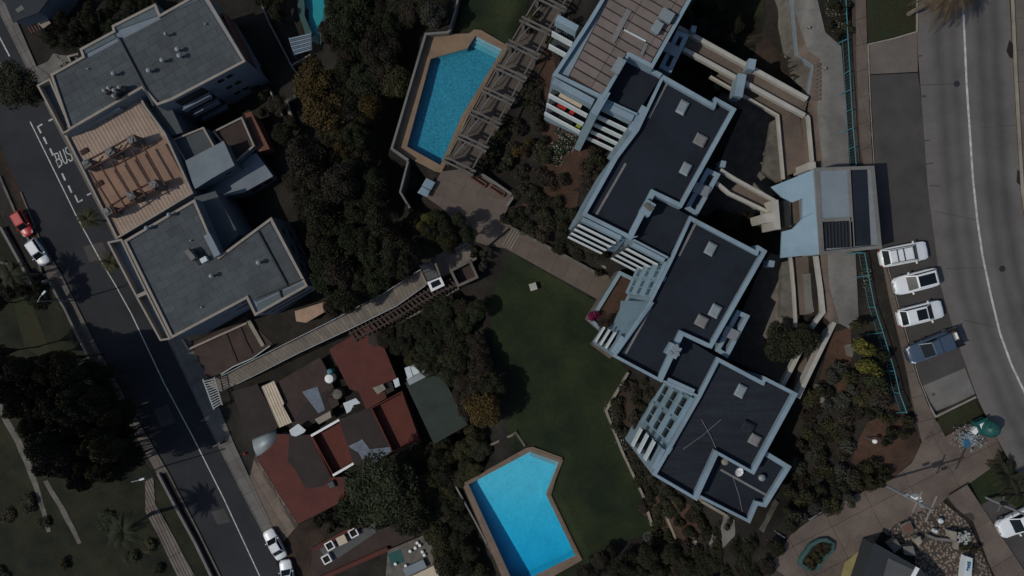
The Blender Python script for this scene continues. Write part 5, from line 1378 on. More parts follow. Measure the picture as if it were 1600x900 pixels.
# forecourt slabs on the street side of the low red roof
fy = struct(drape("front_yard", GP([(400,706),(404,720),(466,820),(440,850),(420,810),(390,745)]), "joint", 0.05))
slab_grid(fy, GP([(400,706),(404,720),(466,820),(440,850),(420,810),(390,745)]), pxang((402,716),(465,819), 1), 2.2, 1.6, lambda x, y: gz(x, y) + 0.12, 0.1, 0.03, "pavement_brown")
yd = struct(drape("earth_yard", GP([(440,850),(466,820),(500,806),(520,800),(505,850),(490,900),(460,915)]), "soil", 0.06))
# red-walled house at the bottom edge
rh = house("red_walled_house", "red walled house with a grey roof terrace and square white planters", [(488,860),(660,806),(676,828),(606,858),(500,905),(485,905)], 5.4, 1.5, "brown_tin", "brick_red")
patch(rh, [(498,857),(585,818),(588,832),(516,880)], 5.42, "grey_sheet", "terrace_floor")
for a_, b_ in (((488,860),(600,800)), ((500,905),(606,858))):
    A_, B_ = P(*a_, 5.9), P(*b_, 5.9); MB().bar((A_[0], A_[1], 5.6), (B_[0], B_[1], 5.6), 0.55, 0.5).build("parapet", "red_roof", rh)
for c, lab in (((515,853), "square white planter in the middle of the terrace"), ((510,874), "square white planter at the street corner of the terrace"), ((552,833), "square white planter beside the tree on the terrace")):
    x, y = P(*c, 6.0); an = 0.5
    t = thing("planter_box", lab, "planter", (x, y, 5.45), "square white planters on the red house terrace")
    po = [(x + a * math.cos(an) - b * math.sin(an), y + a * math.sin(an) + b * math.cos(an)) for a, b in ((-.55, -.55), (.55, -.55), (.55, .55), (-.55, .55))]
    pi_ = inset(ccw(po), 0.14)
    for i in range(4):
        j = (i + 1) % 4; MB().prism([po[i], po[j], pi_[j], pi_[i]], 5.45, 6.0 + 0.003 * i).build("side", "white_plastic", t)
    MB().prism(pi_, 5.45, 5.85).build("soil", "soil_dark", t)
x, y = P(534, 844, 6.1)
t = thing("terrace_table", "cream square table between the white planters", "table", (x, y, 5.45))
MB().box((x, y, 6.12), (1.2, 1.1, 0.08), 0.45).build("tabletop", "cream_canvas", t)
for sx, sy in ((-.45, -.4), (.45, -.4), (.45, .4), (-.45, .4)): MB().box((x + sx, y + sy, 5.76), (0.08, 0.08, 0.62)).build("leg", "steel", t)
gh = house("cream_roofed_house", "tan roof terrace with a cream corner roof at the bottom edge beside the trees", [(606,860),(672,832),(700,880),(690,930),(600,930)], 6.0, 3.0, "concrete_old", "cream")
patch(gh, [(644,898),(690,876),(702,884),(692,930),(640,930)], 6.0, "cream_canvas", "cream_roof", 0.5)
patch(gh, [(606,866),(626,858),(632,878),(612,886)], 6.0, "teal_plastic", "green_mat")
A_, B_ = P(632, 895, 6.5), P(664, 880, 6.5); MB().bar((A_[0], A_[1], 6.3), (B_[0], B_[1], 6.3), 1.1, 0.5).build("bench_block", "grey_wall_light", gh)
for i, c in enumerate(((652,848),(656,852),(649,856),(641,861),(660,862),(663,867),(618,881),(634,884))):
    x, y = P(*c, 6.2)
    tag(MB().lathe([(0.1, 0), (0.2, 0.05), (0.22, 0.28), (0.16, 0.34)], (x, y, 6.0), 8).build("flower_pot", "white_plastic"), ["topmost", "second", "third", "fourth", "fifth", "sixth", "westmost", "lowest"][i] + " white pot on the tan roof terrace", "pot", "white pots on the tan roof terrace")

# ---- bottom right: charcoal roof with yellow yard wall
cr = house("charcoal_roofed_house", "charcoal and grey sheet roof beside the cobbled garden", [(1339,930),(1366,848),(1440,890),(1470,930)], 32.0, 30.0, "charcoal_roof", "charcoal_roof")
patch(cr, [(1372,930),(1388,872),(1434,893),(1420,930)], 32.02, "grey_sheet", "roof_sheet")
A_, B_ = P(1434, 887, 32.1), P(1424, 905, 32.1); MB().bar((A_[0], A_[1], 32.08), (B_[0], B_[1], 32.08), 0.35, 0.12).build("white_flashing", "white_plastic", cr)
yt = struct(drape("yellow_terrace", GP([(1365,848),(1362,838),(1347,842),(1343,858),(1318,878),(1305,930),(1340,930)]), "yellow_wall", 0.2))
# teal-rimmed planter on the plaza and the painted court
t = thing("teal_planter", "octagonal teal rimmed planter bed on the brown plaza", "planter", (*P(1273, 866, 28.6), 28.2))
OC = [(1250,872),(1266,850),(1280,842),(1292,841),(1305,850),(1303,862),(1286,880),(1278,892),(1262,892),(1248,884)]
g0 = [G(u, v) for u, v in OC]; zc = max(g[2] for g in g0) + 0.55
po = ccw(PP(OC, zc)); pi_ = inset(po, 0.33)
for i in range(len(po)):
    j = (i + 1) % len(po); MB().prism([po[i], po[j], pi_[j], pi_[i]], zc - 1.2, zc).build("rim", "teal_floor", t)
MB().prism(pi_, zc - 1.2, zc - 0.15).build("soil", "soil_dark", t)
# ------------------------------------------------------------------ pools, terrace, pergola walk, boardwalk
def pool(name, label, px, deck_px, z, depth_fn, lining, deck_m, slab=(1.5, 1.2), ang=0.0, water_off=0.12):
    po = ccw(PP(px, z)); x = sum(p[0] for p in po) / len(po); y = sum(p[1] for p in po) / len(po)
    t = thing(name, label, "swimming pool", (x, y, z))
    # basin: floor (sloping) and walls
    fm = MB(); n = len(po)
    fm.v = [(a, b, z - depth_fn(a, b)) for a, b in po]; fm.f = [tuple(range(n))]
    fm.build("basin_floor", lining, t)
    for i in range(n):
        j = (i + 1) % n
        (x0, y0), (x1, y1) = po[i], po[j]
        MB().add([(x0, y0, z - depth_fn(x0, y0)), (x1, y1, z - depth_fn(x1, y1)), (x1, y1, z - 0.02), (x0, y0, z - 0.02)], [(3, 2, 1, 0)]).build("basin_wall", lining, t)
    MB().prism(inset(po, 0.012), lambda a, b: z - depth_fn(a, b) + 0.012, z - water_off).build("water", "pool_water", t)
    do = ccw(PP(deck_px, z))
    base = holed(do, [inset(po, -0.02)], z - 0.6, z - 0.05, "deck_base", "joint", t)
    cop = inset(po, -0.42)
    for i in range(n):
        j = (i + 1) % n
        MB().prism([po[i], po[j], cop[j], cop[i]], z - 0.05, z + 0.03).build("coping", "pool_deck" if deck_m == "pool_deck" else deck_m, t)
    return t, po, do, cop
p1, po1, do1, cop1 = pool("swimming_pool", "large blue pool framed by a tan deck beside the pergola walk", POOL1, DECK1, Z_DECK1, lambda x, y: 1.15 + 0.9 * max(0.0, min(1.0, (17 - y) / 14)), "tiles_upper", "pool_deck")
dk1 = holed(do1, [cop1], Z_DECK1 - 0.05, Z_DECK1 - 0.01, "deck_paving", "pool_deck", p1)
# steps at the shallow end
for k in range(3):
    a_, b_ = (742 - 3 * k, 58 + 5 * k), (784 - 3 * k, 79 + 5 * k)
    A_, B_ = P(*a_, 13.4), P(*b_, 13.4); zz = Z_DECK1 - 0.25 - 0.25 * k
    MB().bar((A_[0], A_[1], zz - 0.4), (B_[0], B_[1], zz - 0.4), 0.45, 0.8).build("pool_step", "tile_pale", p1)
p2, po2, do2, cop2 = pool("swimming_pool", "bright cyan angular pool beside the lawn", POOL2, DECK2, Z_DECK2, lambda x, y: 0.95 + 1.3 * max(0.0, min(1.0, (-23 - y) / 13)), "tiles_lower", "pool_deck_dull")
holed(do2, [cop2], Z_DECK2 - 0.05, Z_DECK2 - 0.01, "deck_paving", "pool_deck_dull", p2)
A_, B_ = P(829, 709, 11.0), P(872, 725, 11.0)
MB().bar((A_[0], A_[1], 10.75), (B_[0], B_[1], 10.75), 0.5, 0.5).build("pool_step", "tile_pale", p2)
# walls on the valley side of the pools
def wall_line(name, label, px, z1, z0, w, m, cat="wall"):
    return tag(kerb(name, PP(px, z1), z0, z1, w, m, None), label, cat)
wall_line("pool_wall", "grey wall on the wooded side of the large pool, returning along the upper lawn", [(704,45),(700,50),(665,53),(645,120),(612,232),(638,250)], 14.9, 8.0, 0.25, "concrete")
wall_line("pool_wall", "grey wall bending from the large pool corner down to the boardwalk trees", [(638,250),(625,300),(640,325)], 14.4, 8.0, 0.22, "concrete")
wall_line("lawn_wall", "grey wall beside the upper lawn at the top edge", [(702,46),(712,15),(722,-40)], 14.9, 10.0, 0.22, "concrete")
wall_line("pool_wall", "thin grey wall on the wooded side of the cyan pool", [(712,760),(745,820),(800,925)], 11.0, 6.0, 0.2, "concrete")
wallvar("garden_edge", "thin path wall climbing from the cyan pool deck to the trees", [(745,705),(800,680),(806,676),(820,697)], 0.3, 0.25, "concrete_old")
# solar panels by the terrace
t = thing("solar_panel", "pair of pale blue solar panels beside the pool terrace", "solar panel", (*P(668, 292, 14.6), 13.6))
for pts in ([(666,278),(680,285),(673,297),(659,290)], [(659,291),(672,298),(667,308),(652,301)]):
    q = [P(u, v, 14.7) for u, v in pts]
    fr = MB().prism(q, 14.55, 14.66).build("panel", "galvanised", t)
    MB().prism(inset(ccw(q), 0.06), 14.66, 14.672).build("glass", "solar_glass" if False else "blue_pale", fr)
for u, v in ((662,287), (676,292), (660,303), (668,304)): MB().box((*P(u, v, 14.4), 14.0), (0.07, 0.07, 1.1)).build("leg", "steel", t)

# terrace and mid path: laid slabs
tr = struct(drape("terrace", PP(TERR1, Z_TERR), "joint", 0.05))
slab_grid(tr, PP(TERR1, Z_TERR), pxang((690,268),(803,306), 14), 1.9, 1.9, Z_TERR, 0.15, 0.016, "terrace")
mp = struct(drape("middle_path", PP(PATHM, 13.4), "joint", 0.05))
slab_grid(mp, PP(PATHM, 13.4), pxang((783,347),(952,432), 13.4), 1.6, 2.5, 13.4, 0.3, 0.016, "terrace")
for k in range(4):
    A_, B_ = P(815 - 4 * k, 360 - 2 * k, 13.5), P(797 - 4 * k, 390 - 2 * k, 13.5); MB().bar((A_[0], A_[1], 13.43), (B_[0], B_[1], 13.43), 0.1, 0.12).build("step_edge", "concrete_warm", mp)
for k in range(4):
    A_, B_ = P(946 - 4 * k, 420 - 3 * k, 14.2), P(962 - 4 * k, 428 - 3 * k, 14.2); MB().bar((A_[0], A_[1], 13.9 + .1 * k), (B_[0], B_[1], 13.9 + .1 * k), 0.1, 0.3).build("step_edge", "concrete_warm", mp)
wall_line("path_wall", "low stone wall along the planted side of the middle path", [(783,347),(830,372),(880,398),(938,430)], 13.9, 12.8, 0.3, "concrete_old")
wall_line("terrace_wall", "low wall with brick planters along the terrace, ending in a white flower corner", [(737,262),(768,282),(803,306),(792,322)], 14.7, 13.0, 0.28, "concrete")
for pts, lab in (([(733,277),(738,272),(761,287),(757,293)], "brick planter trough next to the pergola end"), ([(764,293),(768,288),(790,301),(786,308)], "brick planter trough next to the white flower corner")):
    t = thing("brick_planter", lab, "planter", (*P(*pts[0], 14.4), 13.9))
    q = ccw(PP(pts, 14.4)); qi = inset(q, 0.12)
    for i in range(4):
        j = (i + 1) % 4; MB().prism([q[i], q[j], qi[j], qi[i]], 13.9, 14.4).build("side", "brick_red", t)
    MB().prism(qi, 13.9, 14.25).build("soil", "soil_dark", t)
x, y = P(833, 448, 12.1)
t = thing("garden_box", "small white service box standing on the lawn below the middle path", "box", (x, y, 11.6))
MB().box((x, y, 11.9), (0.75, 0.75, 0.6), 0.3).build("body", "concrete_warm", t); MB().box((x, y, 12.23), (0.85, 0.85, 0.06), 0.3).build("lid", "cream", t)
# lawn edge wall toward the block
wallvar("lawn_edge_wall", "pale garden wall bending between the lawn and the planted slope below the block", [(982,582),(947,642),(972,705),(1005,775),(1025,840)], 0.5, 0.28, "concrete_warm")
wallvar("slope_wall", "short garden wall among the shrubs below the lowest roof", [(1037,797),(1056,842)], 0.4, 0.25, "concrete_warm")
wallvar("slope_wall", "stubby garden wall beside the concrete ramp below the lowest roof", [(1083,832),(1088,848)], 0.4, 0.25, "concrete_warm")
struct(drape("concrete_ramp", GP([(1130,802),(1147,812),(1122,862),(1108,866),(1107,845)]), "concrete", 0.12))
struct(drape("slope_path", GP([(1010,876),(1040,864),(1086,842),(1088,850),(1050,872),(1020,884)]), "concrete_old", 0.1))
wallvar("slope_wall", "low wall beside the rear terrace at the foot of the block", [(1216,784),(1192,832)], 0.4, 0.2, "concrete_old")

mat("pergola_stone", (0.145, 0.135, 0.12), 0.9, 0.2, 1.2, 7.0, 0.3, stain=0.3)
# pergola walk beside the large pool
x, y = P(770, 150, 14)
pw_ = thing("pergola_walk", "concrete pergola walk of paired cross beams between the large pool and the garden", "pergola", (x, y, 13.85))
WALK = [(700,250),(737,270),(870,45),(900,-10),(878,-22),(828,22)]
mat("walk_paving", (0.105, 0.085, 0.07), 0.9, 0.2, 0.6, 6.0, 0.2, tint=0.06, stain=0.2)
wb = struct(drape("pergola_path", PP(WALK, 14.0), "joint", 0.05))
slab_grid(wb, PP(WALK, 14.0), pxang((700,250),(828,22), 14), 2.4, 1.6, 14.0, 0.15, 0.02, "walk_paving")
ZB = 16.9
PAIRS = [((862,-42),(898,-25)), ((841,-6),(877,12)), ((819,31),(856,49)), ((798,67),(836,86)), ((778,104),(816,122)), ((758,140),(796,158)), ((739,176),(776,194)), ((718,213),(756,231)), ((697,249),(736,268))]
for (a_, b_) in PAIRS:
    for sft in ((1.9, -2.8), (-1.9, 2.8)):
        A_, B_ = V2(P(a_[0] + sft[0], a_[1] + sft[1], ZB)), V2(P(b_[0] + sft[0], b_[1] + sft[1], ZB))
        d_ = (B_ - A_).normalized() * 0.45; A_ -= d_; B_ += d_
        MB().bar((A_.x, A_.y, ZB - 0.15), (B_.x, B_.y, ZB - 0.15), 0.19, 0.28).build("cross_beam", "pergola_stone", pw_)
    for q in (a_, b_):
        x, y = P(*q, ZB)
        MB().box((x, y, (13.6 + ZB - 0.32) / 2), (0.4, 0.4, ZB - 0.32 - 13.6), 1.07).build("post", "pergola_stone", pw_)
for k in range(len(PAIRS) - 1):
    for e in (0, 1):
        for off_ in ((0, 0),):
            a_, b_ = PAIRS[k][e], PAIRS[k + 1][e]
            A_, B_ = P(a_[0] + off_[0], a_[1] + off_[1], ZB - 0.5), P(b_[0] + off_[0], b_[1] + off_[1], ZB - 0.5)
            A_, B_ = V2(A_), V2(B_); d_ = (B_ - A_).normalized() * 0.2; A_ += d_; B_ -= d_
            MB().bar((A_.x, A_.y, ZB - 0.45), (B_.x, B_.y, ZB - 0.45), 0.16, 0.24).build("side_beam", "pergola_stone", pw_)
    a_, b_ = PAIRS[k][0], PAIRS[k + 1][0]
    A_ = P(a_[0] + 9, a_[1] + 10, 14.9); B_ = P(b_[0] + 14, b_[1] - 8, 14.9)
    MB().tube([(A_[0] - 0.2, A_[1] - 0.1, 14.0), (A_[0], A_[1], 14.9), (B_[0], B_[1], 14.9), (B_[0] - 0.2, B_[1] - 0.2, 14.0)], 0.05).build("hand_rail", "galvanised", pw_)

# inclined boardwalk and hillside lift track
BWL = [(322,600),(370,575),(440,540),(520,500),(600,458),(652,424),(700,396),(738,375)]   # upper/north edge
BWR = [(345,612),(395,588),(470,550),(545,515),(620,478),(665,446),(708,425),(745,405)]   # lower/south edge
def bz(u): return 0.4 + (max(0, u - 322)) / 416.0 * 12.9
bw = struct(bpy.data.objects.new("boardwalk", None)); COL.objects.link(bw); ORG[bw.name] = (0, 0, 0)
def lerp_pl(pl, t):
    L = [0]
    for a, b in zip(pl, pl[1:]): L.append(L[-1] + math.dist(a, b))
    s = L[-1] * t; i = max(0, min(len(pl) - 2, int(np.searchsorted(L, s)) - 1)); k = (s - L[i]) / (L[i + 1] - L[i])
    return (pl[i][0] + (pl[i + 1][0] - pl[i][0]) * k, pl[i][1] + (pl[i + 1][1] - pl[i][1]) * k)
def pt3(pl, t, dz=0.0):
    u, v = lerp_pl(pl, t); z = bz(u) + dz; return (*P(u, v, z), z)
NB = 74
for k in range(NB):
    t0, t1 = k / NB + 0.0003, (k + 1) / NB - 0.0003
    q = [pt3(BWL, t0), pt3(BWL, t1), pt3(BWR, t1), pt3(BWR, t0)]
    j_ = random.uniform(-0.015, 0.015)
    MB().hexa([(x, y, z - 0.22) for x, y, z in q], [(x, y, z + j_) for x, y, z in q]).build("plank", "plank", bw, fix=True)
def rail(name, label, pl, t0, t1, h, nposts, m="galvanised", dz=0.0, grp=None):
    a = pt3(pl, t0, dz); t = thing(name, label, "railing", a, grp)
    N = 24
    MB().tube([pt3(pl, t0 + (t1 - t0) * k / N, dz + h) for k in range(N + 1)], 0.045).build("top_rail", m, t)
    MB().tube([pt3(pl, t0 + (t1 - t0) * k / N, dz + h * 0.5) for k in range(N + 1)], 0.03).build("mid_rail", m, t)
    for k in range(nposts):
        p = pt3(pl, t0 + (t1 - t0) * k / (nposts - 1), dz)
        MB().tube([(p[0], p[1], p[2] - 0.3), (p[0], p[1], p[2] + h)], 0.04).build("post", m, t)
rail("boardwalk_railing", "thin metal railing along the wooded side of the boardwalk", BWL, 0.02, 0.98, 1.0, 18)
rail("boardwalk_railing", "thin metal railing along the house side of the boardwalk", BWR, 0.06, 0.8, 1.0, 15)
TRK = [(545,522),(600,495),(650,465),(680,448),(705,436)]
TRK2 = [(552,532),(608,503),(656,474),(690,455),(715,444)]
tk = thing("lift_track", "inclined rusty lift track beside the boardwalk", "track", (*P(620, 487, bz(600)), 5.0))
for pl in (TRK, TRK2):
    MB().tube([pt3(pl, k / 14, 0.1) for k in range(15)], 0.09).build("rail", "rail_track", tk)
for k in range(26):
    t0 = (k + 0.5) / 26; a, b = Vector(pt3(TRK, t0, -0.05)), Vector(pt3(TRK2, t0, -0.05)); e = (b - a).normalized() * 0.3
    MB().bar(a - e, b + e, 0.22, 0.14).build("sleeper", "rail_track", tk)
TW = [(555,538),(620,506),(665,480),(715,450)]
tw = kerb("track_wall", [pt3(TW, k / 10)[:2] for k in range(11)], lambda x, y: gz(x, y) - 1, lambda x, y: gz(x, y) + 0.5, 0.25, "concrete_old", None)
tag(tw, "low wall along the outer side of the lift track", "wall")
# lift cabin
ZC = 13.2
t = thing("lift_cabin", "white framed lift cabin with a dark glass roof at the head of the track", "lift cabin", (*P(683, 443, ZC), 10.5))
CB = [(667,440),(688,431),(695,446),(674,456)]
q = ccw(PP(CB, ZC)); qi = inset(q, 0.3)
for i in range(4):
    j = (i + 1) % 4
    MB().prism([q[i], q[j], qi[j], qi[i]], ZC - 0.2, ZC + 0.002 * i).build("roof_frame", "white_plastic", t)
    MB().prism([q[i], q[j], inset(q, 0.06)[j], inset(q, 0.06)[i]], ZC - 2.3, ZC - 0.22).build("side_window", "car_glass", t)
MB().prism(qi, ZC - 0.16, ZC - 0.08).build("roof_glass", "car_glass", t)
MB().prism(q, ZC - 2.5, ZC - 2.31).build("cabin_floor", "steel", t)
# landing at the head of the track
lz = 13.2
l_ = struct(MB().prism(PP([(677,412),(732,378),(755,371),(764,352),(742,350),(735,372),(672,404)], lz), lz - 0.3, lz).build("upper_landing", "terrace"))
t = thing("lift_station", "open grey frame of the lift station beside the landing", "frame", (*P(725, 425, 13), 11.0))
FR = [(702,422),(735,405),(748,434),(715,449)]
q = ccw(PP(FR, 13.4)); qi = inset(q, 0.3)
for i in range(4):
    j = (i + 1) % 4; MB().prism([q[i], q[j], qi[j], qi[i]], 10.5, 13.4 + 0.003 * i).build("side_wall", "concrete_old", t)
MB().prism(qi, 10.5, 12.3).build("station_floor", "brown_tin", t)
GF = [(655,415),(676,408),(686,432),(667,440)]
t = thing("glass_canopy", "small flat glass canopy over the boardwalk beside the lift cabin", "canopy", (*P(670, 424, 13.4), 11.5))
MB().prism(PP(GF, 13.6), 13.55, 13.6).build("glass", "grey_sheet", t)
for i in range(4):
    a_, b_ = GF[i], GF[(i + 1) % 4]; A_, B_ = P(*a_, 13.6), P(*b_, 13.6); MB().bar((A_[0], A_[1], 13.6), (B_[0], B_[1], 13.6), 0.1, 0.12).build("frame_bar", "black_iron", t)
    MB().box((A_[0], A_[1], 12.5), (0.1, 0.1, 2.1)).build("post", "black_iron", t)
MB().bar((*P(661, 427, 13.6), 13.63), (*P(681, 420, 13.6), 13.63), 0.08, 0.1).build("frame_bar", "black_iron", t)
# gate grille at the foot of the boardwalk
t = thing("entrance_canopy", "barred dark canopy at the street end of the boardwalk", "canopy", (*P(330, 620, 2), 0.2))
CPX = [(318,594),(336,592),(346,630),(334,636)]
for k in range(12):
    s = k / 11; A_ = P(318 + 16 * s, 596 + 42 * s, 2.8); B_ = P(335 + 11 * s, 592 + 38 * s, 2.8)
    MB().bar((A_[0], A_[1], 2.8), (B_[0], B_[1], 2.8), 0.12, 0.08).build("bar", "steel", t)
for a_, b_ in (((317,593),(334,639)), ((335,590),(347,632))):
    A_, B_ = P(*a_, 2.75), P(*b_, 2.75); MB().bar((A_[0], A_[1], 2.72), (B_[0], B_[1], 2.72), 0.16, 0.14).build("side_beam", "steel", t)
    for q_ in (a_, b_): MB().box((*P(*q_, 2.7), 1.35), (0.14, 0.14, 2.6)).build("post", "steel", t)

# ---- walls of the lower street
wallvar("roadside_wall", "pale wall on the meadow side of the parked cars, stepping in at its end", [(0,355),(25,400),(50,447),(62,442),(75,438)], 0.9, 0.35, "concrete")
wallvar("roadside_wall", "long pale wall between the roadside walk and the dark trees", [(77,440),(88,462),(100,482),(120,524),(150,582),(175,632)], 0.9, 0.3, "concrete")
wallvar("roadside_wall", "pale kerb wall running down beside the lower road past the palm", [(246,740),(275,795),(305,850),(333,908)], 0.5, 0.35, "concrete")
st = struct(drape("plank_path", GP([(227,752),(240,745),(243,785),(272,838),(305,900),(280,905),(250,840),(228,800)]), "joint", 0.06))
slab_grid(st, GP([(227,752),(240,745),(243,785),(272,838),(305,900),(280,905),(250,840),(228,800)]), pxang((240,785),(295,900), 0), 3.6, 0.42, lambda x, y: gz(x, y) + 0.14, 0.1, 0.07, "plank", "plank")
wallvar("meadow_wall", "short bent stone wall in the meadow near the white parked car", [(0,410),(12,413),(24,432)], 0.6, 0.35, "concrete_old")

# ---- neighbouring garden at the top edge: teal pool, blue striped pergola
t, po3, do3, cop3 = pool("garden_pool", "curved teal pool between dark trees at the top edge", POOL3, DECK3, Z_DECK3, lambda x, y: 0.9, "tiles_teal", "teal_floor")
holed(do3, [cop3], Z_DECK3 - 0.05, Z_DECK3 - 0.01, "deck_paving", "teal_floor", t)
t = thing("slat_shade", "blue and white striped slat shade beside the teal pool", "pergola", (*P(470, 70, 5.5), 3.0))
for k in range(9):
    s = k / 8; A_ = P(452 + 7 * s, 61 + 24 * s, 5.6); B_ = P(486 + 0 * s, 53 + 24 * s, 5.6)
    MB().bar((A_[0], A_[1], 5.6), (B_[0], B_[1], 5.6), 0.17, 0.06).build("slat", "tarp_blue" if k % 2 else "blue_pale", t)
for a_, b_ in (((452,60),(460,87)), ((486,52),(487,78))):
    A_, B_ = P(*a_, 5.5), P(*b_, 5.5); MB().bar((A_[0], A_[1], 5.5), (B_[0], B_[1], 5.5), 0.12, 0.14).build("beam", "steel", t)
    for q_ in (a_, b_): MB().box((*P(*q_, 5.4), 4.2), (0.12, 0.12, 2.5)).build("post", "steel", t)
wallvar("garden_wall", "thin pale wall running down from the top edge past the striped shade", [(398,-20),(420,35),(455,102),(466,118)], 0.9, 0.18, "concrete")
wallvar("garden_wall", "pale wall return below the striped shade", [(455,102),(485,85)], 0.9, 0.18, "concrete")
wallvar("yard_wall", "stub of pink stone wall at the wooded edge behind the grey block", [(462,150),(447,158),(453,178),(463,198)], 0.9, 0.4, "concrete_warm")
wallvar("yard_wall", "thin white topped wall at the foot of the grey block", [(421,140),(432,165),(440,180)], 1.0, 0.15, "cream")
# top-left corner house and yard
t = house("dark_roofed_house", "dark flat roof house at the upper left corner of the street", [(-40,-30),(22,-60),(120,-60),(60,20),(20,35),(8,5)], 5.0, 0.0, "charcoal_roof", "grey_wall")
patch(t, [(24,15),(34,8),(38,14),(28,20)], 5.0, "concrete")
struct(drape("side_lane", GP([(62,118),(90,60),(160,30),(250,-40),(300,-40),(180,40),(120,92),(80,116)]), "soil_dark", 0.05))
t = thing("garden_trellis", "pink brown timber frame with a white sheet in the corner garden", "pergola", (*P(55, 42, 2.4), 0.2))
for k in range(5):
    A_ = P(40 + 4.5 * k, 34 - 1.5 * k, 2.5); B_ = P(50 + 4.5 * k, 52 - 1.5 * k, 2.5); MB().bar((A_[0], A_[1], 2.5), (B_[0], B_[1], 2.5), 0.12, 0.1).build("slat", "brick_red", t)
for u, v in ((40,34), (58,28), (50,52), (68,46)): MB().box((*P(u, v, 2.4), 1.2), (0.12, 0.12, 2.5)).build("post", "brick_red", t)
MB().prism(PP([(44,26),(50,22),(53,27),(47,31)], 2.7), 2.56, 2.62).build("white_sheet", "white_plastic", t)
annex("garden_shed", "tan shed roof in the corner garden beside the timber frame", [(60,36),(72,28),(78,36),(68,43)], 2.6, "brick_red", "trim_stone", zb=0.0, cat="shed")
# side entrance between street and the grey block
sl = struct(drape("side_entrance", GP([(58,104),(76,96),(84,84),(100,100),(130,92),(125,110),(80,125)]), "pavement_grey", 0.12))
for k in range(3):
    A_, B_ = P(86 + 4 * k, 88 - 0 * k, 0.6), P(94 + 4 * k, 104 - 1 * k, 0.6); MB().bar((A_[0], A_[1], 0.25), (B_[0], B_[1], 0.25), 0.2, 0.2).build("step", "concrete_warm", sl)
wallvar("entry_wall", "low stone wall frame beside the side entrance steps", [(122,84),(106,88),(110,97)], 0.6, 0.25, "trim_stone")

# ---- teal railing along the upper garden path
def fence(label, pts, h=1.3, spacing=2.2, zoff=0.0):
    g = []
    for i in range(len(pts) - 1):
        (u0, v0), (u1, v1) = pts[i], pts[i + 1]; n = max(1, int(math.hypot(u1 - u0, v1 - v0) / 16 / spacing * 1.0 + 0.5))
        for k in range(n): g.append(G(u0 + (u1 - u0) * k / n, v0 + (v1 - v0) * k / n, h))
    g.append(G(*pts[-1], h))
    t = thing("street_railing", label, "railing", g[0])
    for zz, r_ in ((h, 0.045), (h * 0.12, 0.02)):
        MB().tube([(x, y, z + zz) for x, y, z in g], r_).build("rail", "teal_paint", t)
    for k, (x, y, z) in enumerate(g):
        MB().tube([(x, y, z - 0.3), (x, y, z + h)], 0.05).build("post", "teal_paint", t)
        if k % 2 == 0:
            MB().tube([(x, y, z + h * 0.9), (x - 0.85, y - 0.25, z - 0.1)], 0.035).build("stay", "teal_paint", t)
    for a, b in zip(g, g[1:]):
        n = 6
        for k in range(1, n):
            s = k / n; x, y, z = a[0] + (b[0] - a[0]) * s, a[1] + (b[1] - a[1]) * s, a[2] + (b[2] - a[2]) * s
            MB().tube([(x, y, z + h * 0.12), (x, y, z + h)], 0.009, 4).build("baluster", "teal_paint", t)
fence("teal metal railing between the upper garden path and the pavement, north of the pavilion", [(1321,-20),(1325,60),(1328,110),(1333,200),(1338,258)])
fence("teal metal railing above the planted bank, south of the pavilion", [(1342,394),(1351,395),(1357,430),(1367,480),(1380,520),(1398,580),(1406,615),(1417,645)])
for k, (u, v) in enumerate(((1264,43),(1289,107),(1280,147))):
    x, y, z = G(u, v, 0.3)
    t = thing("path_light", ["white bollard light near the bend of the upper path", "white bollard light below the path bend", "white bollard light beside the brick steps"][k], "bollard light", (x, y, z))
    MB().lathe([(0.1, 0), (0.1, 0.35)], (x, y, z), 10).build("stem", "steel", t); MB().lathe([(0.1, 0.35), (0.12, 0.43), (0.06, 0.48)], (x, y, z), 10).build("lamp_head", "concrete_warm", t, smooth=True)
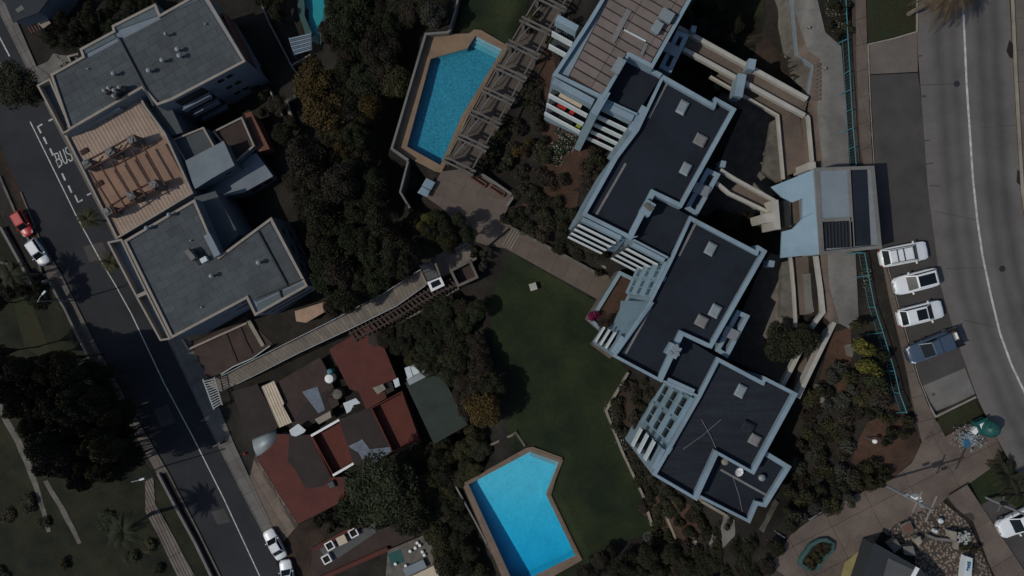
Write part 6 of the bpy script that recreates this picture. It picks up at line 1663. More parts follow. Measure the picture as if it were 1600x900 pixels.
# ------------------------------------------------------------------ vehicles
def loft(sections, caps=True):
    mb = MB(); n = len(sections[0])
    for s in sections: mb.v += s
    for i in range(len(sections) - 1):
        for k in range(n - 1): mb.f.append((i * n + k, i * n + k + 1, (i + 1) * n + k + 1, (i + 1) * n + k))
        mb.f.append((i * n + n - 1, i * n, (i + 1) * n, (i + 1) * n + n - 1))
    if caps:
        mb.f.append(tuple(range(n - 1, -1, -1))); mb.f.append(tuple((len(sections) - 1) * n + k for k in range(n)))
    return mb
def car(label, u, v, ang, L, W, H, kind, paint, zg, cat="car", group=None, roofmat=None, bars=False):
    """x forward. kind: hatch, suv, sedan, pickup."""
    x0, y0 = P(u, v, zg + H * 0.55)
    t = thing("parked_car" if kind != "pickup" else "pickup_truck", label, cat, (0, 0, 0), group)
    h = L / 2; w = W / 2
    belt = H * 0.62 if kind != "suv" else H * 0.6
    hood = belt * 0.93; tail = belt * (1.0 if kind in ("hatch", "suv") else 0.98)
    # plan of the body: station, half-width, top height
    st = [(-h, 0.62, tail * 0.7), (-h + 0.05, 0.78, tail * 0.84), (-h + 0.16, 0.89, tail * 0.95), (-h + 0.36, 0.96, tail), (-h * 0.55, 1.0, belt), (0, 1.0, belt), (h * 0.35, 1.0, belt), (h * 0.52, 0.99, hood), (h - 0.55, 0.96, hood * 0.95), (h - 0.32, 0.91, hood * 0.91), (h - 0.16, 0.83, hood * 0.86), (h - 0.05, 0.7, hood * 0.78), (h, 0.5, hood * 0.62)]
    if kind == "pickup": st = [(-h, 0.93, belt * 0.9), (-h + 0.06, 0.96, belt)] + [(-h * 0.5, 1.0, belt)] + st[4:]
    secs = []
    for x, k, zt in st:
        ww = w * k; zb = 0.22 if abs(x) < h - 0.3 else 0.32
        secs.append([(x, -ww * 0.9, zb), (x, -ww, zb + 0.2), (x, -ww, zt * 0.72), (x, -ww * 0.96, zt * 0.92), (x, -ww * 0.84, zt), (x, 0, zt + 0.035), (x, ww * 0.84, zt), (x, ww * 0.96, zt * 0.92), (x, ww, zt * 0.72), (x, ww, zb + 0.2), (x, ww * 0.9, zb)])
    body = loft(secs).build("body", paint, t, smooth=True, fix=True)
    # cabin: base and roof outlines
    if kind == "sedan": xb0, xb1, xr0, xr1 = -h * 0.66, h * 0.42, -h * 0.36, h * 0.10
    elif kind == "hatch": xb0, xb1, xr0, xr1 = -h * 0.92, h * 0.46, -h * 0.74, h * 0.12
    elif kind == "suv": xb0, xb1, xr0, xr1 = -h * 0.93, h * 0.5, -h * 0.76, h * 0.2
    else: xb0, xb1, xr0, xr1 = -h * 0.12, h * 0.52, -h * 0.06, h * 0.2
    zb = belt - 0.02; wb0, wr = w * 0.88, w * 0.72
    B = [(xb0, -wb0 * 0.93, zb), (xb1, -wb0 * 0.92, zb), (xb1, wb0 * 0.92, zb), (xb0, wb0 * 0.93, zb)]
    T = [(xr0, -wr * 0.96, H - 0.05), (xr1, -wr * 0.93, H - 0.05), (xr1, wr * 0.93, H - 0.05), (xr0, wr * 0.96, H - 0.05)]
    core = MB().hexa(B, T).build("cabin", "car_black" if kind != "pickup" else paint, t)
    def lift(p, n, d): return tuple(a + b * d for a, b in zip(p, n))
    def pane(idx, name, m, sx=0.06, sz0=0.06, sz1=0.04):
        a, b, c, d = (Vector(B[idx[0]]), Vector(B[idx[1]]), Vector(T[idx[1]]), Vector(T[idx[0]]))
        n = (b - a).cross(c - a).normalized()
        if n.dot((a + c) / 2 - Vector((0, 0, H * 0.7))) < 0: n = -n
        f = lambda s, r: (a + (b - a) * s) * (1 - r) + (d + (c - d) * s) * r + n * 0.015
        q = [f(sx, sz0), f(1 - sx, sz0), f(1 - sx, 1 - sz1), f(sx, 1 - sz1)]
        qb = [p - n * 0.03 for p in q]
        mb = MB(); mb.v = [tuple(p) for p in q + qb]; mb.f = [(0, 1, 2, 3), (7, 6, 5, 4), (0, 4, 5, 1), (1, 5, 6, 2), (2, 6, 7, 3), (3, 7, 4, 0)]
        return mb.build(name, m, t, fix=True)
    pane((1, 2), "windshield", "car_glass", 0.05, 0.02, 0.02)
    pane((3, 0), "rear_window", "car_glass", 0.09, 0.06, 0.06)
    pane((0, 1), "side_window", "car_glass", 0.04, 0.08, 0.1)
    pane((2, 3), "side_window", "car_glass", 0.04, 0.08, 0.1)
    for i in range(4):   # body-coloured pillars
        MB().tube([B[i], T[i]], 0.05, 6).build("pillar", paint, t)
    for i, j in ((0, 1), (3, 2)):
        MB().tube([T[i], T[j]], 0.06, 6).build("roof_rail", paint, t)
    R4 = [(xr0 - 0.06, -wr * 0.95, H - 0.055), (xr1 + 0.05, -wr * 0.92, H - 0.055), (xr1 + 0.05, wr * 0.92, H - 0.055), (xr0 - 0.06, wr * 0.95, H - 0.055)]
    R5 = [(xr0 + 0.05, -wr * 0.82, H), (xr1 - 0.08, -wr * 0.8, H), (xr1 - 0.08, wr * 0.8, H), (xr0 + 0.05, wr * 0.82, H)]
    rf = MB().hexa(R4, R5).build("roof", paint, t, smooth=False)
    if roofmat == "rear_glass" or roofmat == "glass":
        s0, s1 = (xr0 + 0.15, xr1 - 0.1) if roofmat == "glass" else (xr0 + (xr1 - xr0) * 0.45, xr1 - 0.09)
        MB().prism([(s0, -wr * 0.76), (s1, -wr * 0.76), (s1, wr * 0.76), (s0, wr * 0.76)], H, H + 0.012).build("sunroof", "car_glass", rf)
    if bars:
        for xx in (xr0 + (xr1 - xr0) * 0.3, xr0 + (xr1 - xr0) * 0.58):
            MB().bar((xx, -wr * 0.9, H + 0.06), (xx, wr * 0.9, H + 0.06), 0.07, 0.05).build("roof_bar", "car_black", rf)
        for s in (-1, 1): MB().bar((xr0, s * wr * 0.88, H + 0.05), (xr1, s * wr * 0.88, H + 0.05), 0.05, 0.06).build("side_bar", "car_black", rf)
    # lamps, bumper lines, mirrors, wheels
    for s in (-1, 1):
        MB().hexa([(h - 0.42, s * w * 0.82 - 0.1, hood * 0.84), (h - 0.1, s * w * 0.66 - 0.1, hood * 0.72), (h - 0.1, s * w * 0.66 + 0.1, hood * 0.72), (h - 0.42, s * w * 0.82 + 0.1, hood * 0.84)],
                  [(h - 0.42, s * w * 0.82 - 0.09, hood * 0.93), (h - 0.12, s * w * 0.66 - 0.09, hood * 0.86), (h - 0.12, s * w * 0.66 + 0.09, hood * 0.86), (h - 0.42, s * w * 0.82 + 0.09, hood * 0.93)]).build("headlight", "lamp_clear", t)
        MB().box((-h + 0.07, s * w * 0.74, tail * 0.7), (0.1, 0.2, 0.16)).build("tail_light", "lamp_red", t)
        mx = xb1 - 0.28
        MB().hexa([(mx - 0.06, s * (w * 0.9), belt + 0.02), (mx + 0.06, s * (w * 0.9), belt + 0.02), (mx + 0.05, s * (w + 0.16), belt + 0.04), (mx - 0.07, s * (w + 0.16), belt + 0.04)],
                  [(mx - 0.05, s * (w * 0.9), belt + 0.14), (mx + 0.05, s * (w * 0.9), belt + 0.14), (mx + 0.03, s * (w + 0.15), belt + 0.17), (mx - 0.06, s * (w + 0.15), belt + 0.17)]).build("mirror", paint, t, fix=True)
        for xx in (h * 0.6, -h * 0.6):
            rw = 0.33 if kind in ("hatch", "sedan") else 0.38
            wm = MB(); nn = 16
            for yy in (s * (w - 0.2), s * (w + 0.01)):
                for k in range(nn): wm.v.append((xx + rw * math.cos(2 * math.pi * k / nn), yy, rw + rw * math.sin(2 * math.pi * k / nn)))
            wm.f = [(k, (k + 1) % nn, nn + (k + 1) % nn, nn + k) for k in range(nn)] + [tuple(range(nn)), tuple(range(2 * nn - 1, nn - 1, -1))]
            wo = wm.build("wheel", "rubber", t, fix=True)
            rm = MB()
            for yy in (s * (w - 0.02), s * (w + 0.025)):
                for k in range(nn): rm.v.append((xx + rw * 0.62 * math.cos(2 * math.pi * k / nn), yy, rw + rw * 0.62 * math.sin(2 * math.pi * k / nn)))
            rm.f = wm.f[:]
            rm.build("rim", "galvanised", wo, fix=True)
    gr = MB().hexa([(h - 0.16, -w * 0.5, hood * 0.55), (h + 0.02, -w * 0.45, hood * 0.5), (h + 0.02, w * 0.45, hood * 0.5), (h - 0.16, w * 0.5, hood * 0.55)],
                   [(h - 0.16, -w * 0.5, hood * 0.86), (h - 0.03, -w * 0.45, hood * 0.76), (h - 0.03, w * 0.45, hood * 0.76), (h - 0.16, w * 0.5, hood * 0.86)]).build("grille", "car_black", t)
    if kind == "pickup":
        MB().prism([(-h + 0.1, -w * 0.84), (-h * 0.17, -w * 0.84), (-h * 0.17, w * 0.84), (-h + 0.1, w * 0.84)], belt + 0.02, belt + 0.05).build("bed_floor", "car_black", t)
        # hard cover over the front half of the bed, load in the open rear half
        MB().hexa([(-h * 0.56, -w * 0.86, belt), (-h * 0.1, -w * 0.86, belt), (-h * 0.1, w * 0.86, belt), (-h * 0.56, w * 0.86, belt)], [(-h * 0.56, -w * 0.8, H * 0.92), (-h * 0.1, -w * 0.76, H - 0.02), (-h * 0.1, w * 0.76, H - 0.02), (-h * 0.56, w * 0.8, H * 0.92)]).build("bed_cover", paint, t)
        for k in range(3): MB().bar((-h * 0.59 - 0.05 * k, -w * 0.8, belt + 0.15 + 0.06 * k), (-h * 0.59 - 0.05 * k, w * 0.8, belt + 0.15 + 0.06 * k), 0.04, 0.05).build("bed_bar", "galvanised", t)
        for s in (-1, 1): MB().prism([(-h + 0.04, s * w * 0.96), (-h * 0.56, s * w * 0.96), (-h * 0.56, s * w * 0.85), (-h + 0.04, s * w * 0.85)], belt - 0.02, belt + 0.12).build("bed_side", "car_black", t)
        MB().box((-h * 0.72, -w * 0.25, belt + 0.16), (0.55, 0.7, 0.22)).build("load_box", "concrete_warm", t)
        MB().box((-h * 0.76, -w * 0.3, belt + 0.3), (0.2, 0.6, 0.06)).build("load_plank", "white_plastic", t)
        MB().box((-h * 0.66, -w * 0.68, belt + 0.14), (0.7, 0.18, 0.16)).build("load_bar", "brick_red", t)
    t.location = (x0, y0, zg); t.rotation_euler = (0, 0, R(ang))
    return t
UZ = 30.06
car("white estate car with dark roof bars parked nearest the entrance pavilion", 1414, 397, 11, 4.55, 1.85, 1.55, "suv", "car_white", UZ, bars=True)
car("white hatchback with a dark glass roof, second from the pavilion", 1433, 440, 194.5, 4.3, 1.82, 1.5, "hatch", "car_white", UZ, roofmat="glass")
car("white hatchback with a dark front roof, parked beside the blue pickup", 1440, 490, 14, 4.35, 1.8, 1.5, "hatch", "car_white", UZ, roofmat="rear_glass")
car("slate blue pickup truck with a loaded bed, parked last in the row", 1461, 541, 202, 5.3, 1.85, 1.78, "pickup", "car_blue", UZ, "pickup truck")
car("white hatchback cut by the edge of the picture near the lower plaza", 1596, 815, 206, 4.4, 1.85, 1.52, "hatch", "car_white", UZ)
car("small red car parked at the kerb of the lower road", 34, 349, -60, 3.7, 1.65, 1.5, "hatch", "car_red", 0.05)
car("small white car parked behind the red one on the lower road", 58, 394, -56, 3.9, 1.66, 1.48, "hatch", "car_white", 0.05)
car("white saloon parked half on the pavement at the foot of the lower road", 429, 851, 119, 4.35, 1.72, 1.45, "sedan", "car_white", 0.15)
car("white saloon cut by the bottom edge behind another white saloon", 449, 900, 101, 4.35, 1.72, 1.45, "sedan", "car_white", 0.15)

# ------------------------------------------------------------------ street things
def pole(label, base, top_px, h, m="galvanised", arms=(), name="utility_pole"):
    x, y, z = G(*base)
    t = thing(name, label, "pole", (x, y, z))
    MB().tube([(x, y, z - 0.2), (x, y, z + h)], [0.13, 0.09], 8).build("shaft", m, t, smooth=True)
    return t, x, y, z
t, x, y, z = pole("tall pale utility pole with a transformer standing at the plaza edge", (1372,752), None, 9.2)
for k, (zz, dx, dy, s, m) in enumerate(((6.2, 0.25, 0.15, (0.5, 0.5, 0.8), "white_plastic"), (5.6, -0.35, 0.3, (0.4, 0.25, 0.35), "galvanised"), (6.6, 0.5, -0.35, (0.3, 0.3, 0.4), "galvanised"))):
    MB().box((x + dx, y + dy, z + zz), s, 0.4).build("transformer" if k == 0 else "fuse_box", m, t)
for zz, L in ((6.8, 1.0), (8.9, 1.2)):
    MB().bar((x - L * 0.4, y - L * 0.9, z + zz), (x + L * 0.4, y + L * 0.9, z + zz), 0.09, 0.09).build("cross_arm", "concrete_warm", t)
t, x, y, z = pole("utility pole rising beside the parked white car at the plaza", (1540,777), None, 6.0)
MB().bar((x - 0.3, y - 0.7, z + 2.2), (x + 0.3, y + 0.7, z + 2.2), 0.08, 0.08).build("cross_arm", "steel", t)
MB().box((x, y + 0.15, z + 2.6), (0.4, 0.3, 0.5)).build("fuse_box", "black_iron", t)
for head, arm, lab in (((68,458), (59,471), "street lamp above the long pale roadside wall"), ((221,749), (206,753), "street lamp above the plank path")):
    zt = 8.0
    hx, hy = P(*head, zt); ax, ay = P(*arm, zt - 0.3)
    x, y = P(*((arm[0] * 0.92 + 64, arm[1] * 0.92 + 36)), 0)
    x, y = ax, ay
    z = gz(x, y)
    t = thing("street_lamp", lab, "street lamp", (x, y, z), "lamps along the lower road")
    MB().tube([(x, y, z - 0.2), (x, y, zt - 0.3)], [0.1, 0.07], 8).build("shaft", "galvanised", t, smooth=True)
    MB().tube([(x, y, zt - 0.35), (x + (hx - x) * 0.5, y + (hy - y) * 0.5, zt), (hx, hy, zt + 0.05)], 0.05, 6).build("arm", "galvanised", t)
    d = Vector((hx - x, hy - y, 0)).normalized(); s = Vector((-d.y, d.x, 0))
    c = Vector((hx, hy, zt + 0.08))
    MB().hexa([tuple(c - d * .3 - s * .12 - Vector((0, 0, .12))), tuple(c + d * .4 - s * .15 - Vector((0, 0, .12))), tuple(c + d * .4 + s * .15 - Vector((0, 0, .12))), tuple(c - d * .3 + s * .12 - Vector((0, 0, .12)))],
              [tuple(c - d * .25 - s * .08), tuple(c + d * .33 - s * .1), tuple(c + d * .33 + s * .1), tuple(c - d * .25 + s * .08)]).build("lamp_head", "white_plastic", t, fix=True)
# bell-shaped bottle bank and the heap of glass beside it
x, y = P(1548, 670, 31.0); z = 30.1
t = thing("bottle_bank", "teal bell shaped bottle bank at the kerb beside the glass heap", "container", (x, y, z))
MB().lathe([(0.72, 0), (0.82, 0.15), (0.86, 0.7), (0.8, 1.1), (0.62, 1.45), (0.35, 1.65), (0.1, 1.7)], (x, y, z), 20).build("shell", "teal_plastic", t, smooth=True)
for k in range(3):
    a = k * 2.1 + 0.5; MB().lathe([(0.13, 0), (0.13, 0.05)], (x + 0.45 * math.cos(a), y + 0.45 * math.sin(a), z + 1.5), 10).build("slot", "black_iron", t)
MB().tube([(x - 0.15, y, z + 1.66), (x - 0.12, y, z + 1.85), (x + 0.12, y, z + 1.85), (x + 0.15, y, z + 1.66)], 0.03).build("lifting_eye", "steel", t)
x, y = P(1534, 665, 30.6)
t = thing("teal_bin", "low teal bin with a white label next to the bottle bank", "bin", (x, y, 30.1))
MB().box((x, y, 30.5), (1.1, 1.2, 0.8), 0.4).build("tub", "teal_plastic", t)
lb = MB().box((x, y, 30.93), (1.15, 1.25, 0.06), 0.4).build("lid", "teal_plastic", t)
MB().box((x - 0.05, y + 0.05, 30.965), (0.62, 0.55, 0.008), 0.4).build("label", "white_plastic", lb)
hp = MB()
cx, cy = P(1513, 684, 30.2)
for k in range(420):
    r = abs(random.gauss(0, 0.55)); a = random.uniform(0, 6.28); px_, py_ = cx + 1.35 * r * math.cos(a), cy + r * math.sin(a)
    pz_ = 30.14 + max(0, 0.55 - 0.4 * r) * random.random()
    d = Vector((random.uniform(-1, 1), random.uniform(-1, 1), random.uniform(-.3, .3))).normalized() * random.uniform(0.08, 0.2)
    hp.tube([(px_, py_, pz_), (px_ + d.x, py_ + d.y, pz_ + abs(d.z))], 0.045, 5)
hpo = stuff(hp.build("glass_rubble", "clear_glassware")); hpo["label"] = "heap of discarded glass bottles beside the bottle bank"; hpo["category"] = "glass heap"
for k, (u, v, lab) in enumerate(((1523,672,"crumpled white box on the glass heap"), (1509,692,"blue plastic crate at the front of the glass heap"))):
    x, y = P(u, v, 30.4); tag(MB().box((x, y, 30.4), (0.7, 0.45, 0.5), 0.8 + k).build("discarded_box", "white_plastic" if k == 0 else "sign_blue"), lab, "box")
# cobbled garden: painted sign stone, troughs, low walls
def plinth(name, lab, pts, z1, z0, m, cat):
    q = PP(pts, z1); t = thing(name, lab, cat, (q[0][0], q[0][1], z0))
    MB().prism(q, z0, z1 - 0.06).build("body", m, t)
    MB().prism(inset(ccw(q), -0.05), z1 - 0.06, z1).build("top", m, t)
    return t
sg = plinth("painted_sign", "white slab sign painted with a blue emblem in the cobbled garden", [(1510,870),(1519,873),(1517,906),(1506,906)], 30.9, 30.0, "white_paint", "sign")
em = [[(0.15,0.9),(0.35,0.8),(0.3,0.6),(0.6,0.55)], [(0.5,0.9),(0.75,0.8),(0.7,0.55),(0.45,0.45)], [(0.2,0.4),(0.5,0.4),(0.8,0.3)], [(0.3,0.3),(0.25,0.1),(0.55,0.15)]]
s0, s1, s2 = V2(P(1508.5, 893, 30.9)), V2(P(1516, 893, 30.9)), V2(P(1510.5, 876, 30.9))
for k, pl in enumerate(em):
    w_ = [s0 + (s1 - s0) * a + (s2 - s0) * b for a, b in pl]
    MB().tube([(p.x, p.y, 30.91) for p in w_], 0.07, 5).build("emblem_stroke", "sign_blue", sg)
plinth("stone_trough", "small empty stone trough near the charcoal roof corner", [(1388,851),(1400,843),(1408,855),(1398,863)], 30.7, 30.0, "concrete_old", "trough")
plinth("stone_trough", "square stone trough with a dark opening in the cobbled garden", [(1412,855),(1426,854),(1430,868),(1414,866)], 30.8, 30.0, "concrete", "trough")
x, y = P(1423, 860, 30.82); MB().box((x, y, 30.815), (0.5, 0.5, 0.02), 0.2).build("opening", "void_shade", bpy.data.objects["stone_trough.001"])  # flat dark plate, shade of the hollow given as colour
bpy.data.objects["opening"].location = tuple(-k for k in ORG["stone_trough.001"])
plinth("stone_block", "pale stone block casting a shadow in the cobbled garden", [(1430,843),(1437,839),(1440,847),(1435,853)], 30.9, 30.0, "concrete_warm", "stone block")
plinth("stone_slab", "tan slab leaning near the flower tub in the cobbled garden", [(1484,830),(1494,832),(1494,845),(1487,842)], 31.0, 30.0, "concrete_warm", "stone block")
plinth("stone_slab", "short tan kerb stone below the flower tub", [(1492,848),(1498,846),(1497,858),(1491,857)], 30.5, 30.0, "concrete_warm", "stone block")
tag(kerb("garden_edging", PP([(1450,837),(1462,842),(1493,845)], 30.5), 30.0, 30.5, 0.25, "concrete", None), "low grey wall crossing the cobbled garden", "wall")
tag(MB().lathe([(0.2, 0), (0.28, 0.1), (0.15, 0.3)], (*P(1470, 814, 30.2), 30.1), 9).build("white_stone", "white_paint"), "round white stone on the cobbles", "stone")
tag(MB().lathe([(0.12, 0), (0.2, 0.2), (0.12, 0.5), (0.16, 0.6)], (*P(1460, 829, 30.4), 30.1), 9).build("white_figure", "white_paint"), "small white garden ornament on the cobbles", "ornament")
x, y = P(1503, 838, 30.6); t = thing("flower_tub", "dark tub of white flowers on the cobbles", "flower tub", (x, y, 30.0))
MB().lathe([(0.4, 0), (0.55, 0.1), (0.6, 0.6), (0.5, 0.62)], (x, y, 30.05), 14).build("tub", "black_iron", t, smooth=True)
fm = MB()
for k in range(70):
    a = random.uniform(0, 6.28); r = 0.6 * math.sqrt(random.random()); c = Vector((x + r * math.cos(a), y + r * math.sin(a), 30.75 + random.random() * 0.25))
    e1 = Vector((random.uniform(-1, 1), random.uniform(-1, 1), random.uniform(-.4, .4))).normalized() * 0.09; e2 = e1.cross(Vector((0, 0, 1))).normalized() * 0.09
    fm.add([c - e1 - e2, c + e1 - e2, c + e1 + e2, c - e1 + e2], [(0, 1, 2, 3)])
stuff(fm.build("blossom", "petal_white", t))
x, y = P(1448, 822, 30.1)
t = thing("ground_grate", "square brown drain cover framed in concrete among the cobbles", "drain cover", (x, y, 30.05))
x, y = P(1417, 825, 30.1)
t.location = (x, y, 30.05); ORG[t.name] = (x, y, 30.05)
MB().box((x, y, 30.12), (1.1, 1.1, 0.1), 0.45).build("frame", "concrete_old", t); MB().box((x, y, 30.18), (0.7, 0.7, 0.03), 0.45).build("cover", "brick_red", t)
# pedestrian-scale bits of the lower street
for u, v, lab, m in ((341,694,"dark motorbike parked by the lower pavement edge", "black_iron"),):
    x, y = P(u, v, 0.6); t = thing("motorbike", lab, "motorbike", (x, y, 0.15), None)
    a = R(25)
    d = Vector((math.cos(a), math.sin(a), 0)); s = Vector((-d.y, d.x, 0)); c = Vector((x, y, 0.15))
    MB().hexa([tuple(c + d * e + s * f + Vector((0, 0, .45))) for e, f in ((-.6, -.12), (.35, -.14), (.35, .14), (-.6, .12))], [tuple(c + d * e + s * f + Vector((0, 0, .85))) for e, f in ((-.65, -.1), (.3, -.1), (.3, .1), (-.65, .1))]).build("body", "car_black", t)
    MB().bar(tuple(c + d * .42 + s * -.35 + Vector((0, 0, 1.0))), tuple(c + d * .42 + s * .35 + Vector((0, 0, 1.0))), 0.05, 0.05).build("handlebar", "galvanised", t)
    for e in (-.62, .68):
        w_ = c + d * e + Vector((0, 0, .3)); mbw = MB(); nn = 14
        for o_ in (-.06, .06):
            for k in range(nn): p = w_ + s * o_ + d * (.3 * math.cos(k * 2 * math.pi / nn)) + Vector((0, 0, .3 * math.sin(k * 2 * math.pi / nn))); mbw.v.append(tuple(p))
        mbw.f = [(k, (k + 1) % nn, nn + (k + 1) % nn, nn + k) for k in range(nn)] + [tuple(range(nn)), tuple(range(2 * nn - 1, nn - 1, -1))]
        mbw.build("wheel", "rubber", t, fix=True)
x, y, z = G(383, 709, 0.5); t = thing("hydrant", "red hydrant at the corner of the red-roofed yard", "hydrant", (x, y, z))
MB().lathe([(0.16, 0), (0.12, 0.1), (0.12, 0.55), (0.17, 0.6), (0.05, 0.75)], (x, y, z), 10).build("barrel", "hydrant_red", t, smooth=True)
MB().bar((x - .25, y, z + .45), (x + .25, y, z + .45), 0.12, 0.12).build("outlet", "hydrant_red", t)
x, y, z = G(1356, 685, 0.5); t = thing("garden_lamp", "white globe garden lamp in the planted bank", "lamp", (x, y, z))
MB().tube([(x, y, z), (x, y, z + 1.6)], 0.05).build("stem", "steel", t)
MB().lathe([(0.02, 0), (0.18, 0.08), (0.24, 0.24), (0.18, 0.42), (0.02, 0.48)], (x, y, z + 1.6), 12).build("globe", "white_plastic", t, smooth=True)
for (a, b) in (((1265,812),(1295,793)), ((1215,833),(1226,840))):
    A_, B_ = G(*a, 0.9), G(*b, 0.9); t = thing("plaza_rail", "pale hand rail at the planted edge of the plaza" if a[0] == 1265 else "white hand rail beside the painted plaza step", "railing", A_)
    MB().tube([(A_[0], A_[1], A_[2] + .9), (B_[0], B_[1], B_[2] + .9)], 0.05).build("top_rail", "galvanised", t)
    for q in (A_, B_): MB().tube([q, (q[0], q[1], q[2] + .9)], 0.045).build("post", "galvanised", t)
# ------------------------------------------------------------------ vegetation
rng = random.Random(11)
def leaf_cloud(mb, centre, rad, n, size, squash=1.0, aspect=1.6):
    cx, cy, cz = centre
    for _ in range(n):
        d = Vector((rng.gauss(0, 1), rng.gauss(0, 1), rng.gauss(0, 1)))
        if d.length < 1e-3: continue
        d.normalize()
        if d.z < -0.45: d.z = -d.z
        r = rad * (0.72 + 0.34 * rng.random())
        c = Vector((cx + d.x * r, cy + d.y * r, cz + d.z * r * squash))
        nrm = (d * 0.8 + Vector((rng.gauss(0, .6), rng.gauss(0, .6), rng.gauss(0, .6) + 0.25))).normalized()
        a = nrm.cross(Vector((rng.gauss(0, 1), rng.gauss(0, 1), rng.gauss(0, 1)))).normalized()
        b = nrm.cross(a); s = size * (0.6 + 0.8 * rng.random())
        e1, e2 = a * s * aspect * 0.5, b * s * 0.5
        mb.add([c - e1, c + e2 * 0.9 - e1 * 0.1, c + e1, c - e2 * 0.9 - e1 * 0.1], [(0, 1, 2, 3)])
def make_tree(r, h, lobes, leaves, size, spread=0.62, loose=1.0, trunk="bark"):
    """Unit tree: crown radius about r at height h; tapered trunk with limbs to each leaf clump."""
    t = bpy.data.objects.new("tree", None); COL.objects.link(t); ORG[t.name] = (0, 0, 0)
    cr = MB(); tr = MB()
    top = h * 0.62
    tr.tube([(0, 0, -0.8), (0.05 * r, 0, h * 0.2), (-0.04 * r, 0.05 * r, h * 0.45), (0, 0, top)], [0.09 * r + 0.06, 0.07 * r + 0.05, 0.055 * r + 0.04, 0.03 * r + 0.02], 7)
    for k in range(lobes):
        a = 2 * math.pi * (k / lobes) * 2.4 + rng.uniform(-.4, .4)
        q = math.sqrt((k + 0.5) / lobes) * spread * r * 1.05
        z = h * 0.66 + (1 - (q / r) ** 2) * r * 0.55 + rng.uniform(-.18, .18) * r
        lr = r * rng.uniform(0.26, 0.44) * loose
        c = (q * math.cos(a), q * math.sin(a), z)
        leaf_cloud(cr, c, lr, int(leaves / lobes), size, 0.8)
        m = Vector((c[0] * 0.45, c[1] * 0.45, h * 0.52))
        tr.tube([(0, 0, h * 0.36), tuple(m), (c[0], c[1], c[2] - lr * 0.2)], [0.045 * r + 0.02, 0.03 * r + 0.015, 0.012 * r + 0.01], 5)
    tr.build("trunk", trunk, t, smooth=True)
    cr.build("crown", "leaf_dark", t)
    return t
def make_shrub(r, h, lobes, leaves, size):
    t = bpy.data.objects.new("shrub", None); COL.objects.link(t); ORG[t.name] = (0, 0, 0)
    cr = MB(); st = MB()
    for k in range(lobes):
        a = rng.uniform(0, 6.28); q = r * 0.6 * math.sqrt(rng.random()); z = h * rng.uniform(0.45, 0.7)
        c = (q * math.cos(a), q * math.sin(a), z)
        leaf_cloud(cr, c, r * rng.uniform(0.38, 0.55), leaves // lobes, size, h / r * 0.7)
        st.tube([(0.1 * q * math.cos(a), 0.1 * q * math.sin(a), -0.3), c], [0.05, 0.015], 4)
    st.build("stem", "bark", t)
    cr.build("foliage", "leaf_green", t)
    return t
def make_bare(r, h):
    t = bpy.data.objects.new("bare_tree", None); COL.objects.link(t); ORG[t.name] = (0, 0, 0)
    tr = MB()
    def br(p, d, L, w, k):
        e = p + d * L; m = p + d * L * .5 + Vector((rng.gauss(0, .06), rng.gauss(0, .06), 0)) * L
        tr.tube([p, m, e], [w, w * .8, w * .55], 5)
        if k > 0:
            for _ in range(3):
                nd = (d + Vector((rng.gauss(0, .65), rng.gauss(0, .65), rng.gauss(.1, .3)))).normalized(); br(e if rng.random() < .7 else m, nd, L * .66, w * .55, k - 1)
    br(Vector((0, 0, -.3)), Vector((0, 0, 1)), h * .36, .1, 4)
    tr.build("branch_work", "bark", t)
    return t
def make_palm(n, L, h, droop, m="leaf_dark", lean=(0, 0)):
    t = bpy.data.objects.new("palm_tree", None); COL.objects.link(t); ORG[t.name] = (0, 0, 0)
    tr = MB(); lx, ly = lean
    tr.tube([(0, 0, -0.5), (lx * .3, ly * .3, h * .35), (lx * .7, ly * .7, h * .7), (lx, ly, h)], [.3, .24, .22, .26], 9)
    tr.build("trunk", "bark_pale", t, smooth=True)
    for k in range(n):
        a = 2 * math.pi * k / n + rng.uniform(-.15, .15); el = rng.uniform(-.15, .9); fr = MB()
        l_ = L * rng.uniform(.8, 1.1); pts = []
        for i in range(9):
            s = i / 8; rr = l_ * s * math.cos(el * (1 - .4 * s)); z = h + l_ * s * math.sin(el) - droop * l_ * s * s
            pts.append(Vector((lx + rr * math.cos(a), ly + rr * math.sin(a), z)))
        fr.tube(pts, [.05 - .005 * i for i in range(9)], 4)
        for i in range(1, 9):
            d = (pts[i] - pts[i - 1]).normalized(); s = d.cross(Vector((0, 0, 1))).normalized()
            for sub in (0, .33, .66):
                p = pts[i - 1].lerp(pts[i], sub); wl = .6 * math.sin(math.pi * (.12 + .85 * (i - 1 + sub) / 8)) * L / 3
                for sg in (-1, 1):
                    e = p + s * sg * wl + d * wl * .5 + Vector((0, 0, -.15 * wl)); fr.add([p - d * .05, p + d * .07, e], [(0, 1, 2)])
        fr.build("frond", m, t)
    return t
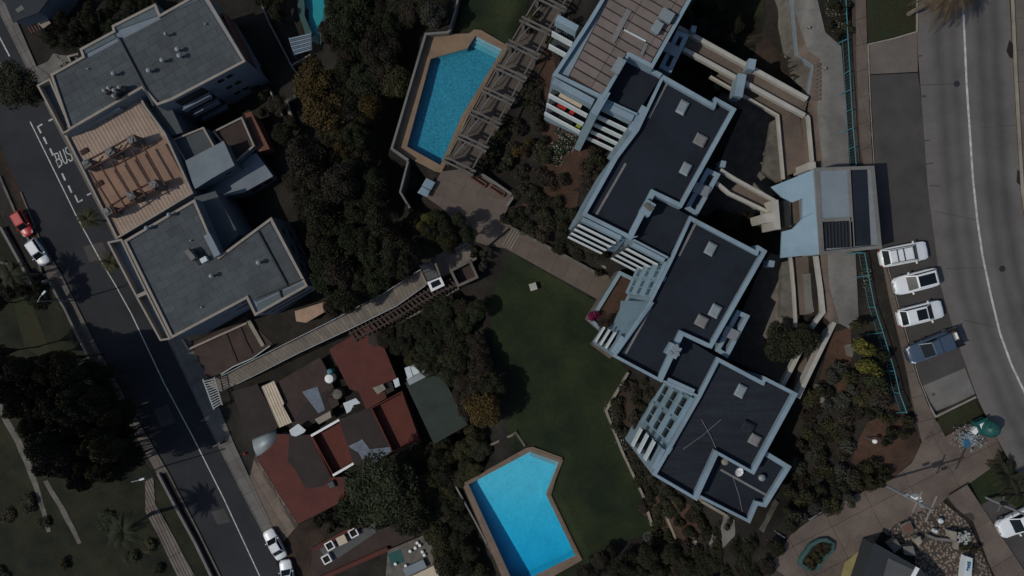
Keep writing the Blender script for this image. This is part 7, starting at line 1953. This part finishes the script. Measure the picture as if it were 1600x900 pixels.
def make_flowers(r, n):
    t = bpy.data.objects.new("flower_bush", None); COL.objects.link(t); ORG[t.name] = (0, 0, 0)
    cr, fl, st = MB(), MB(), MB()
    for k in range(5):
        a = rng.uniform(0, 6.28); q = r * .6 * math.sqrt(rng.random()); leaf_cloud(cr, (q * math.cos(a), q * math.sin(a), .3), r * .5, 60, .16, .7)
    for k in range(n):
        a = rng.uniform(0, 6.28); q = r * math.sqrt(rng.random()); c = Vector((q * math.cos(a), q * math.sin(a), .55 + .25 * rng.random() - .2 * q / r))
        e1 = Vector((rng.gauss(0, 1), rng.gauss(0, 1), rng.gauss(0, .3))).normalized() * rng.uniform(.04, .085); e2 = e1.cross(Vector((0, 0, 1))).normalized() * .06
        fl.add([c - e1, c + e2, c + e1, c - e2], [(0, 1, 2, 3)])
    st.tube([(0, 0, -.3), (0, 0, .4)], [.05, .02], 5)
    st.build("stem", "bark", t); cr.build("foliage", "leaf_green", t); fl.build("blossom", "petal_white", t)
    return t
TREES = [make_tree(3.0, 7.0, 14, 8200, 0.185, 0.66, 1.1), make_tree(3.0, 8.0, 18, 8400, 0.17, 0.7, 1.0), make_tree(3.0, 6.0, 12, 7600, 0.195, 0.62, 1.15), make_tree(3.0, 9.0, 22, 8600, 0.155, 0.74, 0.95),
         make_tree(3.0, 7.5, 15, 5600, 0.18, 0.7, 1.1)]
SHRUBS = [make_shrub(1.0, 1.3, 8, 1000, 0.125), make_shrub(1.0, 1.0, 10, 1050, 0.115), make_shrub(1.0, 1.6, 7, 900, 0.135)]
BARE = make_bare(2.0, 4.5)
FLOW = [make_flowers(1.0, 44), make_flowers(1.0, 28)]
PALM = make_palm(26, 2.6, 7.0, .55)
PALM_BIG = make_palm(44, 3.6, 5.5, .75, "leaf_dry", (2.2, 0.3))
BANANA = make_palm(12, 2.2, 1.2, .5, "leaf_green")
used = set()
def place(proto, name, label, cat, loc, s, group=None, mats=None, rz=None):
    rz = rng.uniform(0, 6.28) if rz is None else rz
    sc = s if isinstance(s, tuple) else (s, s, s * rng.uniform(.92, 1.1))
    if id(proto) not in used:
        used.add(id(proto)); o = proto; o.location = loc; o.rotation_euler = (0, 0, rz); o.scale = sc
        for c in o.children:
            k = c.name.split(".")[0]
            if mats and k in mats: c.material_slots[0].link = 'OBJECT'; c.material_slots[0].material = MATS[mats[k]]
    else:
        o = copy_tree(proto, None, loc, rz, sc, mats)
    o.name = name
    tag(o, label, cat, group)
    if not group and "group" in o: del o["group"]
    return o
def tree(u, v, rpx, h, leaf, label, group=None, kind=None, trunk=None, name="broadleaf_tree"):
    """Tree whose crown centre shows at pixel (u, v) with an apparent radius of rpx."""
    x, y, z = G(u, v, h * .7)
    if 555 < u < 665 and v < 340: h = max(2.5, min(h, 14.2 - z))
    if 655 < u < 770 and v > 690: h = max(1.8, min(h, 10.8 - z))
    r = rpx * (CAM_Z - z - h * .75) / FPX
    k = rng.randrange(len(TREES)) if kind is None else kind
    s = r / 3.0; hh = (7.0, 8.0, 6.0, 9.0, 7.5)[k]
    return place(TREES[k], name, label, "tree", (x, y, z), (s, s, h / (hh * .66 + 1.65) ), group, {"crown": leaf})
def shrub(u, v, rpx, h, leaf, label, group, name="shrub"):
    x, y, z = G(u, v, h * .5)
    r = rpx * (CAM_Z - z) / FPX
    return place(rng.choice(SHRUBS), name, label, "shrub", (x, y, z), (r, r, h / 1.3), group, {"foliage": leaf})
ORD = "first second third fourth fifth sixth seventh eighth ninth tenth eleventh twelfth thirteenth fourteenth fifteenth sixteenth seventeenth eighteenth nineteenth twentieth".split()
def single_out(pts, label, lm):
    """One label per plant: nearest landmark, then its turn counted downward in the picture."""
    by = {}
    for p in pts:
        k = min(lm, key=lambda q: math.hypot(q[0] - p[0], q[1] - p[1]))[2] if lm else ""
        by.setdefault(k, []).append(p)
    out = []
    for k, L in by.items():
        L.sort(key=lambda p: p[1])
        for i, p in enumerate(L):
            base = label + (" " + k if k else "")
            out.append((p, base if len(L) == 1 else f"{base}, {ORD[i] if i < 20 else str(i + 1) + 'th'} from top"))
    return out
def scatter(poly, n, r0, r1, leafs, fn, label, group, hf, minsep=0.75, avoid=(), lm=()):
    """Fill a pixel polygon with crowns spaced apart."""
    xs = [p[0] for p in poly]; ys = [p[1] for p in poly]; pts = []; tries = 0
    while len(pts) < n and tries < 6000:
        tries += 1
        u, v = rng.uniform(min(xs), max(xs)), rng.uniform(min(ys), max(ys)); r = rng.uniform(r0, r1)
        if not inside(u, v, poly) or any(inside(u, v, q) for q in avoid): continue
        if any(math.hypot(u - a, v - b) < minsep * (r + c) for a, b, c in pts): continue
        pts.append((u, v, r))
    for (u, v, r), lab_ in single_out(pts, label, lm): fn(u, v, r, hf(r), rng.choice(leafs), lab_, group)
    return len(pts)

# --- the wooded slope between the grey blocks and the large pool
for u, v, r, h, lf, lab in ((500,135,38,8,"leaf_gold","golden leaved tree at the wooded edge below the striped shade"), (512,180,36,8,"leaf_gold","second golden leaved tree, just below the first"), (525,212,28,7,"leaf_olive","yellow olive tree below the golden pair"),
                            (543,232,18,6,"leaf_gold","small gold tipped tree at the lower end of the golden trees"), (578,160,20,9,"leaf_gold","rusty gold tree alone in the middle of the dark wood"), (595,75,30,9,"leaf_brown","brown green tree near the large pool corner in the dark wood"),
                            (612,122,28,9,"leaf_olive","olive green tree beside the pool wall"), (680,28,22,5,"leaf_grey","grey green tree beside the upper lawn wall"), (533,20,18,5,"leaf_brown","pinkish brown tree beside the teal pool"),
                            (672,350,20,4,"leaf_lime","lime tinted tree beside the terrace"), (700,372,18,4,"leaf_olive","olive tree between the terrace and the boardwalk landing")):
    tree(u, v, r, h, lf, lab)
LMW = [(510,40,"near the teal pool"), (620,60,"near the upper lawn wall"), (580,110,"left of the pool deck"), (600,180,"along the pool wall"), (590,270,"below the pool corner"), (510,280,"below the golden trees"), (505,370,"behind the boardwalk block"), (560,350,"deep in the wood"), (560,450,"above the boardwalk"), (625,390,"above the lift cabin")]
lab = "dark tree of the wood"; grp = "trees of the dark wood"
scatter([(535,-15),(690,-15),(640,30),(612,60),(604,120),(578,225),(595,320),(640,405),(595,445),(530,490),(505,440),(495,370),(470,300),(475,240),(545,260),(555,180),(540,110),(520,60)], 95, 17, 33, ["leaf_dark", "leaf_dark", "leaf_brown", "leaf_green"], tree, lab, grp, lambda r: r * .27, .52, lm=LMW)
scatter([(640,335),(735,345),(735,372),(690,395),(640,420)], 10, 10, 18, ["leaf_dark", "leaf_green"], tree, "small dark tree between the terrace and the boardwalk", "small trees above the boardwalk", lambda r: r * .26)
scatter([(425,150),(465,200),(495,320),(520,440),(500,440),(480,350),(455,280),(440,200)], 14, 12, 20, ["leaf_dark", "leaf_brown"], tree, "thin dark tree at the foot of the grey blocks", "trees at the foot of the grey blocks", lambda r: r * .2, .6)
scatter([(385,100),(410,110),(440,200),(425,205)], 5, 8, 13, ["leaf_dark"], shrub, "dark bush in the yard behind the grey block", "bushes behind the grey block", lambda r: 1.5)
scatter([(90,85),(170,60),(300,-20),(160,-20),(120,20),(75,45)], 18, 10, 18, ["leaf_dark", "leaf_dark", "leaf_green"], tree, "dark garden tree beyond the bus-bay block", "trees of the corner garden", lambda r: r * .24)
scatter([(100,50),(140,35),(150,45),(110,65)], 5, 8, 12, ["leaf_brown"], shrub, "rusty shrub in the corner garden", "rusty shrubs of the corner garden", lambda r: 1.4)
scatter([(405,-10),(440,-10),(448,20),(445,40),(425,40)], 5, 12, 18, ["leaf_dark"], tree, "dark tree beside the teal pool", "trees beside the teal pool", lambda r: r * .25)
tree(32, 135, 36, 6, "leaf_dark", "round dark street tree at the corner of the bus-bay block")
tree(62, 150, 20, 5, "leaf_dark", "smaller dark street tree touching the block balcony")
# --- between boardwalk, houses and lawn
lab = "bushy dark tree"; grp = "trees between the lift track and the lawn"
scatter([(600,525),(700,475),(745,480),(752,520),(770,600),(765,650),(740,655),(690,575),(650,565)], 30, 15, 25, ["leaf_dark", "leaf_dark", "leaf_olive", "leaf_brown", "leaf_green"], tree, lab, grp, lambda r: r * .17, .6, lm=[(640,520,"beside the lift track"), (720,490,"below the lift station"), (770,560,"at the lawn edge"), (680,560,"above the green roof"), (770,640,"beside the tawny tree")])
tree(755, 635, 30, 5, "leaf_gold", "tawny tree beside the green roof"); tree(742, 676, 18, 4.5, "leaf_olive", "round tawny bush tree below the tawny tree")
tree(600, 760, 58, 8, "leaf_green", "big spreading green tree over the red walled house"); tree(560, 790, 34, 7, "leaf_green", "green tree at the street side of the big spreading tree"); tree(645, 800, 34, 7, "leaf_dark", "dark tree behind the big spreading tree")
scatter([(650,700),(735,690),(760,720),(712,765),(735,850),(760,910),(705,920),(690,850),(660,800),(620,720)], 34, 14, 24, ["leaf_dark", "leaf_dark", "leaf_olive"], tree, "low dark tree", "trees beside the cyan pool", lambda r: r * .2, .55, lm=[(680,710,"below the green roof"), (740,710,"above the cyan pool"), (715,800,"beside the thin pool wall"), (700,870,"beside the cream roof"), (640,740,"behind the big tree")])
scatter([(495,805),(540,780),(575,800),(560,815),(510,835)], 8, 9, 15, ["leaf_dark", "leaf_green"], shrub, "dark shrub behind the low red roof", "shrubs behind the low red roof", lambda r: 1.6)
scatter([(735,385),(765,390),(760,425),(748,420)], 5, 8, 12, ["leaf_dark", "leaf_grey"], shrub, "grey green shrub beside the lift station", "shrubs beside the lift station", lambda r: 1.3)
x, y, z = G(500, 622, 3.5); place(BARE, "bare_tree", "bare branched tree over the torn sheet in the brown roofed yard", "tree", (x, y, z), 0.7)
# --- trees of the meadow side
lab = "tall dark roadside tree"; grp = "tall dark roadside trees"
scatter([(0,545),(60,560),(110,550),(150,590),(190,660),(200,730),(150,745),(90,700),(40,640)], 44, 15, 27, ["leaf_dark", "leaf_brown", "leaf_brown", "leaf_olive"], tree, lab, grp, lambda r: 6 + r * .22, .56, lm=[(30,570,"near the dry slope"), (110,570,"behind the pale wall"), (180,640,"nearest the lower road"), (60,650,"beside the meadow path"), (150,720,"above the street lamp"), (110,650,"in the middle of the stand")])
scatter([(150,575),(165,570),(205,650),(222,715),(205,725),(180,660)], 10, 16, 22, ["leaf_dark", "leaf_dark"], tree, "low dark tree at the roadside walk under tall trees", "low trees under the tall roadside trees", lambda r: 5.5, .5)
scatter([(0,440),(40,440),(75,440),(85,470),(70,470),(45,455),(20,465),(0,480)], 6, 10, 17, ["leaf_dark"], tree, "low dark tree by the end of the pale roadside wall", "low trees by the roadside wall", lambda r: 4)
scatter([(0,740),(60,760),(100,850),(160,800),(210,780),(240,850),(260,905),(0,905)], 9, 10, 18, ["leaf_dark", "leaf_green", "leaf_olive"], shrub, "low dark scrub clump in the meadow", "scrub clumps in the meadow", lambda r: .8)
x, y, z = G(206, 822, 5.5); place(PALM, "palm_tree", "green palm beside the plank path in the meadow", "tree", (x, y, z), 1.0, None, {"frond": "leaf_green"})
x, y, z = G(166, 409, 6.0); place(PALM, "palm_tree", "palm on the road edge beside the boardwalk block balcony", "tree", (x, y, z), .68, None, {"frond": "leaf_olive"})
x, y, z = G(130, 340, 5.0); place(PALM, "palm_tree", "palm on the road edge below the bus bay", "tree", (x, y, z), .62, None, {"frond": "leaf_olive"})
x, y, z = G(12, 428, 6.0); place(PALM, "palm_tree", "dark palm in the meadow behind the end of the roadside wall", "tree", (x, y, z), .8, None, {"frond": "leaf_dark"})
x, y, z = G(1422, 20, 0.5); place(PALM_BIG, "palm_tree", "stout leaning date palm with dry fronds hanging over the upper road", "tree", (x, y, z), .8, None, None, 0.25)
for u, v, s, lab in ((1575,745,.9,"broad leaved palm at the grass island near the plaza"), (1590,765,.8,"second broad leaved palm nearest the white car"), (1568,728,.6,"small broad leaved palm at the tip of the grass island")):
    x, y, z = G(u, v, 1.0); place(BANANA, "palm_shrub", lab, "tree", (x, y, z), s, None, {"frond": "leaf_dark"})
# --- gardens round the block
A = "dark garden shrub"
scatter([(835,90),(862,45),(910,50),(868,110),(860,165),(880,180),(920,200),(950,235),(905,330),(850,345),(810,300),(745,270),(790,190),(820,140)], 34, 10, 20, ["leaf_dark", "leaf_dark", "leaf_brown", "leaf_brown"], shrub, A, "shrubs of the upper garden", lambda r: 0.7 + r * .04, .58, ([(840,105),(866,60),(872,110),(862,185),(848,160)], [(812,305),(860,283),(910,298),(906,345),(880,368),(850,335)], [(848,185),(905,185),(922,240),(885,280),(850,270)]), [(835,110,"beside the upper pergola"), (800,200,"beside the lower pergola"), (760,270,"at the terrace wall"), (830,320,"above the middle path"), (890,300,"in front of the sloping wall"), (930,225,"under the stacked balconies"), (885,60,"under the top balcony"), (840,250,"beside the golden bush")])
for u, v, r, lf, lab in ((812,236,14,"leaf_gold","golden flowering bush in the garden beside the pergola walk"), (828,221,8,"leaf_gold","small orange bush above the golden flowering one"), (893,40,13,"leaf_brown","round brown bush against the top balcony")):
    shrub(u, v, r, 1.6, lf, lab, None, "flowering_shrub" if lf == "leaf_gold" else "shrub")
def flowers(poly, n, lab, grp, s0=.5, s1=.9):
    xs = [p[0] for p in poly]; ys = [p[1] for p in poly]; k = 0; tr_ = 0; pts_ = []
    while k < n and tr_ < 3000:
        tr_ += 1; u, v = rng.uniform(min(xs), max(xs)), rng.uniform(min(ys), max(ys))
        if inside(u, v, poly):
            pts_.append((u, v)); k += 1
    for (u, v), lb in single_out(pts_, lab, ()):
        x, y, z = G(u, v, .4); place(rng.choice(FLOW), "flower_bush", lb, "flower bush", (x, y, z), rng.uniform(s0, s1), grp)
flowers([(858,200),(885,200),(895,240),(880,262),(862,272),(855,240)], 15, "white flowering bush in the red soil bed below the top balconies", "white flower bed of the upper garden")
flowers([(893,212),(905,218),(911,232),(902,230)], 4, "white flowering bush at the side of the soil bed", "side flowers of the upper garden", .3, .5)
flowers([(838,222),(844,224),(843,245),(836,245)], 3, "white flowering bush next to the small orange bush", "flowers by the orange bush", .3, .5)
flowers([(948,640),(958,632),(975,690),(985,720),(975,705)], 14, "white flowering bush along the lawn edge wall", "white flowers along the lawn edge", .4, .7)
flowers([(1000,640),(1006,636),(1012,655),(1004,660)], 4, "white flowering bush beside the west terraces", "flowers beside the west terraces", .4, .6)
flowers([(635,260),(652,265),(648,300),(640,296)], 7, "pink white flowering bush between the pool wall and the solar panels", "flowers by the solar panels", .4, .6)
flowers([(1295,0),(1315,0),(1320,55),(1305,45)], 9, "white flowering bush inside the teal railing at the top edge", "flowers inside the teal railing", .4, .6)
flowers([(1345,410),(1355,410),(1362,470),(1352,465)], 6, "white flowering bush below the teal railing beside the parked cars", "flowers below the teal railing", .3, .5)
flowers([(1000,820),(1025,815),(1030,840),(1005,845)], 7, "white flowering bush at the lower tip of the lawn", "flowers at the lawn tip", .3, .5)
scatter([(1292,-15),(1318,-15),(1322,60),(1316,70),(1293,45)], 8, 8, 13, ["leaf_dark", "leaf_olive"], shrub, "dark shrub inside the teal railing at the top edge", "shrubs inside the teal railing", lambda r: 1.2)
scatter([(840,300),(930,355),(950,400),(890,395),(790,340),(800,325)], 24, 11, 19, ["leaf_dark", "leaf_dark", "leaf_brown"], shrub, "dark shrub above the middle path wall", "shrubs above the middle path", lambda r: 1.3, .5)
scatter([(990,590),(1035,605),(1005,660),(1010,700),(1025,745),(1085,785),(1150,815),(1110,890),(960,900),(1010,850),(1020,830),(1008,780),(975,700),(952,645)], 56, 10, 20, ["leaf_dark", "leaf_dark", "leaf_dark", "leaf_brown"], shrub, "dark slope shrub", "shrubs of the west slope", lambda r: 1.1, .55, lm=[(1000,610,"under the navy roof corner"), (965,660,"beside the lawn wall"), (1010,720,"below the west terraces"), (1060,800,"below the lowest parapet"), (990,800,"at the lawn tip"), (1100,850,"beside the concrete ramp"), (1000,880,"near the bottom edge")])
scatter([(880,905),(960,855),(1100,860),(1190,840),(1230,820),(1200,905)], 26, 11, 20, ["leaf_dark", "leaf_brown", "leaf_dark"], tree, "dark small tree along the bottom edge below the block", "small trees along the bottom edge", lambda r: r * .16, .58)
scatter([(1250,640),(1275,600),(1330,560),(1390,620),(1350,660),(1330,720),(1380,755),(1300,790),(1240,825),(1225,790),(1250,720)], 50, 11, 21, ["leaf_dark", "leaf_dark", "leaf_brown", "leaf_olive", "leaf_grey"], shrub, "bank shrub", "shrubs of the planted bank", lambda r: 1.4, .5, lm=[(1300,590,"beside the diagonal wall"), (1370,600,"under the teal railing"), (1270,660,"beside the stone patches"), (1330,660,"in the middle of the bank"), (1260,730,"behind the lowest roof"), (1320,740,"above the plaza rail"), (1250,800,"at the lower plaza edge"), (1370,740,"near the utility pole")])
for u, v, r, h, lf, lab in ((1345,540,17,3.0,"leaf_lime","tall lime coloured hedge bush beside the diagonal wall"), (1350,575,18,3.0,"leaf_lime","lime coloured hedge bush below the tallest one"), (1362,598,18,2.8,"leaf_green","green hedge bush beside the railing and the blue pickup"), (1336,508,11,2.4,"leaf_olive","olive hedge bush at the top of the lime hedge"),
                            (1375,560,13,2.4,"leaf_green","green bush directly under the teal railing")):
    shrub(u, v, r, h, lf, lab, None, "hedge_bush")
scatter([(1385,650),(1415,655),(1425,670),(1400,690),(1375,700)], 5, 10, 15, ["leaf_dark", "leaf_olive"], shrub, "dark bush at the end of the teal railing", "bushes at the end of the railing", lambda r: 1.5)
scatter([(1360,720),(1395,735),(1370,755),(1340,755)], 5, 10, 16, ["leaf_olive", "leaf_dark"], shrub, "dark bush at the plaza edge by the utility pole", "bushes at the plaza edge", lambda r: 1.7)
scatter([(1085,20),(1150,-10),(1150,80),(1110,60)], 6, 16, 24, ["leaf_dark"], tree, "dark tree in the shaded gap behind the brown roof", "trees in the shaded gap", lambda r: 4)
scatter([(1080,90),(1120,110),(1150,140),(1115,150),(1090,115)], 6, 9, 14, ["leaf_dark", "leaf_brown"], shrub, "dark bush under the ramp walls", "bushes under the ramp", lambda r: 1.2)
scatter([(1110,330),(1190,345),(1190,375),(1150,375)], 7, 12, 18, ["leaf_dark", "leaf_brown"], tree, "dark tree in the shaded court below the bridge", "trees below the bridge", lambda r: 3.5)
tree(1215, 535, 34, 5, "leaf_dark", "wide dark tree over the shaded walkways behind the lower roofs"); tree(1250, 530, 24, 5, "leaf_dark", "dark tree touching the long diagonal wall")
x, y = P(946, 506, 19.0); place(TREES[4], "broadleaf_tree", "dark brown crowned tree in the planter terrace", "tree", (x, y, 17.2), (.32, .32, .3), None, {"crown": "leaf_brown"})
x, y = P(928, 493, 18.0); place(SHRUBS[1], "bougainvillea", "magenta bougainvillea at the corner of the planter terrace", "shrub", (x, y, 17.2), (.75, .75, 1.0), None, {"foliage": "leaf_magenta"})
shrub(936, 425, 8, 1.4, "leaf_olive", "spiky shrub at the steps between the middle path and the planter terrace", None, "shrub")
for u, v, lab in ((1021,672,"dark box plant on the upper west terrace"), (1030,690,"dark box plant on the lower west terrace")):
    x, y = P(u, v, 19.2); place(SHRUBS[0], "terrace_plant", lab, "shrub", (x, y, 18.6), (.5, .5, .7), None, {"foliage": "leaf_dark"})
scatter([(1258,885),(1270,856),(1295,850),(1285,878),(1265,890)], 7, 6, 9, ["leaf_olive", "leaf_gold"], shrub, "yellow green plant in the teal rimmed planter", "plants of the teal planter", lambda r: .8)
shrub(1508, 855, 10, 1.2, "leaf_olive", "olive plant beside the flower tub on the cobbles", None); shrub(1522, 858, 8, .9, "leaf_brown", "dark red plant at the edge of the cobbled garden", None)
scatter([(820,55),(838,0),(846,5),(825,50)], 4, 6, 9, ["leaf_olive"], shrub, "small bush at the upper end of the pergola walk", "bushes at the pergola end", lambda r: 1.0)
# remove plants that were never placed
for p in TREES + SHRUBS + FLOW + [BARE, PALM, PALM_BIG, BANANA]:
    if "label" not in p:
        for c in list(p.children): bpy.data.objects.remove(c)
        bpy.data.objects.remove(p)
